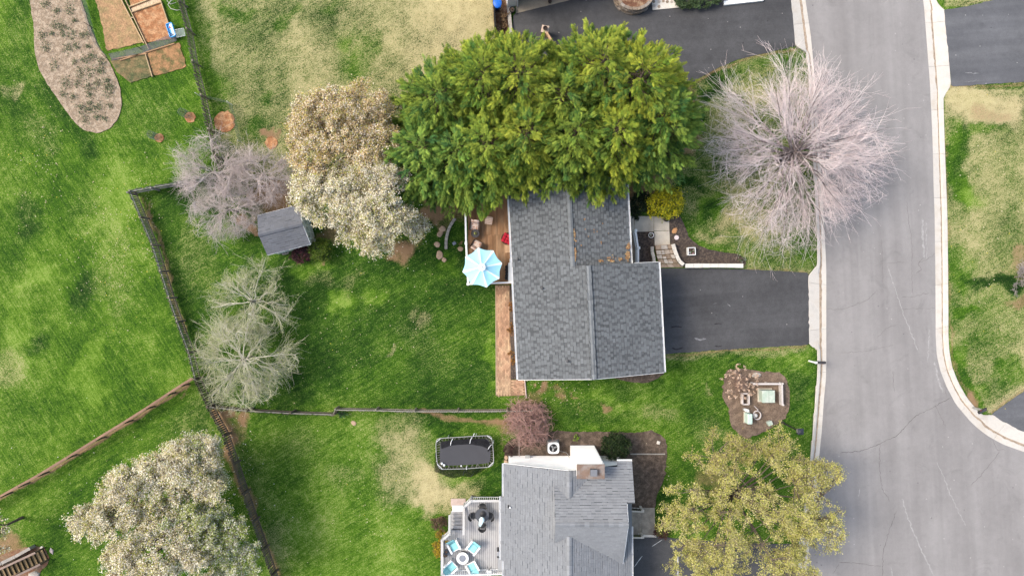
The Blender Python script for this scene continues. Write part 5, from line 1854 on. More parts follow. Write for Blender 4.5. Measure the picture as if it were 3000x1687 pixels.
# dark low board fence by the top driveway
df = thing("board_fence", "black narrow board fence left of the red mulch strip", "fence", G(1449, 30))
for a, b in (((1445, -40), (1447, 10)), ((1447, 10), (1450, 66)), ((1450, 66), (1452, 110))):
    MB().beam(G(*a, .5), G(*b, .5), .12, 1.0, -.01).build("board", mat("black_board", (.012, .011, .012), .9, .2), df)

# ------------------------------------------------------------------ shed
M_SHEDWALL = mat("shed_white", (.66, .68, .66), .6, .06, 3, fine=.04)
ax = Vector((126, 32, 0)).normalized()           # along the ridge, to the east
ay = Vector((-ax.y, ax.x, 0))                    # to the north
zs, zr = 1.95, 2.65
se, sw, ne = G(906, 719, zs), G(780, 751, zs), G(878, 603, zs)
Ls, Ws = (se - sw).length, (se - ne).dot(-ay)
sc = (G(906, 719, zs) + G(757, 628, zs)) / 2
sc.z = 0
shed = thing("garden_shed", "small white shed with dark grey shingle roof by the flowering tree", "shed", sc)


def sp(u, v, z):
    p = sc + ax * u + ay * v
    return Vector((p.x, p.y, z))


hl, hw = Ls / 2, Ws / 2
m_ = MB()
prof = [(-hw + .12, 0), (hw - .12, 0), (hw - .12, zs - .02), (0, zr - .1), (-hw + .12, zs - .02)]
vs = [sp(-hl + .15, v, z) for v, z in prof] + [sp(hl - .12, v, z) for v, z in prof]
m_.add(vs, [(4, 3, 2, 1, 0), (5, 6, 7, 8, 9)] + [(i, (i + 1) % 5, 5 + (i + 1) % 5, 5 + i) for i in range(5)])
m_.build("wall", M_SHEDWALL, shed)
mS = (zr - zs) / hw
pa = [tuple(sp(u, v, 0).to_2d()) for u, v in ((-hl, -hw), (hl, -hw), (hl, 0), (-hl, 0))]
pb = [tuple(sp(u, v, 0).to_2d()) for u, v in ((-hl, 0), (hl, 0), (hl, hw), (-hl, hw))]
q0 = sc.to_2d().dot(ay.to_2d())
fA = lambda x, y: zr + mS * (Vector((x, y)).dot(ay.to_2d()) - q0)
fB = lambda x, y: zr - mS * (Vector((x, y)).dot(ay.to_2d()) - q0)
m_ = MB()
m_.slope_prism(pa, fA, .06)
m_.slope_prism(pb, fB, .06)
rf = m_.build("roof", M_ROOFDECK, shed)
shingle_plane(rf, pa, ay.to_2d(), zr, q0, mS, M_SHINGLE3, .15, .3, 120, .012, .1, 21)
shingle_plane(rf, pb, -ay.to_2d(), zr, -q0, mS, M_SHINGLE3, .15, .3, 120, .012, .1, 22)
ridge_caps(rf, sp(-hl, 0, zr), sp(hl, 0, zr), mS, mS, M_SHINGLE3, .15, .28)
for s, dd in ((-1, 1), (1, 1)):
    MB().beam(sp(-hl, s * (hw + .01), zs - .05), sp(hl, s * (hw + .01), zs - .05), .03, .09).build("eave_trim", M_WHITE, rf)
    MB().beam(sp(hl + .01, s * hw, zs - .05), sp(hl + .01, 0, zr - .05), .03, .1).build("rake_board", M_WHITE, rf)
for s in (-1, 1):
    dr = MB()
    dr.beam(sp(hl - .105, s * .43 - .41, .9), sp(hl - .105, s * .43 + .41, .9), .04, 1.6).build
    dr = dr.build("door", M_SHEDWALL, shed)
    for z in (.35, 1.2):
        MB().beam(sp(hl - .075, s * .43 - .3, z + .2), sp(hl - .075, s * .43 + .3, z + .2), .02, .5).build("panel", mat("shed_panel", (.42, .45, .44), .6, .06), dr)
    MB().beam(sp(hl - .065, s * .43, .2), sp(hl - .065, s * .43, 1.65), .05, .04).build("stile", M_WHITE, dr)
    for z in (.3, 1.5):
        MB().beam(sp(hl - .06, s * .8 - .08, z), sp(hl - .06, s * .8 + .08, z), .02, .05).build("hinge", M_BLACK, dr)
for v, w_ in ((-.9, .06), (.9, .06), (0, .04)):
    MB().beam(sp(hl - .07, v, .1), sp(hl - .07, v, 1.72), .05, w_).build("door_trim", M_WHITE, shed)
o = MB()
for dy in (-.1, .1):
    o.box((0, dy, .1), (.4, .03, .2))
for dx in (-.185, 0, .185):
    o.box((dx, 0, .1), (.03, .17, .2))
o = o.build("concrete_block", mat("block_pink", (.52, .45, .41), .9, .12, 8))
o.location = G(836, 740, .1) - Vector((0, 0, .1))
o.rotation_euler = (0, 0, .25)
tag(o, "pale concrete block on the ground below the shed eave", "block")

# ------------------------------------------------------------------ trampoline
def net_mat(name, c, alpha):
    m, nt, N, L, bs = _nodes(name)
    t = N.new("ShaderNodeBsdfTransparent")
    mx = N.new("ShaderNodeMixShader")
    bs.inputs["Base Color"].default_value = (*c, 1)
    bs.inputs["Roughness"].default_value = .9
    bs.inputs["Specular IOR Level"].default_value = .05
    nz = _noise(nt, 2.5, 3, .6, _pos(nt))
    L.new(_range(nt, nz, .3, .7, alpha - .15, alpha + .15), mx.inputs[0])
    L.new(t.outputs[0], mx.inputs[1])
    L.new(bs.outputs[0], mx.inputs[2])
    L.new(mx.outputs[0], N["Material Output"].inputs["Surface"])
    return m




def tz(x, y, z):
    return G(1260 + x / 9.66, 1260 + y / 9.66, z)


TZ = .85
ring_px = [(180, 290), (215, 250), (290, 222), (700, 200), (1230, 165), (1620, 148), (1690, 160), (1740, 205), (1757, 300), (1775, 400), (1790, 620), (1800, 850), (1795, 920), (1760, 980), (1680, 1030), (1600, 1045), (1300, 1062), (1040, 1083), (740, 1092), (340, 1100), (270, 1065), (220, 990), (200, 900), (183, 780), (172, 610), (165, 400)]
tc_ = tz(980, 620, 0)
tr = thing("trampoline", "rectangular black trampoline with white frame on the lawn", "trampoline", tc_)
ring = [tz(x, y, TZ) for x, y in ring_px]
MB().tube(ring, .024, 8, True).build("frame", mat("dull_galvanised", (.30, .30, .295), .5, .1), tr, True)
for quad in (((180, 330), (290, 240)), ((1610, 150), (1745, 245)), ((1650, 1035), (1790, 900)), ((205, 950), (350, 1098))):
    MB().tube([tz(*quad[0], TZ + .02), tz(*quad[1], TZ + .02)], .018, 6).build("corner_brace", M_METAL_W, tr)
mat_px = [(285, 400), (300, 350), (350, 315), (700, 275), (1200, 245), (1560, 240), (1630, 260), (1670, 300), (1700, 420), (1710, 650), (1705, 800), (1690, 880), (1640, 925), (1500, 945), (900, 985), (400, 1000), (320, 985), (285, 930), (275, 700)]
M_TMAT = mat("trampoline_mat", (.052, .052, .058), .8, .08, 1.5, fine=.06)
bedp = [tz(x, y, TZ - .02) for x, y in mat_px]
MB().prism([(p.x, p.y) for p in bedp], TZ - .03, TZ - .015).build("jumping_bed", M_TMAT, tr)
cov = [tz(x, y, TZ) for x, y in ring_px]  # dark sheet added below the springs, standing in for the dark beneath
nr_ = len(cov)
MB().add([(p.x, p.y, TZ - .07) for p in cov] + [(p.x * .86 + tc_.x * .14, p.y * .86 + tc_.y * .14, TZ - .1) for p in cov], [(i, (i + 1) % nr_, nr_ + (i + 1) % nr_, nr_ + i) for i in range(nr_)]).build("dark_gap_sheet", net_mat("dark_gap_sheet_net", (.015, .016, .016), .7), tr)
sm = MB()
cen = tz(980, 620, TZ)
R1 = resample([tuple(p) for p in ring + ring[:1]], .17)
for p in R1[:-1]:
    p = Vector(p)
    best = min(((Vector(b1) + (Vector(b2) - Vector(b1)) * t) for b1, b2 in zip(bedp, bedp[1:] + bedp[:1]) for t in (0, .25, .5, .75)), key=lambda q: (q - p).length)
    sm.tube([p, best], .014, 4)
sp_ = sm.build("springs", mat("spring_wire", (.16, .155, .13), .5, .1), tr)
sp_["kind"] = "stuff"
for x, y in ((500, 215), (1300, 165), (1790, 350), (1795, 850), (1300, 1060), (500, 1095), (185, 870), (170, 400)):
    p = tz(x, y, TZ)
    MB().tube([p, (p.x, p.y, 0)], .025, 6).build("leg", M_METAL_W, tr)


M_NET = net_mat("black_net", (.012, .012, .014), .62)
M_WIRE = net_mat("grey_wire_mesh", (.34, .36, .36), .42)


def net(parent, top, bot, m, name="net", sag=.03):
    n = len(top)
    vs, k = [], 5
    for a, b in zip(top, bot):
        for j in range(k):
            t = j / (k - 1)
            p = a + (b - a) * t
            p = p + Vector((random.gauss(0, sag), random.gauss(0, sag), abs(random.gauss(0, sag)) * (0 < j < k - 1)))
            vs.append(p)
    return MB().add(vs, [(i * k + j, i * k + j + 1, (i + 1) * k + j + 1, (i + 1) * k + j) for i in range(n - 1) for j in range(k - 1)]).build(name, m, parent, True)


net(tr, [tz(x, y, TZ) for x, y in ((175, 600), (190, 780), (205, 920), (300, 1090), (620, 1098), (900, 1092), (1300, 1062), (1560, 1050))],
    [tz(x, y, .12) for x, y in ((125, 640), (118, 900), (105, 1160), (220, 1220), (620, 1345), (930, 1300), (1140, 1340), (1520, 1110))], M_NET, "safety_net")
net(tr, [tz(x, y, TZ + .03) for x, y in ((290, 300), (650, 262), (1120, 235), (1560, 232), (1660, 330), (1700, 560))],
    [tz(x, y, TZ + .02) for x, y in ((330, 520), (580, 430), (1120, 385), (1480, 470), (1640, 530), (1620, 620))], M_NET, "folded_net", .015)
for a, b in (((640, 235), (578, 420)), ((1190, 190), (1125, 370)), ((1740, 400), (1645, 530)), ((1040, 1010), (1035, 1110)), ((1230, 165), (1262, 85)), ((1230, 1220), (1150, 1340)), ((990, 1120), (930, 1290))):
    m1 = ((a[0] + b[0]) / 2 - 15, (a[1] + b[1]) / 2)
    MB().tube([tz(*a, TZ + .05), tz(*m1, TZ + .12), tz(*b, TZ + .08)], .02, 6).build("net_pole", M_METAL_W if a[1] < 1100 else M_BLACK, tr)
for x, y, r_, lab in ((335, 937, .085, "upper white ball in the corner of the trampoline"), (398, 985, .085, "lower white ball in the corner of the trampoline"), (880, 1005, .055, "small white ball alone on the trampoline edge")):
    o = MB().ball((0, 0, r_), r_, 16, 10).build("ball", M_WHITE, None, True)
    o.location = tz(x, y, TZ + r_) - Vector((0, 0, r_ + .0))
    tag(o, lab, "ball", "white balls on the trampoline")

# ------------------------------------------------------------------ utility corner
M_FADED = mat("faded_pinkish_white", (.53, .48, .455), .7, .1, 4, island=.06)
M_GREENBOX = mat("pale_green_paint", (.36, .44, .36), .55, .08, 2, fine=.05, base2=(.44, .48, .42), b2scale=2)


def uz(x, y, z=0):
    return G(2080 + x / 6.0367, 1060 + y / 6.0367, z)


p = uz(1035, 612, .75)
t = thing("transformer_box", "pale green transformer cabinet inside the white corner fence", "cabinet", (p.x, p.y, 0), .01, None, True)
MB().box((0, 0, .36), (.84, .80, .72)).build("cabinet", M_GREENBOX, t, bevel=.02)
MB().box((0, 0, .745), (.88, .84, .05)).build("lid", M_GREENBOX, t, bevel=.02)
MB().box((.02, 0, .773), (.02, .8, .012)).build("lid_seam", mat("green_seam", (.22, .28, .22), .6), t)
MB().box((0, 0, .02), (1.0, .96, .08)).build("pad", M_CONC, t)
cf = thing("corner_fence", "white L shaped corner fence round the transformer", "fence", uz(1285, 390))
Pc = [uz(760, 388, .6), uz(1270, 388, .6), uz(1280, 765, .6)]
for a, b in zip(Pc[:-1], Pc[1:]):
    for z in (.57, .42, .27, .12):
        MB().beam((a.x, a.y, z), (b.x, b.y, z), .045, .11).build("board", M_FADED, cf)
    MB().beam((a.x, a.y, .64), (b.x, b.y, .64), .11, .03).build("cap_board", M_FADED, cf)
for p in Pc + [(Pc[0] + Pc[1]) / 2]:
    MB().box((p.x + .06, p.y + .02, .33), (.1, .1, .66)).build("post", M_FADED, cf)
wb = thing("open_frame_box", "small white open topped frame box below the dried hydrangea", "box", uz(635, 680))
a, b = uz(580, 560, .45), uz(692, 750, .45)
for (x0_, y0_, x1_, y1_) in ((a.x, a.y, b.x, a.y), (a.x, b.y, b.x, b.y), (a.x, a.y, a.x, b.y), (b.x, a.y, b.x, b.y)):
    for z in (.1, .24, .38):
        MB().beam((x0_, y0_, z), (x1_, y1_, z), .03, .11).build("board", M_FADED, wb)
    MB().beam((x0_, y0_, .455), (x1_, y1_, .455), .075, .03).build("cap_board", M_FADED, wb)
pb_ = uz(590, 830)
t = thing("marker_post", "white round marker post leaning beside the green pedestal", "post", pb_)
top = uz(668, 862, 1.0)
MB().tube([pb_, top], [.1, .1], 14).build("post_body", M_WHITE, t, True)
MB().tube([top, top + (top - pb_).normalized() * .05], [.115, .1], 14).build("post_cap", mat("cream_cap", (.78, .78, .72), .5), t, True)
p = uz(712, 1012, .8)
t = thing("utility_pedestal", "tall pale mint green pedestal cabinet near the white hose", "cabinet", (p.x, p.y, 0), 0.0, None, True)
MB().box((0, 0, .4), (.34, .72, .8)).build("cabinet", mat("mint_paint", (.48, .60, .53), .5, .05), t, bevel=.06)
MB().box((0, 0, .05), (.42, .8, .1)).build("base", M_CONC, t)
p = uz(840, 945, .3)
t = thing("hose_coil", "coil of white hose beside the mint green pedestal", "hose", (p.x, p.y, 0), 0, None, True)
pts = []
for k in range(60):
    a = k / 60 * 2 * math.pi * 2.2
    pts.append((.25 * math.cos(a + 1), .29 * math.sin(a + 1), .1 + .22 * k / 60))
pts += [(.05, .4, .3), (-.05, .5, .15), (-.14, .62, .04)]
MB().tube(pts, .026, 6).build("hose", mat("pale_hose", (.58, .52, .5), .6), t, True)
MB().ball((-.11, -.02, .2), .15, 14, 8).build("hose_pot", mat("pale_plastic", (.66, .62, .58), .6), t, True)
p = uz(1068, 1088, .4)
t = thing("utility_pedestal", "small mint green box partly under the budding tree", "cabinet", (p.x, p.y, 0), .4, None, True)
MB().box((0, 0, .17), (.3, .26, .34)).build("cabinet", M_GREENBOX, t, bevel=.03)
MB().box((0, 0, .355), (.33, .29, .03)).build("lid", M_GREENBOX, t)
rock("flat_stone", "flat grey stone slab at the top of the utility bed", "stone", 2217, 1098, .34, .2, .06, M_GREYSTONE, .1, n=7, z=.03)
rock("small_stone", "pale square paver in the mulch by the lower house", "stone", 1929, 1296, .17, .17, .06, M_WALLCAP, .5, n=4, z=.03)
rock("small_stone", "pale brown rock near the corner of the lower house", "stone", 1483, 1340, .12, .16, .1, M_STONE, .2, z=.03)
rock("small_stone", "smaller brown rock just below the other at the house corner", "stone", 1482, 1351, .1, .15, .1, M_STONE, 1.2, z=.03)
rock("flat_stone", "tan flat stone alone in the lawn south of the fence", "stone", 1036, 1239, .16, .2, .05, M_STONE, .7)
rock("stepping_stone", "pinkish rectangular stepping stone right of the wooden stairs", "stone", 151, 1613, .13, .25, .06, mat("pink_paver", (.5, .41, .38), .9, .12), .35, n=4)

# street lamp
lb, lt = G(2291, 1237), G(2343, 1267, 2.9)
t = thing("street_lamp", "black post lamp with square lantern beside the utility bed", "lamp", lb)
ltx = Vector((lb.x, lb.y, 2.75))
MB().lathe([(.1, 0), (.1, .25), (.055, .35), (.045, 2.6), (.06, 2.62)], lb, 12).build("pole", M_BLACK, t, True)
MB().tube([(lb.x, lb.y, 2.6), (lb.x + .03, lb.y - .01, 2.7)], .03, 8).build("neck", M_BLACK, t)
q = Vector((lb.x + .03, lb.y - .01, 2.68))
lan = MB()
lan.box(q + Vector((0, 0, .02)), (.26, .26, .04))
for sx in (-1, 1):
    for sy in (-1, 1):
        lan.box(q + Vector((sx * .15, sy * .15, .18)), (.03, .03, .3))
lan = lan.build("lantern_frame", M_BLACK, t)
MB().box(q + Vector((0, 0, .18)), (.27, .27, .28)).build("glass", mat("lamp_glass", (.3, .3, .28), .2), lan)
MB().lathe([(.29, .33), (.27, .37), (.08, .43), (.03, .46)], q, 4, rz=math.pi / 4).build("lantern_roof", mat("lamp_roof", (.03, .033, .045), .4), lan)


# mailboxes
def mailbox(label, px, py, rz, white):
    p = G(px, py, 1.15)
    t = thing("mailbox", label, "mailbox", (p.x, p.y, 0), rz, None, True)
    prof = [(-.09, 0), (.09, 0)] + [(.09 * math.cos(a), .11 + .09 * math.sin(a)) for a in np.linspace(0, math.pi, 9)]
    vs = [(-.27, y, 1.02 + z) for y, z in prof] + [(.27, y, 1.02 + z) for y, z in prof]
    n = len(prof)
    MB().add(vs, [tuple(range(n - 1, -1, -1)), tuple(range(n, 2 * n))] + [(i, (i + 1) % n, n + (i + 1) % n, n + i) for i in range(n)]).build("box", mat("mailbox_black", (.045, .042, .045), .45, .1), t)
    MB().box((.275, 0, 1.11), (.015, .17, .18)).build("door", M_BLACK, t)
    MB().box((-.36 if white else -.1, 0, .55), (.1, .1, 1.1)).build("post", M_WHITE if white else mat("grey_post", (.3, .29, .27), .8), t)
    MB().box((-.12, 0, .985), (.6, .1, .06)).build("arm", M_WHITE if white else M_BLACK, t)
    if white:
        MB().box((-.36, 0, 1.13), (.15, .15, .04)).build("post_cap", M_WHITE, t)
    MB().box((.1, -.1, 1.17), (.05, .01, .08)).build("flag", mat("flag_red", (.4, .04, .03), .5), t)


mailbox("dark mailbox on a white post at the kerb of the main house", 2407, 1062, 0, True)
mailbox("black mailbox beside the curved kerb at the right edge", 2879, 1204, math.radians(-153), False)

# ------------------------------------------------------------------ air conditioner
p = G(1621.5, 1312, .8)
t = thing("air_conditioner", "white air conditioner with round black fan by the lower house", "air conditioner", (p.x, p.y, 0), 0, None, True)
MB().box((0, 0, .34), (.74, .74, .68)).build("body", mat("ac_grey", (.5, .5, .49), .5, .08), t, bevel=.06)
tp = MB()
n = 32
sq = []
for k in range(n):
    a = 2 * math.pi * k / n
    c, s = math.cos(a), math.sin(a)
    e = 4.5
    r_ = .39 / (abs(c) ** e + abs(s) ** e) ** (1 / e)
    sq.append((r_ * c, r_ * s))
vs = [(x, y, .76) for x, y in sq] + [(x, y, .81) for x, y in sq] + [(.29 * math.cos(2 * math.pi * k / n), .29 * math.sin(2 * math.pi * k / n), .81) for k in range(n)] + [(.29 * math.cos(2 * math.pi * k / n), .29 * math.sin(2 * math.pi * k / n), .7) for k in range(n)]
tp.add(vs, [(j * n + i, j * n + (i + 1) % n, (j + 1) * n + (i + 1) % n, (j + 1) * n + i) for j in range(3) for i in range(n)])
tp.build("top_panel", M_METAL_W, t)
MB().lathe([(.001, .71), (.29, .71), (.29, .7)], n=24).build("fan_well", M_BLACK, t)
for k in range(3):
    a = k * 2.094 + .3
    M = Matrix.Rotation(a, 3, 'Z') @ Matrix.Rotation(.35, 3, 'X')
    MB().box(M @ Vector((.14, 0, 0)) + Vector((0, 0, .74)), (.22, .12, .006), M=M).build("fan_blade", mat("fan_blade", (.3, .31, .32), .4), t)
gr = MB()
for r_ in (.06, .11, .16, .21, .26):
    gr.tube([(r_ * math.cos(a), r_ * math.sin(a), .815) for a in np.linspace(0, 6.283, 21)[:-1]], .004, 4, True)
gr.build("grille", M_BLACK, t)
MB().box((0, 0, .02), (.9, .9, .06)).build("pad", mat("ac_pad", (.08, .075, .07), .9), t)
# dryer hose and meter on the north wall of the lower house
tag(MB().box((1.06, -11.62, .5), (.3, .1, .4)).box((1.06, -11.58, .72), (.34, .18, .04)).build("wall_meter", mat("meter_grey", (.35, .36, .35), .6)), "small grey meter box on the white wall behind the air conditioner", "meter")
tag(MB().tube([G(1632, 1316, .3), G(1645, 1322, .1), G(1660, 1326, .15), G(1665, 1333, .6), G(1668, 1341, .9)], .022, 6).build("conduit", mat("conduit_grey", (.3, .29, .27), .6), None, True), "thin grey line running from the air conditioner to the wall", "pipe")
tag(MB().tube([G(1521, 1345, .8), G(1521, 1335, .1), G(1521, 1300, .05), G(1521, 1275, .05)], .03, 6).build("downspout_pipe", mat("pinkish_pipe", (.42, .34, .3), .7, .1)), "thin pipe from the white wall into the reddish shrub", "pipe")
# narrow concrete edging in the mulch right of the round bush
tag(MB().beam(G(1847, 1329, .05), G(1948, 1329, .05), .07, .16).build("garden_edging", M_GREYSTONE), "thin pale edging line across the mulch by the round bush", "edging")

# ------------------------------------------------------------------ things at the top edge
p = G(1457, 8, 1.0)
t = thing("recycling_bin", "bright blue recycling bin at the top edge by the black fence", "bin", (p.x, p.y, 0), .1, None, True)
M_BLUE = mat("blue_plastic", (.01, .11, .5), .4, .06)
MB().lathe([(.2, 0), (.28, .9), (.29, .95)], n=4, rz=math.pi / 4).build("body", M_BLUE, t)
MB().lathe([(.31, .95), (.31, .99), (.26, 1.03)], n=16, sy=1.25).build("lid", M_BLUE, t, True)
MB().tube([(-.2, -.33, .98), (.2, -.33, .98)], .02, 6).build("handle", M_BLUE, t)
t = pot("flower_pot", "white ball topped round pot beside the blue bin", 1464, 23, .17, .3, M_STONE)
MB().ball((0, 0, .36), .08, 12, 8).build("globe", M_WHITE, t, True)
t = pot("flower_pot", "dark round planter at the corner of the garage", 1500, 28, .2, .35, M_BLACK, ((.08, .06, .04), (.2, .15, .1)))
pot("flower_pot", "dark brown pot on the tan apron at the top edge", 1611, 4, .13, .25, mat("dark_brown_glaze", (.035, .022, .018), .4, .1))
tag(MB().beam(G(1484, -40, .1), G(1498, 112, .1), .25, .22).build("garden_edging", M_GREYSTONE), "pale concrete edging between red mulch and top driveway", "edging")
# stone planter wall
rw = thing("stone_planter", "round stacked stone planter at the top edge of the driveway", "planter", G(1852, -8))
M_STACK = mat("stacked_stone", (.29, .225, .17), .9, .2, 3, fine=.25, fscale=14, island=.32, rnd2=(.21, .18, .155))
rs = random.Random(9)
cw = G(1853, -14)
for layer in range(4):
    z0_, r_ = layer * .2, 1.42 - .015 * layer
    a = 0.0
    while a < 2 * math.pi - .05:
        w_ = rs.uniform(.16, .32)
        w_ = min(w_, 2 * math.pi - a)
        a0_, a1_ = a + .008, a + w_ - .008
        rr = r_ * rs.uniform(.985, 1.03)
        vs = []
        for z in (z0_ + .006, z0_ + .194):
            for ra_ in (rr - .2, rr):
                for aa in (a0_, a1_):
                    vs.append((cw.x + ra_ * math.cos(aa), cw.y + ra_ * math.sin(aa), z))
        MB().add(vs, [(0, 2, 3, 1), (4, 5, 7, 6), (2, 6, 7, 3), (0, 1, 5, 4), (0, 4, 6, 2), (1, 3, 7, 5)]).build("stone", M_STACK, rw)
        a += w_
MB().lathe([(.001, .74), (1.2, .72), (1.24, .5)], cw, 28).build("soil", mat("red_mulch", (.16, .075, .045)), rw)
fpv = thing("flagstone_patch", "pale mortared flagstones right of the round stone planter", "paving", G(1948, 12))
MB().prism([XY(*p, .06) for p in ((1905, -40), (1990, -40), (1986, 14), (1996, 22), (1912, 30))], -.05, .06).build("mortar", M_WALLCAP, fpv)
for k in range(26):
    cx_, cy_ = 1916 + (k % 6) * 13 + rs.uniform(-2, 2), -34 + (k // 6) * 13 + rs.uniform(-2, 2)
    if cy_ > 22 - (cx_ - 1915) * .06:
        continue
    pts = [(cx_ + 5.4 * rs.uniform(.75, 1.05) * math.cos(a), cy_ + 5.4 * rs.uniform(.75, 1.05) * math.sin(a)) for a in np.linspace(0, 6.283, 7)[:-1]]
    MB().prism([XY(*p, .08) for p in pts], .05, .08).build("flagstone", M_FLAG, fpv)
tag(MB().beam(G(2120, 11, .1), G(2235, -2, .1), .28, .2).build("garden_edging", M_WHITE), "white edging strip at the top edge of the upper driveway", "edging")
# brick pillar with pot peeping out of the evergreens
p = G(1597, 86, 1.0)
t = thing("gate_pillar", "pale square pillar topped with a pot among the evergreen tips", "pillar", (p.x, p.y, 0), -.2, None, True)
MB().box((0, 0, .48), (.42, .42, .96)).build("shaft", M_STONE, t)
MB().box((0, 0, .98), (.5, .5, .07)).build("cap", mat("pinkish_cap", (.5, .38, .3), .8, .1), t, bevel=.015)
MB().lathe([(.1, 1.015), (.16, 1.2), (.13, 1.2), (.1, 1.1)], n=16).build("pot", mat("dark_brown_glaze", (.035, .022, .018)), t)
tag(MB().beam(G(1600, 96, .9), G(1618, 124, .9), .12, .3).build("pillar_rail", M_TEAK), "pale rail running from the pillar into the evergreens", "rail")

# ------------------------------------------------------------------ vegetable garden
M_LUMBER = mat("garden_lumber", (.46, .34, .2), .9, .2, 3, fine=.15, fscale=25, island=.1)
gd = thing("plot_edging", "pale lumber edging boards dividing the vegetable plots", "edging", G(420, 120))
for a, b in (((354, -30), (356, 0)), ((356, 0), (422, 128)), ((364, -30), (368, 0)), ((368, 0), (437, 146)), ((427, 160), (447, 226)), ((470, 0), (511, 118)), ((378, 22), (462, -10)), ((384, 38), (470, 8)), ((382, 53), (392, 53))):
    MB().beam(G(*a, .08), G(*b, .08), .05, .16).build("board", M_LUMBER, gd)
MB().prism([XY(*p, .05) for p in ((383, 26), (466, -8), (470, 8), (387, 37))], 0, .05).build("chip_path", mat("pale_chips", (.5, .38, .25), .95, .25, 5, fine=.4, fscale=14), gd)
for a, b in (((352, 178), (512, 128)), ((330, 174), (430, 158))):
    MB().beam(G(*a, .06), G(*b, .06), .07, .12).build("board", mat("orange_lumber", (.33, .2, .11), .9, .2, 3), gd)
wf = thing("wire_fence", "low grey wire mesh fence round the vegetable plots", "fence", G(320, 160))
base = [(245, -30), (262, 40), (282, 110), (300, 150), (328, 178), (420, 158), (520, 120)]
B_ = [G(x, y, .05) for x, y in base]
T_ = [Vector((p.x, p.y, .75)) + Vector((-.12, .2, 0)) for p in B_]
net(wf, T_[:5], B_[:5], M_WIRE, "mesh", .02)
net(wf, [Vector((p.x, p.y + .35, .5)) for p in B_[4:]], B_[4:], net_mat("violet_grey_mesh", (.30, .26, .27), .55), "mesh", .02)
for (x, y), (x2, y2) in (((280, 87), (246, 66)), ((318, 176), (298, 158)), ((423, 151), (391, 129)), ((526, 112), (492, 94))):
    MB().tube([G(x, y), Vector((*XY(x2, y2, 1.1), 1.1))], .02, 6).build("stake", M_BLACK, wf)
p = G(500, 88, .5)
t = thing("water_table", "bright blue and white play water table by the dark fence", "toy table", (p.x, p.y, 0), math.radians(19), None, True)
M_SKY = mat("sky_blue_plastic", (.02, .28, .6), .35, .06)
tb = MB()
for sx, sy, wx, wy in ((-1, 0, .05, 1.0), (1, 0, .05, 1.0), (0, -1, .42, .05), (0, 1, .42, .05)):
    tb.box((sx * .2, sy * .475, .44), (wx if sx else .35, wy if sy else .9, .14))
tb.build("rim", M_SKY, t)
MB().box((-.09, 0, .40), (.17, .9, .04)).build("blue_tray", M_SKY, t)
MB().box((.09, 0, .42), (.18, .9, .06)).build("white_tray", M_WHITE, t)
MB().box((-.02, .2, .47), (.06, .12, .05)).build("red_toy", mat("red_toy", (.5, .06, .04), .5), t)
for sx in (-1, 1):
    for sy in (-1, 1):
        MB().box((sx * .18, sy * .43, .19), (.05, .05, .38)).build("leg", M_SKY, t)
t = thing("wire_gate", "small pale green mesh gate panel next to the dark fence", "gate", G(525, 96))
Pg = [G(512, 88, .6), G(538, 83, .6), G(543, 105, .4), G(518, 110, .4)]
MB().add(Pg, [(0, 1, 2, 3)]).build("mesh", net_mat("green_grey_mesh", (.36, .42, .38), .5), t)
MB().tube(Pg, .015, 5, True).build("frame", M_METAL_W, t)
tag(MB().tube([G(520, -10, .5), G(500, 4, .5), G(492, 14, .4), G(500, 26, .3), G(518, 31, .25), G(528, 29, .2)], .02, 6).tube([G(490, -10, .5), G(490, 4, .3), G(500, 13, .3), G(516, 8, .3)], .018, 6).build("garden_hose", mat("pale_hose", (.58, .52, .5), .6), None, True), "loose pale hose hanging by the dark fence at the top", "hose")


def wire_cage(label, px, py, r, h, lean):
    t = thing("wire_cage", label, "cage", G(px, py), 0, "wire tree cages in the left lawn")
    c = G(px, py)
    n = 16
    bot = [c + Vector((r * math.cos(a), r * math.sin(a), 0)) for a in np.linspace(0, 6.283, n + 1)]
    top_ = [p + Vector((lean[0], lean[1], h)) for p in bot]
    net(t, top_, bot, M_WIRE, "mesh", .01)
    MB().tube([c, c + Vector((lean[0], lean[1], h * 1.1))], .015, 5).build("sapling_stem", M_BARK, t)
    return t


wire_cage("wire cage over the small mulch ring near the dark fence", 551, 338, .26, 1.0, (0, 0))
wire_cage("wire cage over the mulch ring alone in the lawn", 460, 402, .24, 1.0, (0, 0))
wf2 = thing("wire_fence", "curved green grey wire fence round the large orange mulch ring", "fence", G(680, 340))
base = [(590, 284), (620, 292), (660, 300), (682, 308), (692, 340), (700, 380), (712, 420)]
B_ = [G(x, y, .02) for x, y in base]
net(wf2, [p + Vector((0, 0, .9)) for p in B_], B_, net_mat("green_wire", (.30, .36, .30), .38), "mesh", .02)
for p in (B_[0], B_[3], B_[-1]):
    MB().tube([p, p + Vector((0, 0, 1.0))], .02, 6).build("stake", M_METAL_W, wf2)

# ------------------------------------------------------------------ wooden stairs, bottom left


def wz(x, y, z=0.0):
    return G(x / 7.75, 1500 + y / 7.75, z)


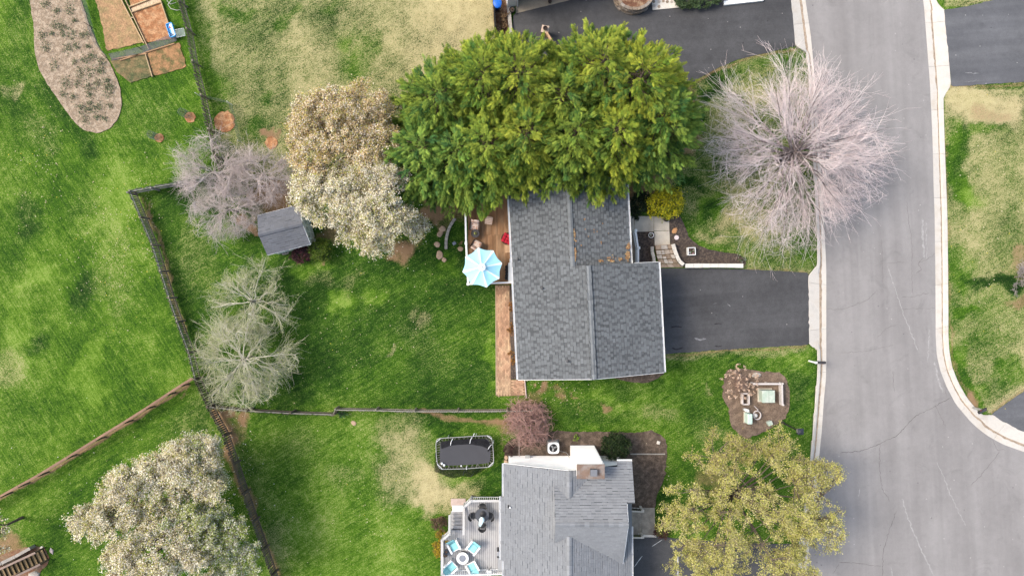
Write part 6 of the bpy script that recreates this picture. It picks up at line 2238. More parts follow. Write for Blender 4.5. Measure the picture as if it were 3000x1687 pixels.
st = thing("wooden_stairs", "weathered wooden stairs with pink hand rails at bottom left", "stairs", wz(500, 1150))
M_TREAD = mat("tread_wood", (.30, .21, .11), .85, .2, 3, fine=.15, fscale=20, island=.1)
M_RAILP = mat("pinkish_rail", (.47, .33, .26), .85, .12, 3)
d0, d1 = Vector((970, 975)), Vector((170, 1340))
nT = 9
for k in range(nT + 3):
    c = d0 + (d1 - d0) * (k / (nT - 1))
    z = .14 + .16 * k
    dirv = Vector((800, -365)).normalized()
    nrm = Vector((-dirv.y, dirv.x))
    w_, dd = 128, 40
    qd = [wz(*(c + dirv * a_ * dd + nrm * b_ * w_), z) for a_, b_ in ((-1, -1), (1, -1), (1, 1), (-1, 1))]
    vs = [Vector((p.x, p.y, z)) for p in qd] + [Vector((p.x, p.y, z - .045)) for p in qd]
    MB().add(vs, [(0, 1, 2, 3), (7, 6, 5, 4), (0, 4, 5, 1), (1, 5, 6, 2), (2, 6, 7, 3), (3, 7, 4, 0)]).build("tread", M_TREAD, st)
    vs2 = [vs[1] - Vector((0, 0, .05)), vs[2] - Vector((0, 0, .05)), vs[2] - Vector((0, 0, .16)), vs[1] - Vector((0, 0, .16))]
    MB().add(vs2 + [v + Vector((-.02, .01, 0)) for v in vs2], [(0, 1, 2, 3), (7, 6, 5, 4), (0, 4, 5, 1), (2, 6, 7, 3)]).build("riser", mat("dark_riser", (.055, .04, .025), .9), st)
for a, b, za, zb in (((800, 915), (-200, 1380), .95, 2.3), ((910, 1180), (100, 1570), .95, 2.3)):
    MB().beam(wz(*a, za), wz(*b, zb), .13, .05).build("hand_rail", M_RAILP, st)
    MB().beam(Vector((*XY(*(a[0] / 7.75, 1500 + a[1] / 7.75), za), .45)), Vector((*XY(*(b[0] / 7.75, 1500 + b[1] / 7.75), zb), 1.7)), .04, .2).build("stringer", mat("dark_riser", (.055, .04, .025)), st)
    for k in range(4):
        p = wz(*(Vector(a) + (Vector(b) - Vector(a)) * k / 3.5), za + (zb - za) * k / 3.5)
        MB().box((p.x, p.y, p.z / 2), (.09, .09, p.z - .05)).build("post", mat("dark_post", (.1, .07, .045), .9), st)
gw = thing("timber_wall", "low grey timber wall left of the wooden stairs", "wall", wz(350, 1000))
for k, (a, b) in enumerate((((690, 810), (350, 1000)), ((350, 1000), (40, 1150)), ((40, 1150), (-200, 1260)))):
    for z in (.1, .28, .46):
        MB().beam(wz(*a, .5) * 1 + Vector((0, 0, z - .5)), wz(*b, .5) + Vector((0, 0, z - .5)), .2, .17, -.01).build("timber", M_PICKETG, gw)
rock("flat_stone", "pale flat slab at the lower side of the wooden stairs", "stone", 100, 1684, .5, .3, .12, M_GREYSTONE, .4, n=6)
rock("small_stone", "cream rock at the foot of the wooden stairs", "stone", 123, 1602, .12, .08, .1, M_WALLCAP, .2)
# ================================================================== VEGETATION


def rot_between(D):
    """(n,3) unit directions -> (n,3,3) frames whose first column is D, second horizontal"""
    D = D / np.linalg.norm(D, axis=1, keepdims=True)
    up = np.tile((0., 0., 1.), (len(D), 1))
    bad = np.abs(D[:, 2]) > .98
    up[bad] = (1, 0, 0)
    Sd = np.cross(up, D)
    Sd /= np.linalg.norm(Sd, axis=1, keepdims=True)
    U = np.cross(D, Sd)
    return np.stack([D, Sd, U], 2)


def instances(unitV, unitF, M, T, C, shade=None):
    """copies of a small mesh: M (n,3,3) matrices, T (n,3) places, C (n,3) colours"""
    n, k = len(T), len(unitV)
    V = np.einsum('nij,kj->nki', M, unitV) + T[:, None, :]
    F = unitF[None] + (np.arange(n) * k)[:, None, None]
    Cc = np.repeat(C[:, None, :], k, 1)
    if shade is not None:
        Cc = Cc * shade[None, :, :]
    return V.reshape(-1, 3), F.reshape(-1, unitF.shape[1]), Cc.reshape(-1, 3)


def tubes_np(lines, nside=3):
    """lines: list of (pts (m,3), radii (m,), colour) -> V,F,C quads"""
    Vs, Fs, Cs = [], [], []
    base = 0
    ang = np.arange(nside) * 2 * math.pi / nside
    ca, sa = np.cos(ang), np.sin(ang)
    for P, R, c in lines:
        m = len(P)
        d = np.empty_like(P)
        d[1:-1] = P[2:] - P[:-2]
        d[0], d[-1] = P[1] - P[0], P[-1] - P[-2]
        fr = rot_between(d + 1e-9)
        ring = P[:, None, :] + R[:, None, None] * (ca[None, :, None] * fr[:, None, :, 1] + sa[None, :, None] * fr[:, None, :, 2])
        Vs.append(ring.reshape(-1, 3))
        i = np.arange(m - 1)[:, None] * nside
        k = np.arange(nside)[None, :]
        k2 = (k + 1) % nside
        f = np.stack([i + k, i + k2, i + nside + k2, i + nside + k], 2).reshape(-1, 4) + base
        Fs.append(f)
        Cs.append(np.tile(np.asarray(c, float), (m * nside, 1)))
        base += m * nside
    return np.concatenate(Vs), np.concatenate(Fs), np.concatenate(Cs)


def veg(name, V, F, C, m, parent, o):
    """link a vegetation part; vertices are world, the thing stands at o"""
    me = np_mesh(name, V - np.array(o)[None], F, m, C)
    ob = bpy.data.objects.new(name, me)
    col.objects.link(ob)
    ob.parent = parent
    OFF[ob] = Vector(o)
    return ob


# ------------------------------------------------------------------ conifers
def spray_unit():
    """flat feathery spray: narrow pointed fronds on both sides of a stem"""
    vs, fs = [], []

    def frond(b, t, w, z):
        b, t = np.array(b), np.array(t)
        d = t - b
        s = np.array((-d[1], d[0])) / (np.linalg.norm(d) + 1e-9) * w
        i = len(vs)
        b0 = b + d * .12
        vs.extend([(b0[0] + s[0], b0[1] + s[1], -.25 * b[0] ** 2 + z - .02), (b0[0] - s[0], b0[1] - s[1], -.25 * b[0] ** 2 + z + .02), (t[0], t[1], -.25 * t[0] ** 2 + z)])
        fs.append((i, i + 1, i + 2))

    for k in range(5):
        x = .02 + k * .18
        L = .50 * (1 - .58 * (k / 5)) + .05
        for sg in (-1, 1):
            a = math.radians(42 - 6 * k / 5 + 5 * sg)
            frond((x, 0), (x + L * math.cos(a), sg * L * math.sin(a)), .062, .06 * (k % 2) - .03)
    frond((.0, 0), (1.15, 0), .06, .0)
    return np.array(vs), np.array(fs)


SPV, SPF = spray_unit()
# fresh tips are yellower than the older needles nearer the stem
tipf = np.clip((np.linalg.norm(SPV[:, :2], axis=1) - .2) / .75, 0, 1)[:, None]
SPC = np.array((.8, .86, .9))[None] * (1 - tipf) + np.array((1.2, 1.12, .95))[None] * tipf


def conifer(label, top_px, h, R, seed, tint=(1, 1, 1), nb=300, ns=30, low=2.2):
    r = np.random.default_rng(seed)
    top = G(*top_px, h)
    o = Vector((top.x, top.y, 0))
    t = thing("cypress_tree", label, "tree", o, 0, "evergreen cypress trees north of the main house")
    MB().tube([(o.x, o.y, 0), (o.x, o.y, h * .5), (o.x, o.y, h * .93)], [.24, .15, .03], 8).build("trunk", M_BARK, t)
    Dr, Sz, T_, C_ = [], [], [], []
    wood = []
    tint = np.array(tint)
    for b in range(nb):
        f = ((b + .5) / nb)
        z = low + (h - low) * (1 - (1 - f) ** .62) * .985
        u = (z - low) / (h - low)
        rad = R * (1 - u ** 2.1) ** .72 * (0.72 + .28 * min(1, u / .15)) + .12
        rad *= r.uniform(.64, 1.15)
        az = b * 2.39996 + r.normal(0, .25)
        rise = rad * r.uniform(.30, .6)
        out = np.array((math.cos(az), math.sin(az), 0.))
        root = np.array((o.x, o.y, max(.3, z - rise)))
        tip = np.array((o.x, o.y, z)) + out * rad
        d = tip - root
        L = np.linalg.norm(d)
        wood.append((np.array([root, root + d * .5 + (0, 0, -.05 * L), tip]), np.array((.035, .022, .006)), (.07, .05, .035)))
        yel = r.random() ** 1.4
        basec = np.array((.138, .225, .032)) * (1 - yel) + np.array((.36, .405, .056)) * yel
        if r.random() < .2:
            basec = np.array((.085, .175, .042))
        basec = basec * (1 + r.normal(0, .13)) * tint
        s = np.arange(ns)
        q = np.where(s < ns * .75, 1 - (s / (ns * .75)) * min(.6, .85 / max(L, .8)), r.uniform(.8, 1.02, ns))
        p = root + d * q[:, None] + r.normal(0, .09, (ns, 3)) * np.array((1, 1, .7))
        sd = np.where(s % 2 == 0, 1, -1) * r.uniform(.1, 1.15, ns) * (1.2 - .85 * np.clip((q - .45) / .55, 0, 1))
        sd[0] = 0
        a2 = az + sd
        el = math.atan2(d[2], math.hypot(d[0], d[1])) * .6 + r.normal(.08, .26, ns)
        Dr.append(np.stack([np.cos(a2) * np.cos(el), np.sin(a2) * np.cos(el), np.sin(el)], 1))
        Sz.append(r.uniform(.18, .38, ns))
        T_.append(p)
        mixc = r.random((ns, 1)) * .75
        alt_ = np.where(r.random((ns, 1)) < .4, np.array((.075, .15, .030))[None], np.array((.33, .375, .06))[None]) * tint
        C_.append((basec[None] * (1 - mixc) + alt_ * mixc) * r.uniform(.7, 1.3, (ns, 1)))
    n = 22
    a2, el = r.random(n) * 6.28, r.uniform(.5, 1.4, n)
    Dr.append(np.stack([np.cos(a2) * np.cos(el), np.sin(a2) * np.cos(el), np.sin(el)], 1))
    Sz.append(r.uniform(.28, .45, n))
    T_.append(np.stack([np.full(n, o.x), np.full(n, o.y), h - .2 - .05 * np.arange(n)], 1))
    C_.append(np.array((.21, .26, .04))[None] * tint * r.uniform(.85, 1.2, (n, 1)))
    fr = rot_between(np.concatenate(Dr))
    roll = r.normal(0, .5, len(fr))
    cR, sR = np.cos(roll)[:, None], np.sin(roll)[:, None]
    fr = np.stack([fr[:, :, 0], fr[:, :, 1] * cR + fr[:, :, 2] * sR, -fr[:, :, 1] * sR + fr[:, :, 2] * cR], 2)
    M_ = fr * np.concatenate(Sz)[:, None, None]
    V, F, C = instances(SPV, SPF, M_, np.concatenate(T_), np.concatenate(C_), SPC)
    veg("crown", V, F, C, M_CONIFER, t, o)
    V, F, C = tubes_np(wood, 4)
    veg("branches", V, F, C, M_TWIG, t, o)


for k, (tp_, h_, R_c, lab, ti) in enumerate((
        ((1232, 412), 8.2, 3.2, "lowest left evergreen with a bluish star shaped top", (.82, 1.0, 1.35)),
        ((1335, 425), 8.5, 3.3, "second evergreen from the left with a star shaped top", (.85, 1.0, 1.25)),
        ((1275, 255), 9.5, 2.9, "evergreen at the upper left shoulder of the clump", (.85, .95, 1.1)),
        ((1415, 185), 11.5, 3.4, "tall evergreen above the footstool end of the clump, upper row", (.95, 1, 1)),
        ((1520, 175), 12.5, 3.5, "tall yellow green evergreen fourth along the upper row", (1.08, 1.05, 1)),
        ((1655, 250), 11.5, 3.3, "evergreen in the middle of the upper row", (.95, 1, 1.1)),
        ((1785, 145), 13.0, 3.6, "evergreen right of middle in the upper row, reaching highest up", (1.0, 1, 1)),
        ((1905, 180), 13.5, 3.8, "largest bright evergreen at the upper right of the clump", (1.15, 1.08, .95)),
        ((1970, 310), 11.5, 3.2, "rightmost evergreen facing the pink bare tree", (.8, .95, 1.2)),
        ((1425, 400), 9.5, 3.1, "lower row evergreen hanging over the wooden deck", (.92, 1, 1.05)),
        ((1550, 358), 11.0, 3.0, "lower row evergreen above the left half of the roof", (1.05, 1.03, 1)),
        ((1695, 365), 11.0, 3.0, "lower row evergreen above the roof ridge", (.9, .98, 1.1)),
        ((1825, 355), 11.5, 3.1, "lower row evergreen above the yellow shrub", (1.08, 1.05, .95)))):
    conifer(lab, tp_, h_, R_c, 100 + k, ti)


# ------------------------------------------------------------------ bare trees
def grow(r, p, d, L, r0, lev, prm, out, col_):
    n = prm['seg'][lev]
    pts = [p.copy()]
    dd = d.copy()
    step = L / n
    for i in range(n):
        dd = dd + r.normal(0, prm['wob'][lev], 3) + np.array((0, 0, prm['up'][lev]))
        dd /= np.linalg.norm(dd)
        pts.append(pts[-1] + dd * step)
    P = np.array(pts)
    end = prm['tip'] if lev == len(prm['seg']) - 1 else r0 * .45
    R = np.linspace(r0, end, n + 1)
    c = np.array(prm['cols'][lev]) * r.uniform(.8, 1.2)
    out[lev].append((P, R, c))
    if lev + 1 >= len(prm['seg']):
        return
    nc = prm['n'][lev + 1]
    nc = max(1, int(round(nc * r.uniform(.8, 1.2))))
    for k in range(nc):
        t = prm['t0'][lev + 1] + (1 - prm['t0'][lev + 1]) * (k + r.random()) / nc
        i = min(n - 1, int(t * n))
        q = P[i] + (P[i + 1] - P[i]) * (t * n - i)
        tang = P[i + 1] - P[i]
        tang = tang / np.linalg.norm(tang)
        ax_ = np.cross(tang, r.normal(0, 1, 3))
        ax_ /= np.linalg.norm(ax_)
        an = math.radians(r.uniform(*prm['ang'][lev + 1]))
        nd = tang * math.cos(an) + np.cross(ax_, tang) * math.sin(an)
        rr = max(prm['tip'], (R[i] * .6))
        LL = L * prm['len'][lev + 1] * r.uniform(.7, 1.25) * (1.15 - .5 * t)
        grow(r, q, nd, LL, min(rr, prm['rmax'][lev + 1]), lev + 1, prm, out, col_)


def bare_tree(name, label, base, prm, seed, scale=(1, 1, 1), stems=1, group=None, buds=None, cat="tree"):
    r = np.random.default_rng(seed)
    o = Vector(base)
    t = thing(name, label, cat, o, 0, group)
    out = [[] for _ in prm['seg']]
    for s in range(stems):
        a = s * 6.283 / max(1, stems) + r.random()
        d = np.array((0., 0., 1.)) if stems == 1 else np.array((math.cos(a) * .45, math.sin(a) * .45, 1.))
        grow(r, np.zeros(3) + (0 if stems == 1 else .1) * d, d / np.linalg.norm(d), prm['L'], prm['r0'], 0, prm, out, None)
    sc_ = np.array(scale)

    def fin(lines, ns):
        V, F, C = tubes_np(lines, ns)
        return V * sc_ + np.array(o), F, C
    V, F, C = fin(out[0] + out[1], 6)
    veg("trunk", V, F, C, M_TWIG, t, o)
    lines = [x for lv in out[2:] for x in lv]
    V, F, C = fin(lines, 3)
    veg("crown", V, F, C, M_TWIG, t, o)
    if buds:
        nB, size, cols_ = buds
        tw = out[-1]
        idx = r.integers(0, len(tw), nB)
        T_ = np.array([tw[i][0][r.integers(1, len(tw[i][0]))] for i in idx]) * sc_ + np.array(o) + r.normal(0, .04, (nB, 3))
        leaf_cloud(T_, size, cols_, r, t, o, "buds")
    return t


LFV = np.array(((0, 0, 0), (.5, .36, .06), (1, 0, -.05), (.5, -.36, .06)), float)
LFF = np.array(((0, 1, 2, 3),))


LTV = np.array(((-.1, 0, 0), (.75, .55, .05), (.75, -.55, -.05)), float)
LTF = np.array(((0, 1, 2),))


def leaf_cloud(T_, size, palette, r, parent, o, name, m=M_LEAF, tintper=None, tri=False):
    n = len(T_)
    d = r.normal(0, 1, (n, 3))
    d[:, 2] = np.abs(d[:, 2]) * .4 - .1
    fr = rot_between(d)
    roll = r.uniform(-1.2, 1.2, n)
    cR, sR = np.cos(roll)[:, None], np.sin(roll)[:, None]
    fr = np.stack([fr[:, :, 0], fr[:, :, 1] * cR + fr[:, :, 2] * sR, -fr[:, :, 1] * sR + fr[:, :, 2] * cR], 2)
    M_ = fr * (size * r.uniform(.6, 1.35, n))[:, None, None]
    pal = np.array([p[0] for p in palette], float)
    w = np.array([p[1] for p in palette], float)
    if tintper is None:
        ci = r.choice(len(pal), n, p=w / w.sum())
        C = pal[ci]
    else:
        C = tintper
    C = C * r.uniform(.78, 1.2, (n, 1))
    V, F, C = instances(LTV if tri else LFV, LTF if tri else LFF, M_, T_, C)
    return veg(name, V, F, C, m, parent, o)


def tubes_batch(P, R, C, nside=3):
    """P (L,m,3), R (L,m), C (L,3)"""
    L, m, _ = P.shape
    d = np.empty_like(P)
    d[:, 1:-1] = P[:, 2:] - P[:, :-2]
    d[:, 0], d[:, -1] = P[:, 1] - P[:, 0], P[:, -1] - P[:, -2]
    fr = rot_between(d.reshape(-1, 3) + 1e-9).reshape(L, m, 3, 3)
    ang = np.arange(nside) * 2 * math.pi / nside
    ring = P[:, :, None, :] + R[:, :, None, None] * (np.cos(ang)[None, None, :, None] * fr[:, :, None, :, 1] + np.sin(ang)[None, None, :, None] * fr[:, :, None, :, 2])
    V = ring.reshape(-1, 3)
    b0 = (np.arange(L) * m * nside)[:, None, None]
    i = (np.arange(m - 1) * nside)[None, :, None]
    k = np.arange(nside)[None, None, :]
    k2 = (k + 1) % nside
    F = np.stack([b0 + i + k, b0 + i + k2, b0 + i + nside + k2, b0 + i + nside + k], 3).reshape(-1, 4)
    return V, F, np.repeat(C, m * nside, 0)


def cat_mesh(parts):
    Vs, Fs, Cs, n = [], [], [], 0
    for V, F, C in parts:
        Vs.append(V)
        Fs.append(F + n)
        Cs.append(C)
        n += len(V)
    return np.concatenate(Vs), np.concatenate(Fs), np.concatenate(Cs)


def unit(d):
    return d / (np.linalg.norm(d, axis=-1, keepdims=True) + 1e-9)


def radial_tree(label, base, R, Rz, fork, seed, cols, n1=26, n2=8, n3=6, n4=4, trunk_r=.15, tip=.0085, sig=(.30, .20), group=None, buds=None, twl=(.25, .6), elmin=-.05, wob=.05, name="bare_tree", cat="tree"):
    """bare crown of fine twigs radiating from a short trunk to a dome"""
    r = np.random.default_rng(seed)
    o = Vector(base)
    t = thing(name, label, cat, o, 0, group)
    O = np.array((o.x, o.y, fork))
    rad = np.array((R, R, Rz))

    def bez(A, Bc, D, m):
        s = np.linspace(0, 1, m)[None, :, None]
        P = (1 - s) ** 2 * A[:, None] + 2 * s * (1 - s) * Bc[:, None] + s ** 2 * D[:, None]
        P[:, 1:-1] += r.normal(0, wob, P[:, 1:-1].shape) * np.linalg.norm(D - A, axis=1)[:, None, None] * .35
        return P

    def at_(P, tt):
        m = P.shape[1]
        x = tt * (m - 1)
        i = np.minimum(m - 2, x.astype(int))
        f = (x - i)[:, None]
        idx = np.arange(len(P))
        return P[idx, i] * (1 - f) + P[idx, i + 1] * f, unit(P[idx, i + 1] - P[idx, i])

    def clr(c, n):
        return np.array(c)[None] * r.uniform(.8, 1.2, (n, 1))
    # trunk
    tr_ = np.array([[(o.x, o.y, 0), (o.x + .03, o.y, fork * .6), (o.x, o.y, fork + .5)]], float)
    parts = [tubes_batch(tr_, np.array([[trunk_r * 1.2, trunk_r, trunk_r * .7]]), clr(cols[0], 1), 8)]
    k = np.arange(n1)
    az = k * 2.39996 + r.normal(0, .2, n1)
    el = np.arcsin(np.clip(elmin + (1 - elmin) * ((k + .5) / n1) ** 1.25, -1, 1))
    U1 = np.stack([np.cos(az) * np.cos(el), np.sin(az) * np.cos(el), np.sin(el)], 1)
    A1 = np.array((o.x, o.y, 0)) + np.stack([np.zeros(n1), np.zeros(n1), fork * r.uniform(.8, 1.3, n1)], 1)
    lob = r.uniform(.72, 1.08, (n1, 1))
    E1 = O + U1 * rad * lob * .95
    B1 = A1 + (E1 - A1) * .4 + np.array((0, 0, .12)) * R * (1 - np.abs(U1[:, 2:]))
    P1 = bez(A1, B1, E1, 8)
    parts.append(tubes_batch(P1, np.linspace(trunk_r * .34, tip * 1.4, 8)[None].repeat(n1, 0), clr(cols[1], n1), 5))
    lv = []
    P, U, nn, LB = P1, U1, n1, lob
    for lev, (nc, sg, m, r0, c) in enumerate(((n2, sig[0], 7, min(.019, trunk_r * .2), cols[2]), (n3, sig[1], 6, max(tip * 1.3, .007), cols[3]))):
        idx = np.repeat(np.arange(nn), nc)
        tt = r.uniform(.22 - .07 * lev, .9, len(idx))
        A_, tg = at_(P[idx], tt)
        U2 = unit(U[idx] + r.normal(0, sg, (len(idx), 3)))
        LB = LB[idx] * r.uniform(.9, 1.08, (len(idx), 1))
        E_ = O + U2 * rad * LB * r.uniform(.5 + .1 * lev, 1.06, (len(idx), 1))
        dist = np.linalg.norm(E_ - A_, axis=1, keepdims=True)
        B_ = A_ + tg * dist * .42
        Pn = bez(A_, B_, E_, m)
        parts_ = tubes_batch(Pn, np.linspace(1, 0, m)[None] * (r0 * (1 - tt * .55))[:, None] + tip, clr(c, len(idx)), 3)
        lv.append(parts_)
        P, U, nn = Pn, U2, len(idx)
    idx = np.repeat(np.arange(nn), n4)
    A_, tg = at_(P[idx], r.uniform(.3, 1, len(idx)))
    d4 = unit(tg + r.normal(0, .38, (len(idx), 3)) + (0, 0, .12))
    l4 = r.uniform(*twl, (len(idx), 1))
    P4 = bez(A_, A_ + d4 * l4 * .5, A_ + d4 * l4 + r.normal(0, .05, (len(idx), 3)), 3)
    lv.append(tubes_batch(P4, np.array((1.0, .85, .55))[None].repeat(len(idx), 0) * tip, clr(cols[4], len(idx)), 3))
    V, F, C = cat_mesh(parts)
    veg("trunk", V, F, C, M_TWIG, t, o)
    V, F, C = cat_mesh(lv)
    veg("crown", V, F, C, M_TWIG, t, o)
    if buds:
        nB, size, cols_ = buds
        ii = r.integers(0, len(P4), nB)
        T_ = P4[ii, r.integers(1, 3, nB)] + r.normal(0, .03, (nB, 3))
        leaf_cloud(T_, size, cols_, r, t, o, "buds")
    return t


def bpos(px_, py_, z):
    p = G(px_, py_, z)
    return (p.x, p.y, 0)


radial_tree("large bare pinkish tree spreading over the kerb and street", bpos(2362, 428, 4.6), 6.8, 4.4, 2.2, 5,
            ((.07, .055, .05), (.16, .13, .125), (.62, .56, .55), (.74, .65, .64), (.76, .62, .61)), 46, 9, 7, 4, .24, .0042, (.15, .11), None, None, (.3, .9), -.12, .035)
GC = ((.15, .13, .12), (.44, .39, .36), (.54, .48, .45), (.56, .48, .455), (.56, .47, .445))
for k, (px_, py_, R__, lab) in enumerate(((752, 505, 2.45, "small bare grey pink tree nearest the flowering tree"), (600, 496, 2.75, "small bare grey pink tree over the fence corner"), (648, 606, 2.5, "small bare grey pink tree just above the shed's left side"))):
    radial_tree(lab, bpos(px_, py_, 2.6), R__ * 1.15, 2.4, 1.2, 40 + k, GC, 16, 7, 7, 5, .08, .0040, (.27, .2), "bare grey pink trees by the shed", None, (.2, .5), -.1, .06)
OC = ((.2, .18, .15), (.58, .54, .46), (.60, .56, .46), (.56, .53, .40), (.50, .48, .33))
for k, (px_, py_, R__, lab) in enumerate(((714, 884, 2.9, "bare olive tree with fine buds, upper of the two"), (688, 1060, 3.6, "larger bare pale olive tree above the fence corner"))):
    radial_tree(lab, bpos(px_, py_, 3.0), R__ * 1.13, 2.9, 1.3, 50 + k, OC, (12, 22)[k], 7, (5, 7)[k], 5, .11, .0042, (.22, .16), "pale olive budding trees on the left", ((3600, 7500)[k], .055, (((.34, .38, .13), 3), ((.40, .42, .2), 2), ((.25, .31, .08), 1))), (.2, .55), -.1, .05)
GREYT = dict(seg=(5, 8, 6, 5, 4), wob=(.03, .06, .09, .11, .13), up=(0, .02, .035, .04, .03), tip=.0085,
             ang=((0, 0), (35, 78), (22, 48), (20, 42), (18, 40)), t0=(0, .35, .22, .2, .15),
             cols=((.17, .15, .13), (.26, .23, .2), (.33, .29, .265), (.37, .32, .30), (.38, .33, .31)), n=(1, 13, 8, 6, 4), L=1.7, r0=.11, len=(0, 1.75, .55, .52, .55), rmax=(1, .05, .026, .015, .011))
p = G(731, 917, 2.0)
tag(MB().tube([p, p + Vector((.12, -.12, .0))], .09, 8).tube([p + Vector((.1, -.1, 0)), p + Vector((.45, -.5, -.1))], .012, 5).build("bird_feeder", M_WHITE), "small white bird feeder hanging in the bare olive tree", "bird feeder")
REDT = dict(GREYT)
REDT.update(cols=((.14, .09, .08), (.2, .11, .09), (.27, .15, .125), (.30, .165, .14), (.33, .19, .16)), n=(1, 4, 9, 7, 5), L=1.1, r0=.06, t0=(0, .3, .15, .1, .1), len=(0, 1.35, .62, .55, .55), rmax=(1, .035, .022, .014, .01), wob=(.08, .12, .16, .2, .2))
radial_tree("reddish brown twiggy shrub between the two houses", bpos(1545, 1240, 1.4), 1.85, 1.9, .45, 61, ((.13, .09, .08), (.26, .15, .13), (.36, .22, .19), (.40, .25, .215), (.43, .26, .225)), 20, 7, 5, 2, .07, .0085, (.5, .4), None, (900, .05, (((.30, .13, .10), 1), ((.38, .25, .18), 1))), (.2, .45), -.1, .14, "bare_shrub", "shrub")
p = G(3020, 810, 1.5)
EDGE = dict(GREYT)
EDGE.update(L=.9, n=(1, 8, 7, 5, 4), r0=.05)
bare_tree("bare_shrub", "pale bare twiggy shrub cut by the right edge", (p.x, p.y, 0), EDGE, 63, (.9, .9, .8), 1, None, None, "shrub")


# ------------------------------------------------------------------ leafy trees
def leafy_tree(name, label, base, ells, nclump, cr, nleaf, size, palettes, seed, bark=(.12, .09, .075), group=None, twigs=7, shell=.5, cat="tree", lift=.35, flat=.7, trunk_r=.2):
    """ells: list of (px, py, z, rx_px, ry_px, rz_m, rot_deg, weight, palette index)"""
    r = np.random.default_rng(seed)
    o = Vector(base)
    t = thing(name, label, cat, o, 0, group)
    wts = np.array([e[7] for e in ells], float)
    wts /= wts.sum()
    clumps, cpal = [], []
    cmin = cr * .55
    tries = 0
    while len(clumps) < nclump and tries < nclump * 30:
        tries += 1
        e = ells[r.choice(len(ells), p=wts)]
        d = r.normal(0, 1, 3)
        d /= np.linalg.norm(d)
        d[2] = abs(d[2]) if r.random() < .82 else d[2]
        f = (shell + (1 - shell) * r.random()) ** .7
        c = G(e[0], e[1], e[2])
        rx, ry = S(e[3], e[2]), S(e[4], e[2])
        a = math.radians(-e[6])
        u, v = d[0] * rx * f, d[1] * ry * f
        q = np.array((c.x + u * math.cos(a) - v * math.sin(a), c.y + u * math.sin(a) + v * math.cos(a), max(.25, c.z + d[2] * e[5] * f)))
        if clumps and np.min(np.linalg.norm(np.array(clumps) - q, axis=1)) < cmin:
            continue
        clumps.append(q)
        cpal.append(e[8])
    clumps = np.array(clumps)
    # limbs: a few scaffold limbs, every clump joins the nearest one
    zs_ = clumps[:, 2]
    fork = np.array((o.x, o.y, max(.3, lift * float(np.median(zs_)))))
    wood = []
    if trunk_r > .05:
        wood.append((np.array([(o.x, o.y, 0), fork * [1, 1, .5], fork]), np.array((trunk_r, trunk_r * .8, trunk_r * .65)), bark))
    ns = max(4, len(clumps) // 12)
    seeds = clumps[r.choice(len(clumps), ns, replace=False)]
    sc_pts = []
    for s in seeds:
        mid = fork + (s - fork) * .5 + r.normal(0, .15, 3) + np.array((0, 0, .25 * np.linalg.norm(s - fork) * .3))
        end = fork + (s - fork) * .93
        wood.append((np.array([fork, (fork + mid) / 2 + r.normal(0, .05, 3), mid, end]), np.array((.5, .36, .25, .08)) * trunk_r, bark))
        sc_pts += [mid, (mid + end) / 2, end]
    sc_pts = np.array(sc_pts)
    leaves, tints = [], []
    for q, pi_ in zip(clumps, cpal):
        j = np.argmin(np.linalg.norm(sc_pts - q, axis=1))
        a = sc_pts[j]
        wood.append((np.array([a, (a + q) / 2 + r.normal(0, .08, 3), q]), np.array((.16, .1, .04)) * trunk_r, bark))
        R_ = cr * r.uniform(.7, 1.3)
        pal = palettes[pi_]
        pc = np.array([x[0] for x in pal], float)
        pw = np.array([x[1] for x in pal], float)
        pw = pw * r.uniform(.35, 1.65, len(pw))
        pw /= pw.sum()
        nl = int(nleaf * r.uniform(.6, 1.4))
        tw = r.normal(0, 1, (twigs, 3))
        tw /= np.linalg.norm(tw, axis=1, keepdims=True)
        tw[:, 2] = tw[:, 2] * flat + .2
        ends = q + tw * R_
        for e_ in ends:
            wood.append((np.array([q, (q + e_) / 2 + r.normal(0, .04, 3), e_]), np.array((.05, .035, .02)) * min(trunk_r, .22) + .004, np.array(bark) * 1.25))
        ti_ = r.integers(0, twigs, nl)
        ff = r.uniform(.15, 1.08, nl) ** .7
        L_ = q + (ends[ti_] - q) * ff[:, None] + r.normal(0, R_ * .2, (nl, 3)) * [1, 1, flat]
        leaves.append(L_)
        tints.append(pc[r.choice(len(pc), nl, p=pw)] * r.uniform(.85, 1.12))
    leaf_cloud(np.concatenate(leaves), size, [((1, 1, 1), 1)], r, t, o, "crown", M_LEAF, np.concatenate(tints), size < .075 and cat == 'tree')
    V, F, C = tubes_np(wood, 4)
    veg("trunk", V, F, C, M_TWIG, t, o)
    return t


WHITE = [((.88, .83, .70), 5.5), ((.72, .63, .43), 3.5), ((.40, .41, .09), 3.0), ((.58, .48, .24), 1.6), ((.2, .14, .10), 1.3)]
CREAM = [((.74, .60, .40), 3.5), ((.60, .43, .20), 3.5), ((.45, .41, .09), 3), ((.86, .79, .65), 3.2), ((.24, .165, .10), 1.4)]
WGREEN = [((.80, .77, .66), 4), ((.30, .38, .07), 4), ((.45, .48, .16), 3), ((.60, .56, .40), 2), ((.2, .16, .1), 1)]
PAL = [WHITE, CREAM, WGREEN]


def bs_(px_, py_, z):
    p = G(px_, py_, z)
    return (p.x, p.y, 0)


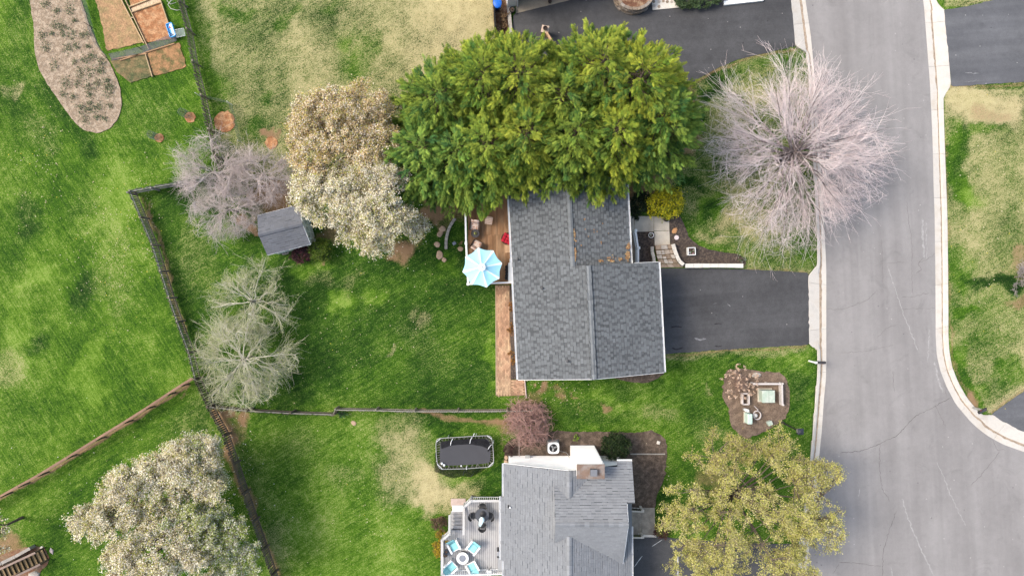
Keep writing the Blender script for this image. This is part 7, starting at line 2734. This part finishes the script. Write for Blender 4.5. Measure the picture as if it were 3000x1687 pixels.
leafy_tree("pear_tree", "tan and yellow leafing tree above the white blossom tree", bs_(1040, 440, 3.5),
           [(985, 365, 5.0, 125, 105, 2.3, 0, 3, 1), (930, 450, 4.4, 80, 95, 1.8, 0, 2, 1), (1075, 330, 4.6, 85, 80, 1.8, 0, 1.6, 1), (1100, 430, 5.0, 75, 80, 1.6, 0, 1.6, 1), (900, 380, 4.4, 50, 70, 1.6, 0, 1, 1)],
           210, .5, 430, .072, PAL, 71, (.13, .09, .07), "flowering trees")
leafy_tree("pear_tree", "white blossoming tree between shed and evergreens", bs_(1060, 545, 3.5),
           [(985, 575, 5.0, 115, 90, 2.0, 15, 3, 0), (1100, 610, 5.0, 115, 85, 2.0, 30, 3, 0), (1075, 690, 4.0, 85, 50, 1.4, 20, 1.5, 0), (1200, 660, 3.6, 50, 55, 1.2, 0, 1, 0), (1110, 530, 5.2, 90, 55, 1.6, 0, 1.2, 0), (925, 560, 4.6, 60, 70, 1.6, 0, 1.4, 0)],
           225, .48, 450, .07, PAL, 72, (.12, .09, .075), "flowering trees")
leafy_tree("pear_tree", "slanting white blossom tree in the lower left yard", bs_(470, 1380, 3.5),
           [(440, 1420, 5.0, 200, 95, 2.0, -30, 4, 0), (300, 1515, 4.2, 95, 60, 1.6, -30, 1.6, 0), (560, 1340, 4.6, 100, 80, 1.8, -20, 2, 0), (595, 1315, 4.4, 50, 55, 1.3, 0, 1, 2), (610, 1420, 4.4, 70, 70, 1.6, 0, 1.2, 0), (480, 1505, 4.6, 120, 60, 1.6, -20, 1.6, 0)],
           265, .48, 430, .07, PAL, 73, (.10, .07, .06), "flowering trees", shell=.25)
leafy_tree("pear_tree", "white and green blossom tree cut by the bottom edge", bs_(520, 1590, 3.5),
           [(480, 1620, 5.0, 175, 105, 2.0, 0, 4, 0), (640, 1560, 4.4, 80, 75, 1.6, 0, 1.6, 2), (690, 1640, 4.0, 65, 70, 1.4, 0, 1.3, 2), (560, 1520, 4.8, 100, 50, 1.6, 0, 1.4, 2), (400, 1710, 4.4, 120, 60, 1.6, 0, 1, 1)],
           235, .48, 450, .07, PAL, 74, (.10, .07, .06), "flowering trees", shell=.25)
leafy_tree("pear_tree", "sparse pale blossom tree at the far left edge", bs_(-30, 1560, 3),
           [(-45, 1570, 4.0, 85, 80, 1.5, 0, 1, 0)], 34, .4, 60, .11, PAL, 75, (.12, .09, .075), "flowering trees", trunk_r=.12)
YEL = [[((.54, .50, .13), 4), ((.46, .46, .11), 3), ((.64, .58, .26), 3), ((.27, .28, .07), 1.6), ((.58, .50, .28), 1.6)], [((.52, .46, .18), 3), ((.46, .39, .18), 2), ((.42, .41, .08), 2)]]
leafy_tree("budding_tree", "yellow green budding tree at the bottom beside the street", bs_(2190, 1490, 5),
           [(2200, 1490, 5.6, 200, 190, 2.6, 0, 4, 0), (2010, 1500, 4.6, 95, 110, 1.8, 0, 1.6, 0), (2370, 1380, 4.6, 100, 75, 1.7, 0, 1.4, 0), (2380, 1540, 4.6, 95, 95, 1.8, 0, 1.6, 0), (2120, 1330, 4.8, 110, 75, 1.8, 0, 1.4, 1), (2260, 1300, 4.4, 70, 55, 1.5, 0, 1, 0), (2080, 1640, 4.8, 130, 90, 1.8, 0, 1.6, 0), (2290, 1660, 4.8, 120, 80, 1.8, 0, 1.4, 0)],
           430, .42, 210, .062, YEL, 81, (.14, .11, .085), None, 8, .12)


# ------------------------------------------------------------------ shrubs
def shrub(label, px_, py_, rx, ry, h, pal, seed, size=.09, n=2600, rot=0, name="shrub", cat="shrub", group=None, clumps=30):
    z = h * .55
    c = G(px_, py_, z)
    leafy_tree(name, label, (c.x, c.y, 0), [(px_, py_, z, rx, ry, h * .42, rot, 1, 0)], clumps, max(.14, S(min(rx, ry)) * .36), max(8, n // clumps), size, [pal], seed, (.09, .07, .055), group, 4, .62, cat, .2, .8, .06)


shrub("round clipped green shrub right of the shed", 941, 732, 29, 31, 1.3, [((.085, .14, .015), 4), ((.13, .18, .02), 2), ((.05, .09, .015), 1)], 201, .085, 4200, clumps=44)
shrub("dark burgundy shrub below the shed eave", 885, 746, 29, 26, 1.0, [((.07, .02, .03), 3), ((.11, .035, .04), 2), ((.045, .025, .025), 2)], 202, .07, 3600, clumps=40)
shrub("dark green round bush beside the white chimney", 1804, 1308, 41, 36, 1.9, [((.022, .042, .014), 4), ((.04, .065, .018), 2), ((.015, .028, .01), 2)], 203, .09, 6000, clumps=60)
shrub("bright yellow shrub in front of the main house", 1946, 594, 46, 48, 2.6, [((.52, .46, .016), 3.5), ((.36, .36, .02), 3), ((.17, .20, .02), 2.5)], 204, .10, 6000, clumps=60)
shrub("dark green shrub between the house and the yellow shrub", 1872, 600, 30, 38, 1.7, [((.014, .03, .012), 4), ((.025, .045, .018), 1)], 205, .09, 3600, clumps=36)
shrub("half yellow clipped shrub left of the grey deck", 1292, 1592, 20, 46, 1.2, [((.40, .29, .02), 4), ((.3, .2, .03), 2), ((.2, .15, .05), 1)], 206, .075, 3200, clumps=40)
shrub("brown clipped shrub above the yellow one by the grey deck", 1288, 1530, 22, 22, 1.1, [((.14, .09, .055), 3), ((.18, .12, .07), 2), ((.10, .07, .04), 2)], 207, .07, 1800, clumps=26)
for k, (x, y, ry) in enumerate(((1501, 898, 13), (1502, 963, 15), (1502, 1045, 20))):
    shrub(("uppermost orange brown shrub by the brick path", "middle orange brown shrub by the brick path", "largest orange brown shrub, lowest by the brick path")[k], x, y, 9 + 2 * k, ry, .6, [((.25, .10, .03), 3), ((.32, .17, .04), 2), ((.13, .07, .03), 2)], 210 + k, .07, 700, group="orange shrubs along the brick path", clumps=12)
shrub("dark reddish shrub at the west corner of the lower house", 1492, 1318, 15, 16, .6, [((.06, .035, .03), 3), ((.09, .05, .045), 1)], 220, .07, 700, clumps=12)
shrub("dark red shrub under the budding tree by the porch steps", 1940, 1545, 24, 30, .8, [((.11, .045, .035), 3), ((.07, .035, .03), 2)], 221, .07, 1200, clumps=18)
shrub("small fresh green plant in the mulch above the air conditioner", 1687, 1281, 8, 9, .35, [((.2, .32, .03), 1)], 222, .07, 160, clumps=5, name="plant", cat="plant")
shrub("low spreading juniper at the top edge of the driveway", 2045, 2, 78, 20, .7, [((.07, .12, .05), 3), ((.10, .15, .06), 2), ((.05, .08, .035), 2)], 223, .10, 5200, rot=-4, clumps=56)
shrub("small green plant beside the jog of the picket fence", 1003, 1212, 14, 6, .35, [((.07, .17, .05), 1), ((.12, .24, .08), 1)], 224, .07, 260, clumps=8, name="plant", cat="plant")
shrub("tiny white flowered plant at the tip of the front mulch bed", 2172, 756, 10, 10, .25, [((.09, .15, .05), 4), ((.7, .7, .66), 1)], 225, .06, 160, clumps=6, name="plant", cat="plant")
shrub("ornamental brown grass in the red mulch at the top", 1474, 60, 13, 28, .4, [((.2, .12, .06), 3), ((.3, .2, .11), 2)], 226, .09, 500, clumps=12, name="plant", cat="plant")
# dried hydrangea: twigs and pale flower heads
hy = G(2168, 1120, .7)
HYD = dict(REDT)
HYD.update(cols=((.2, .13, .1), (.25, .17, .13), (.3, .2, .15), (.33, .23, .18), (.35, .25, .2)), L=.55, n=(1, 4, 6, 4, 3))
hyd = bare_tree("hydrangea_shrub", "dried hydrangea with pale pink flower heads in the utility bed", (hy.x, hy.y, 0), HYD, 230, (1.05, .95, .75), 6, None, None, "shrub")
r = np.random.default_rng(12)
for k in range(64):
    a, q = r.random() * 6.283, math.sqrt(r.random()) * 1.25
    c = np.array((hy.x + q * math.cos(a) * 1.05, hy.y + q * math.sin(a), .75 + r.random() * .35 - .25 * q))
    T_ = c + r.normal(0, .04, (16, 3))
    leaf_cloud(T_, .075, [((.62, .43, .31), 3), ((.72, .56, .44), 2)], r, hyd, Vector((hy.x, hy.y, 0)), "flower_head")
# weed clumps in the oval bed
clp = [(325, 30), (408, 75), (398, 178), (450, 250), (510, 250), (300, 250), (365, 240), (480, 340), (335, 345), (625, 330), (385, 460), (530, 440), (600, 425), (655, 400), (565, 520), (640, 510), (710, 500), (720, 440), (470, 585), (550, 590), (625, 620), (695, 595), (760, 570), (450, 670), (520, 690), (640, 670), (640, 730), (575, 760), (700, 760), (780, 750), (600, 845), (690, 825), (740, 840), (760, 640), (545, 330), (585, 250), (450, 190), (530, 150), (495, 70), (625, 240), (785, 620), (635, 775)]
for k, (x, y) in enumerate(clp):
    r = np.random.default_rng(300 + k)
    c = G(x / 2.415, y / 2.415, .05)
    t = thing("weed_clump", "low grey green weed clump in the pale oval bed", "plant", (c.x, c.y, .04), 0, "weed clumps in the oval bed")
    ks = r.uniform(.55, 1.45)
    nn_ = int(75 * ks)
    el = r.uniform(.5, 1.4)
    T_ = np.stack([c.x + (r.normal(0, .13, nn_) + r.choice((-.1, 0, .1), nn_)) * ks, c.y + r.normal(0, .17 * el, nn_) * ks, .05 + r.random(nn_) * .14], 1)
    leaf_cloud(T_, .085, [((.075, .115, .055), 3), ((.12, .155, .075), 2), ((.18, .19, .11), 1.5)], r, t, c - Vector((0, 0, .01)), "leaves")

# ------------------------------------------------------------------ fallen petals, twigs and dandelions on the lawn
r = np.random.default_rng(77)
spots = [(1080, 640, 190, 130, 260, 0), (450, 1450, 260, 150, 260, 0), (540, 1600, 200, 110, 160, 0), (330, 750, 110, 190, 240, 1), (120, 480, 90, 200, 120, 1), (700, 1350, 60, 160, 110, 0), (1050, 980, 320, 150, 160, 1),
         (1050, 1500, 220, 160, 90, 1), (2200, 1420, 250, 120, 150, 1), (2230, 480, 160, 200, 120, 1), (2880, 700, 90, 330, 160, 1), (430, 640, 40, 120, 120, 1), (1600, 1150, 110, 50, 120, 1)]
T_, C_ = [], []
for cx, cy, sx, sy, n, kind in spots:
    px_, py_ = r.normal(cx, sx * .6, n), r.normal(cy, sy * .6, n)
    T_.append(np.stack([(px_ - CX) / PX, -(py_ - CY) / PX, np.full(n, .012) + r.random(n) * .02], 1))
    pal = np.array(((.78, .74, .66), (.62, .52, .36), (.45, .33, .2))) if kind == 0 else np.array(((.52, .43, .28), (.62, .54, .38), (.60, .50, .05)))
    C_.append(pal[r.choice(3, n, p=(.5, .4, .1) if kind else (.6, .3, .1))])
T_, C_ = np.concatenate(T_), np.concatenate(C_)
q = G(0, 0, 0)
keep = ~in_poly(T_[:, 0] * PX + CX, -T_[:, 1] * PX + CY, [(2300, -50), (2380, -50), (2430, 900), (2350, 1700), (3000, 1700), (3000, 1270), (2870, 1225), (2790, 1080), (2775, 300), (2730, -50)])
d = r.normal(0, 1, (len(T_), 3)) * [1, 1, .12]
M_ = rot_between(d) * r.uniform(.035, .10, len(T_))[:, None, None]
V, F, C = instances(LFV, LFF, M_[keep], T_[keep], C_[keep] * r.uniform(.8, 1.15, (keep.sum(), 1)))
ob = place("fallen_petals", np_mesh("fallen_petals", V, F, M_LEAF, C), None, (0, 0, 0))
ob["kind"] = "stuff"
ob["label"] = "scattered fallen petals, dead grass bits and dandelions on the lawns"
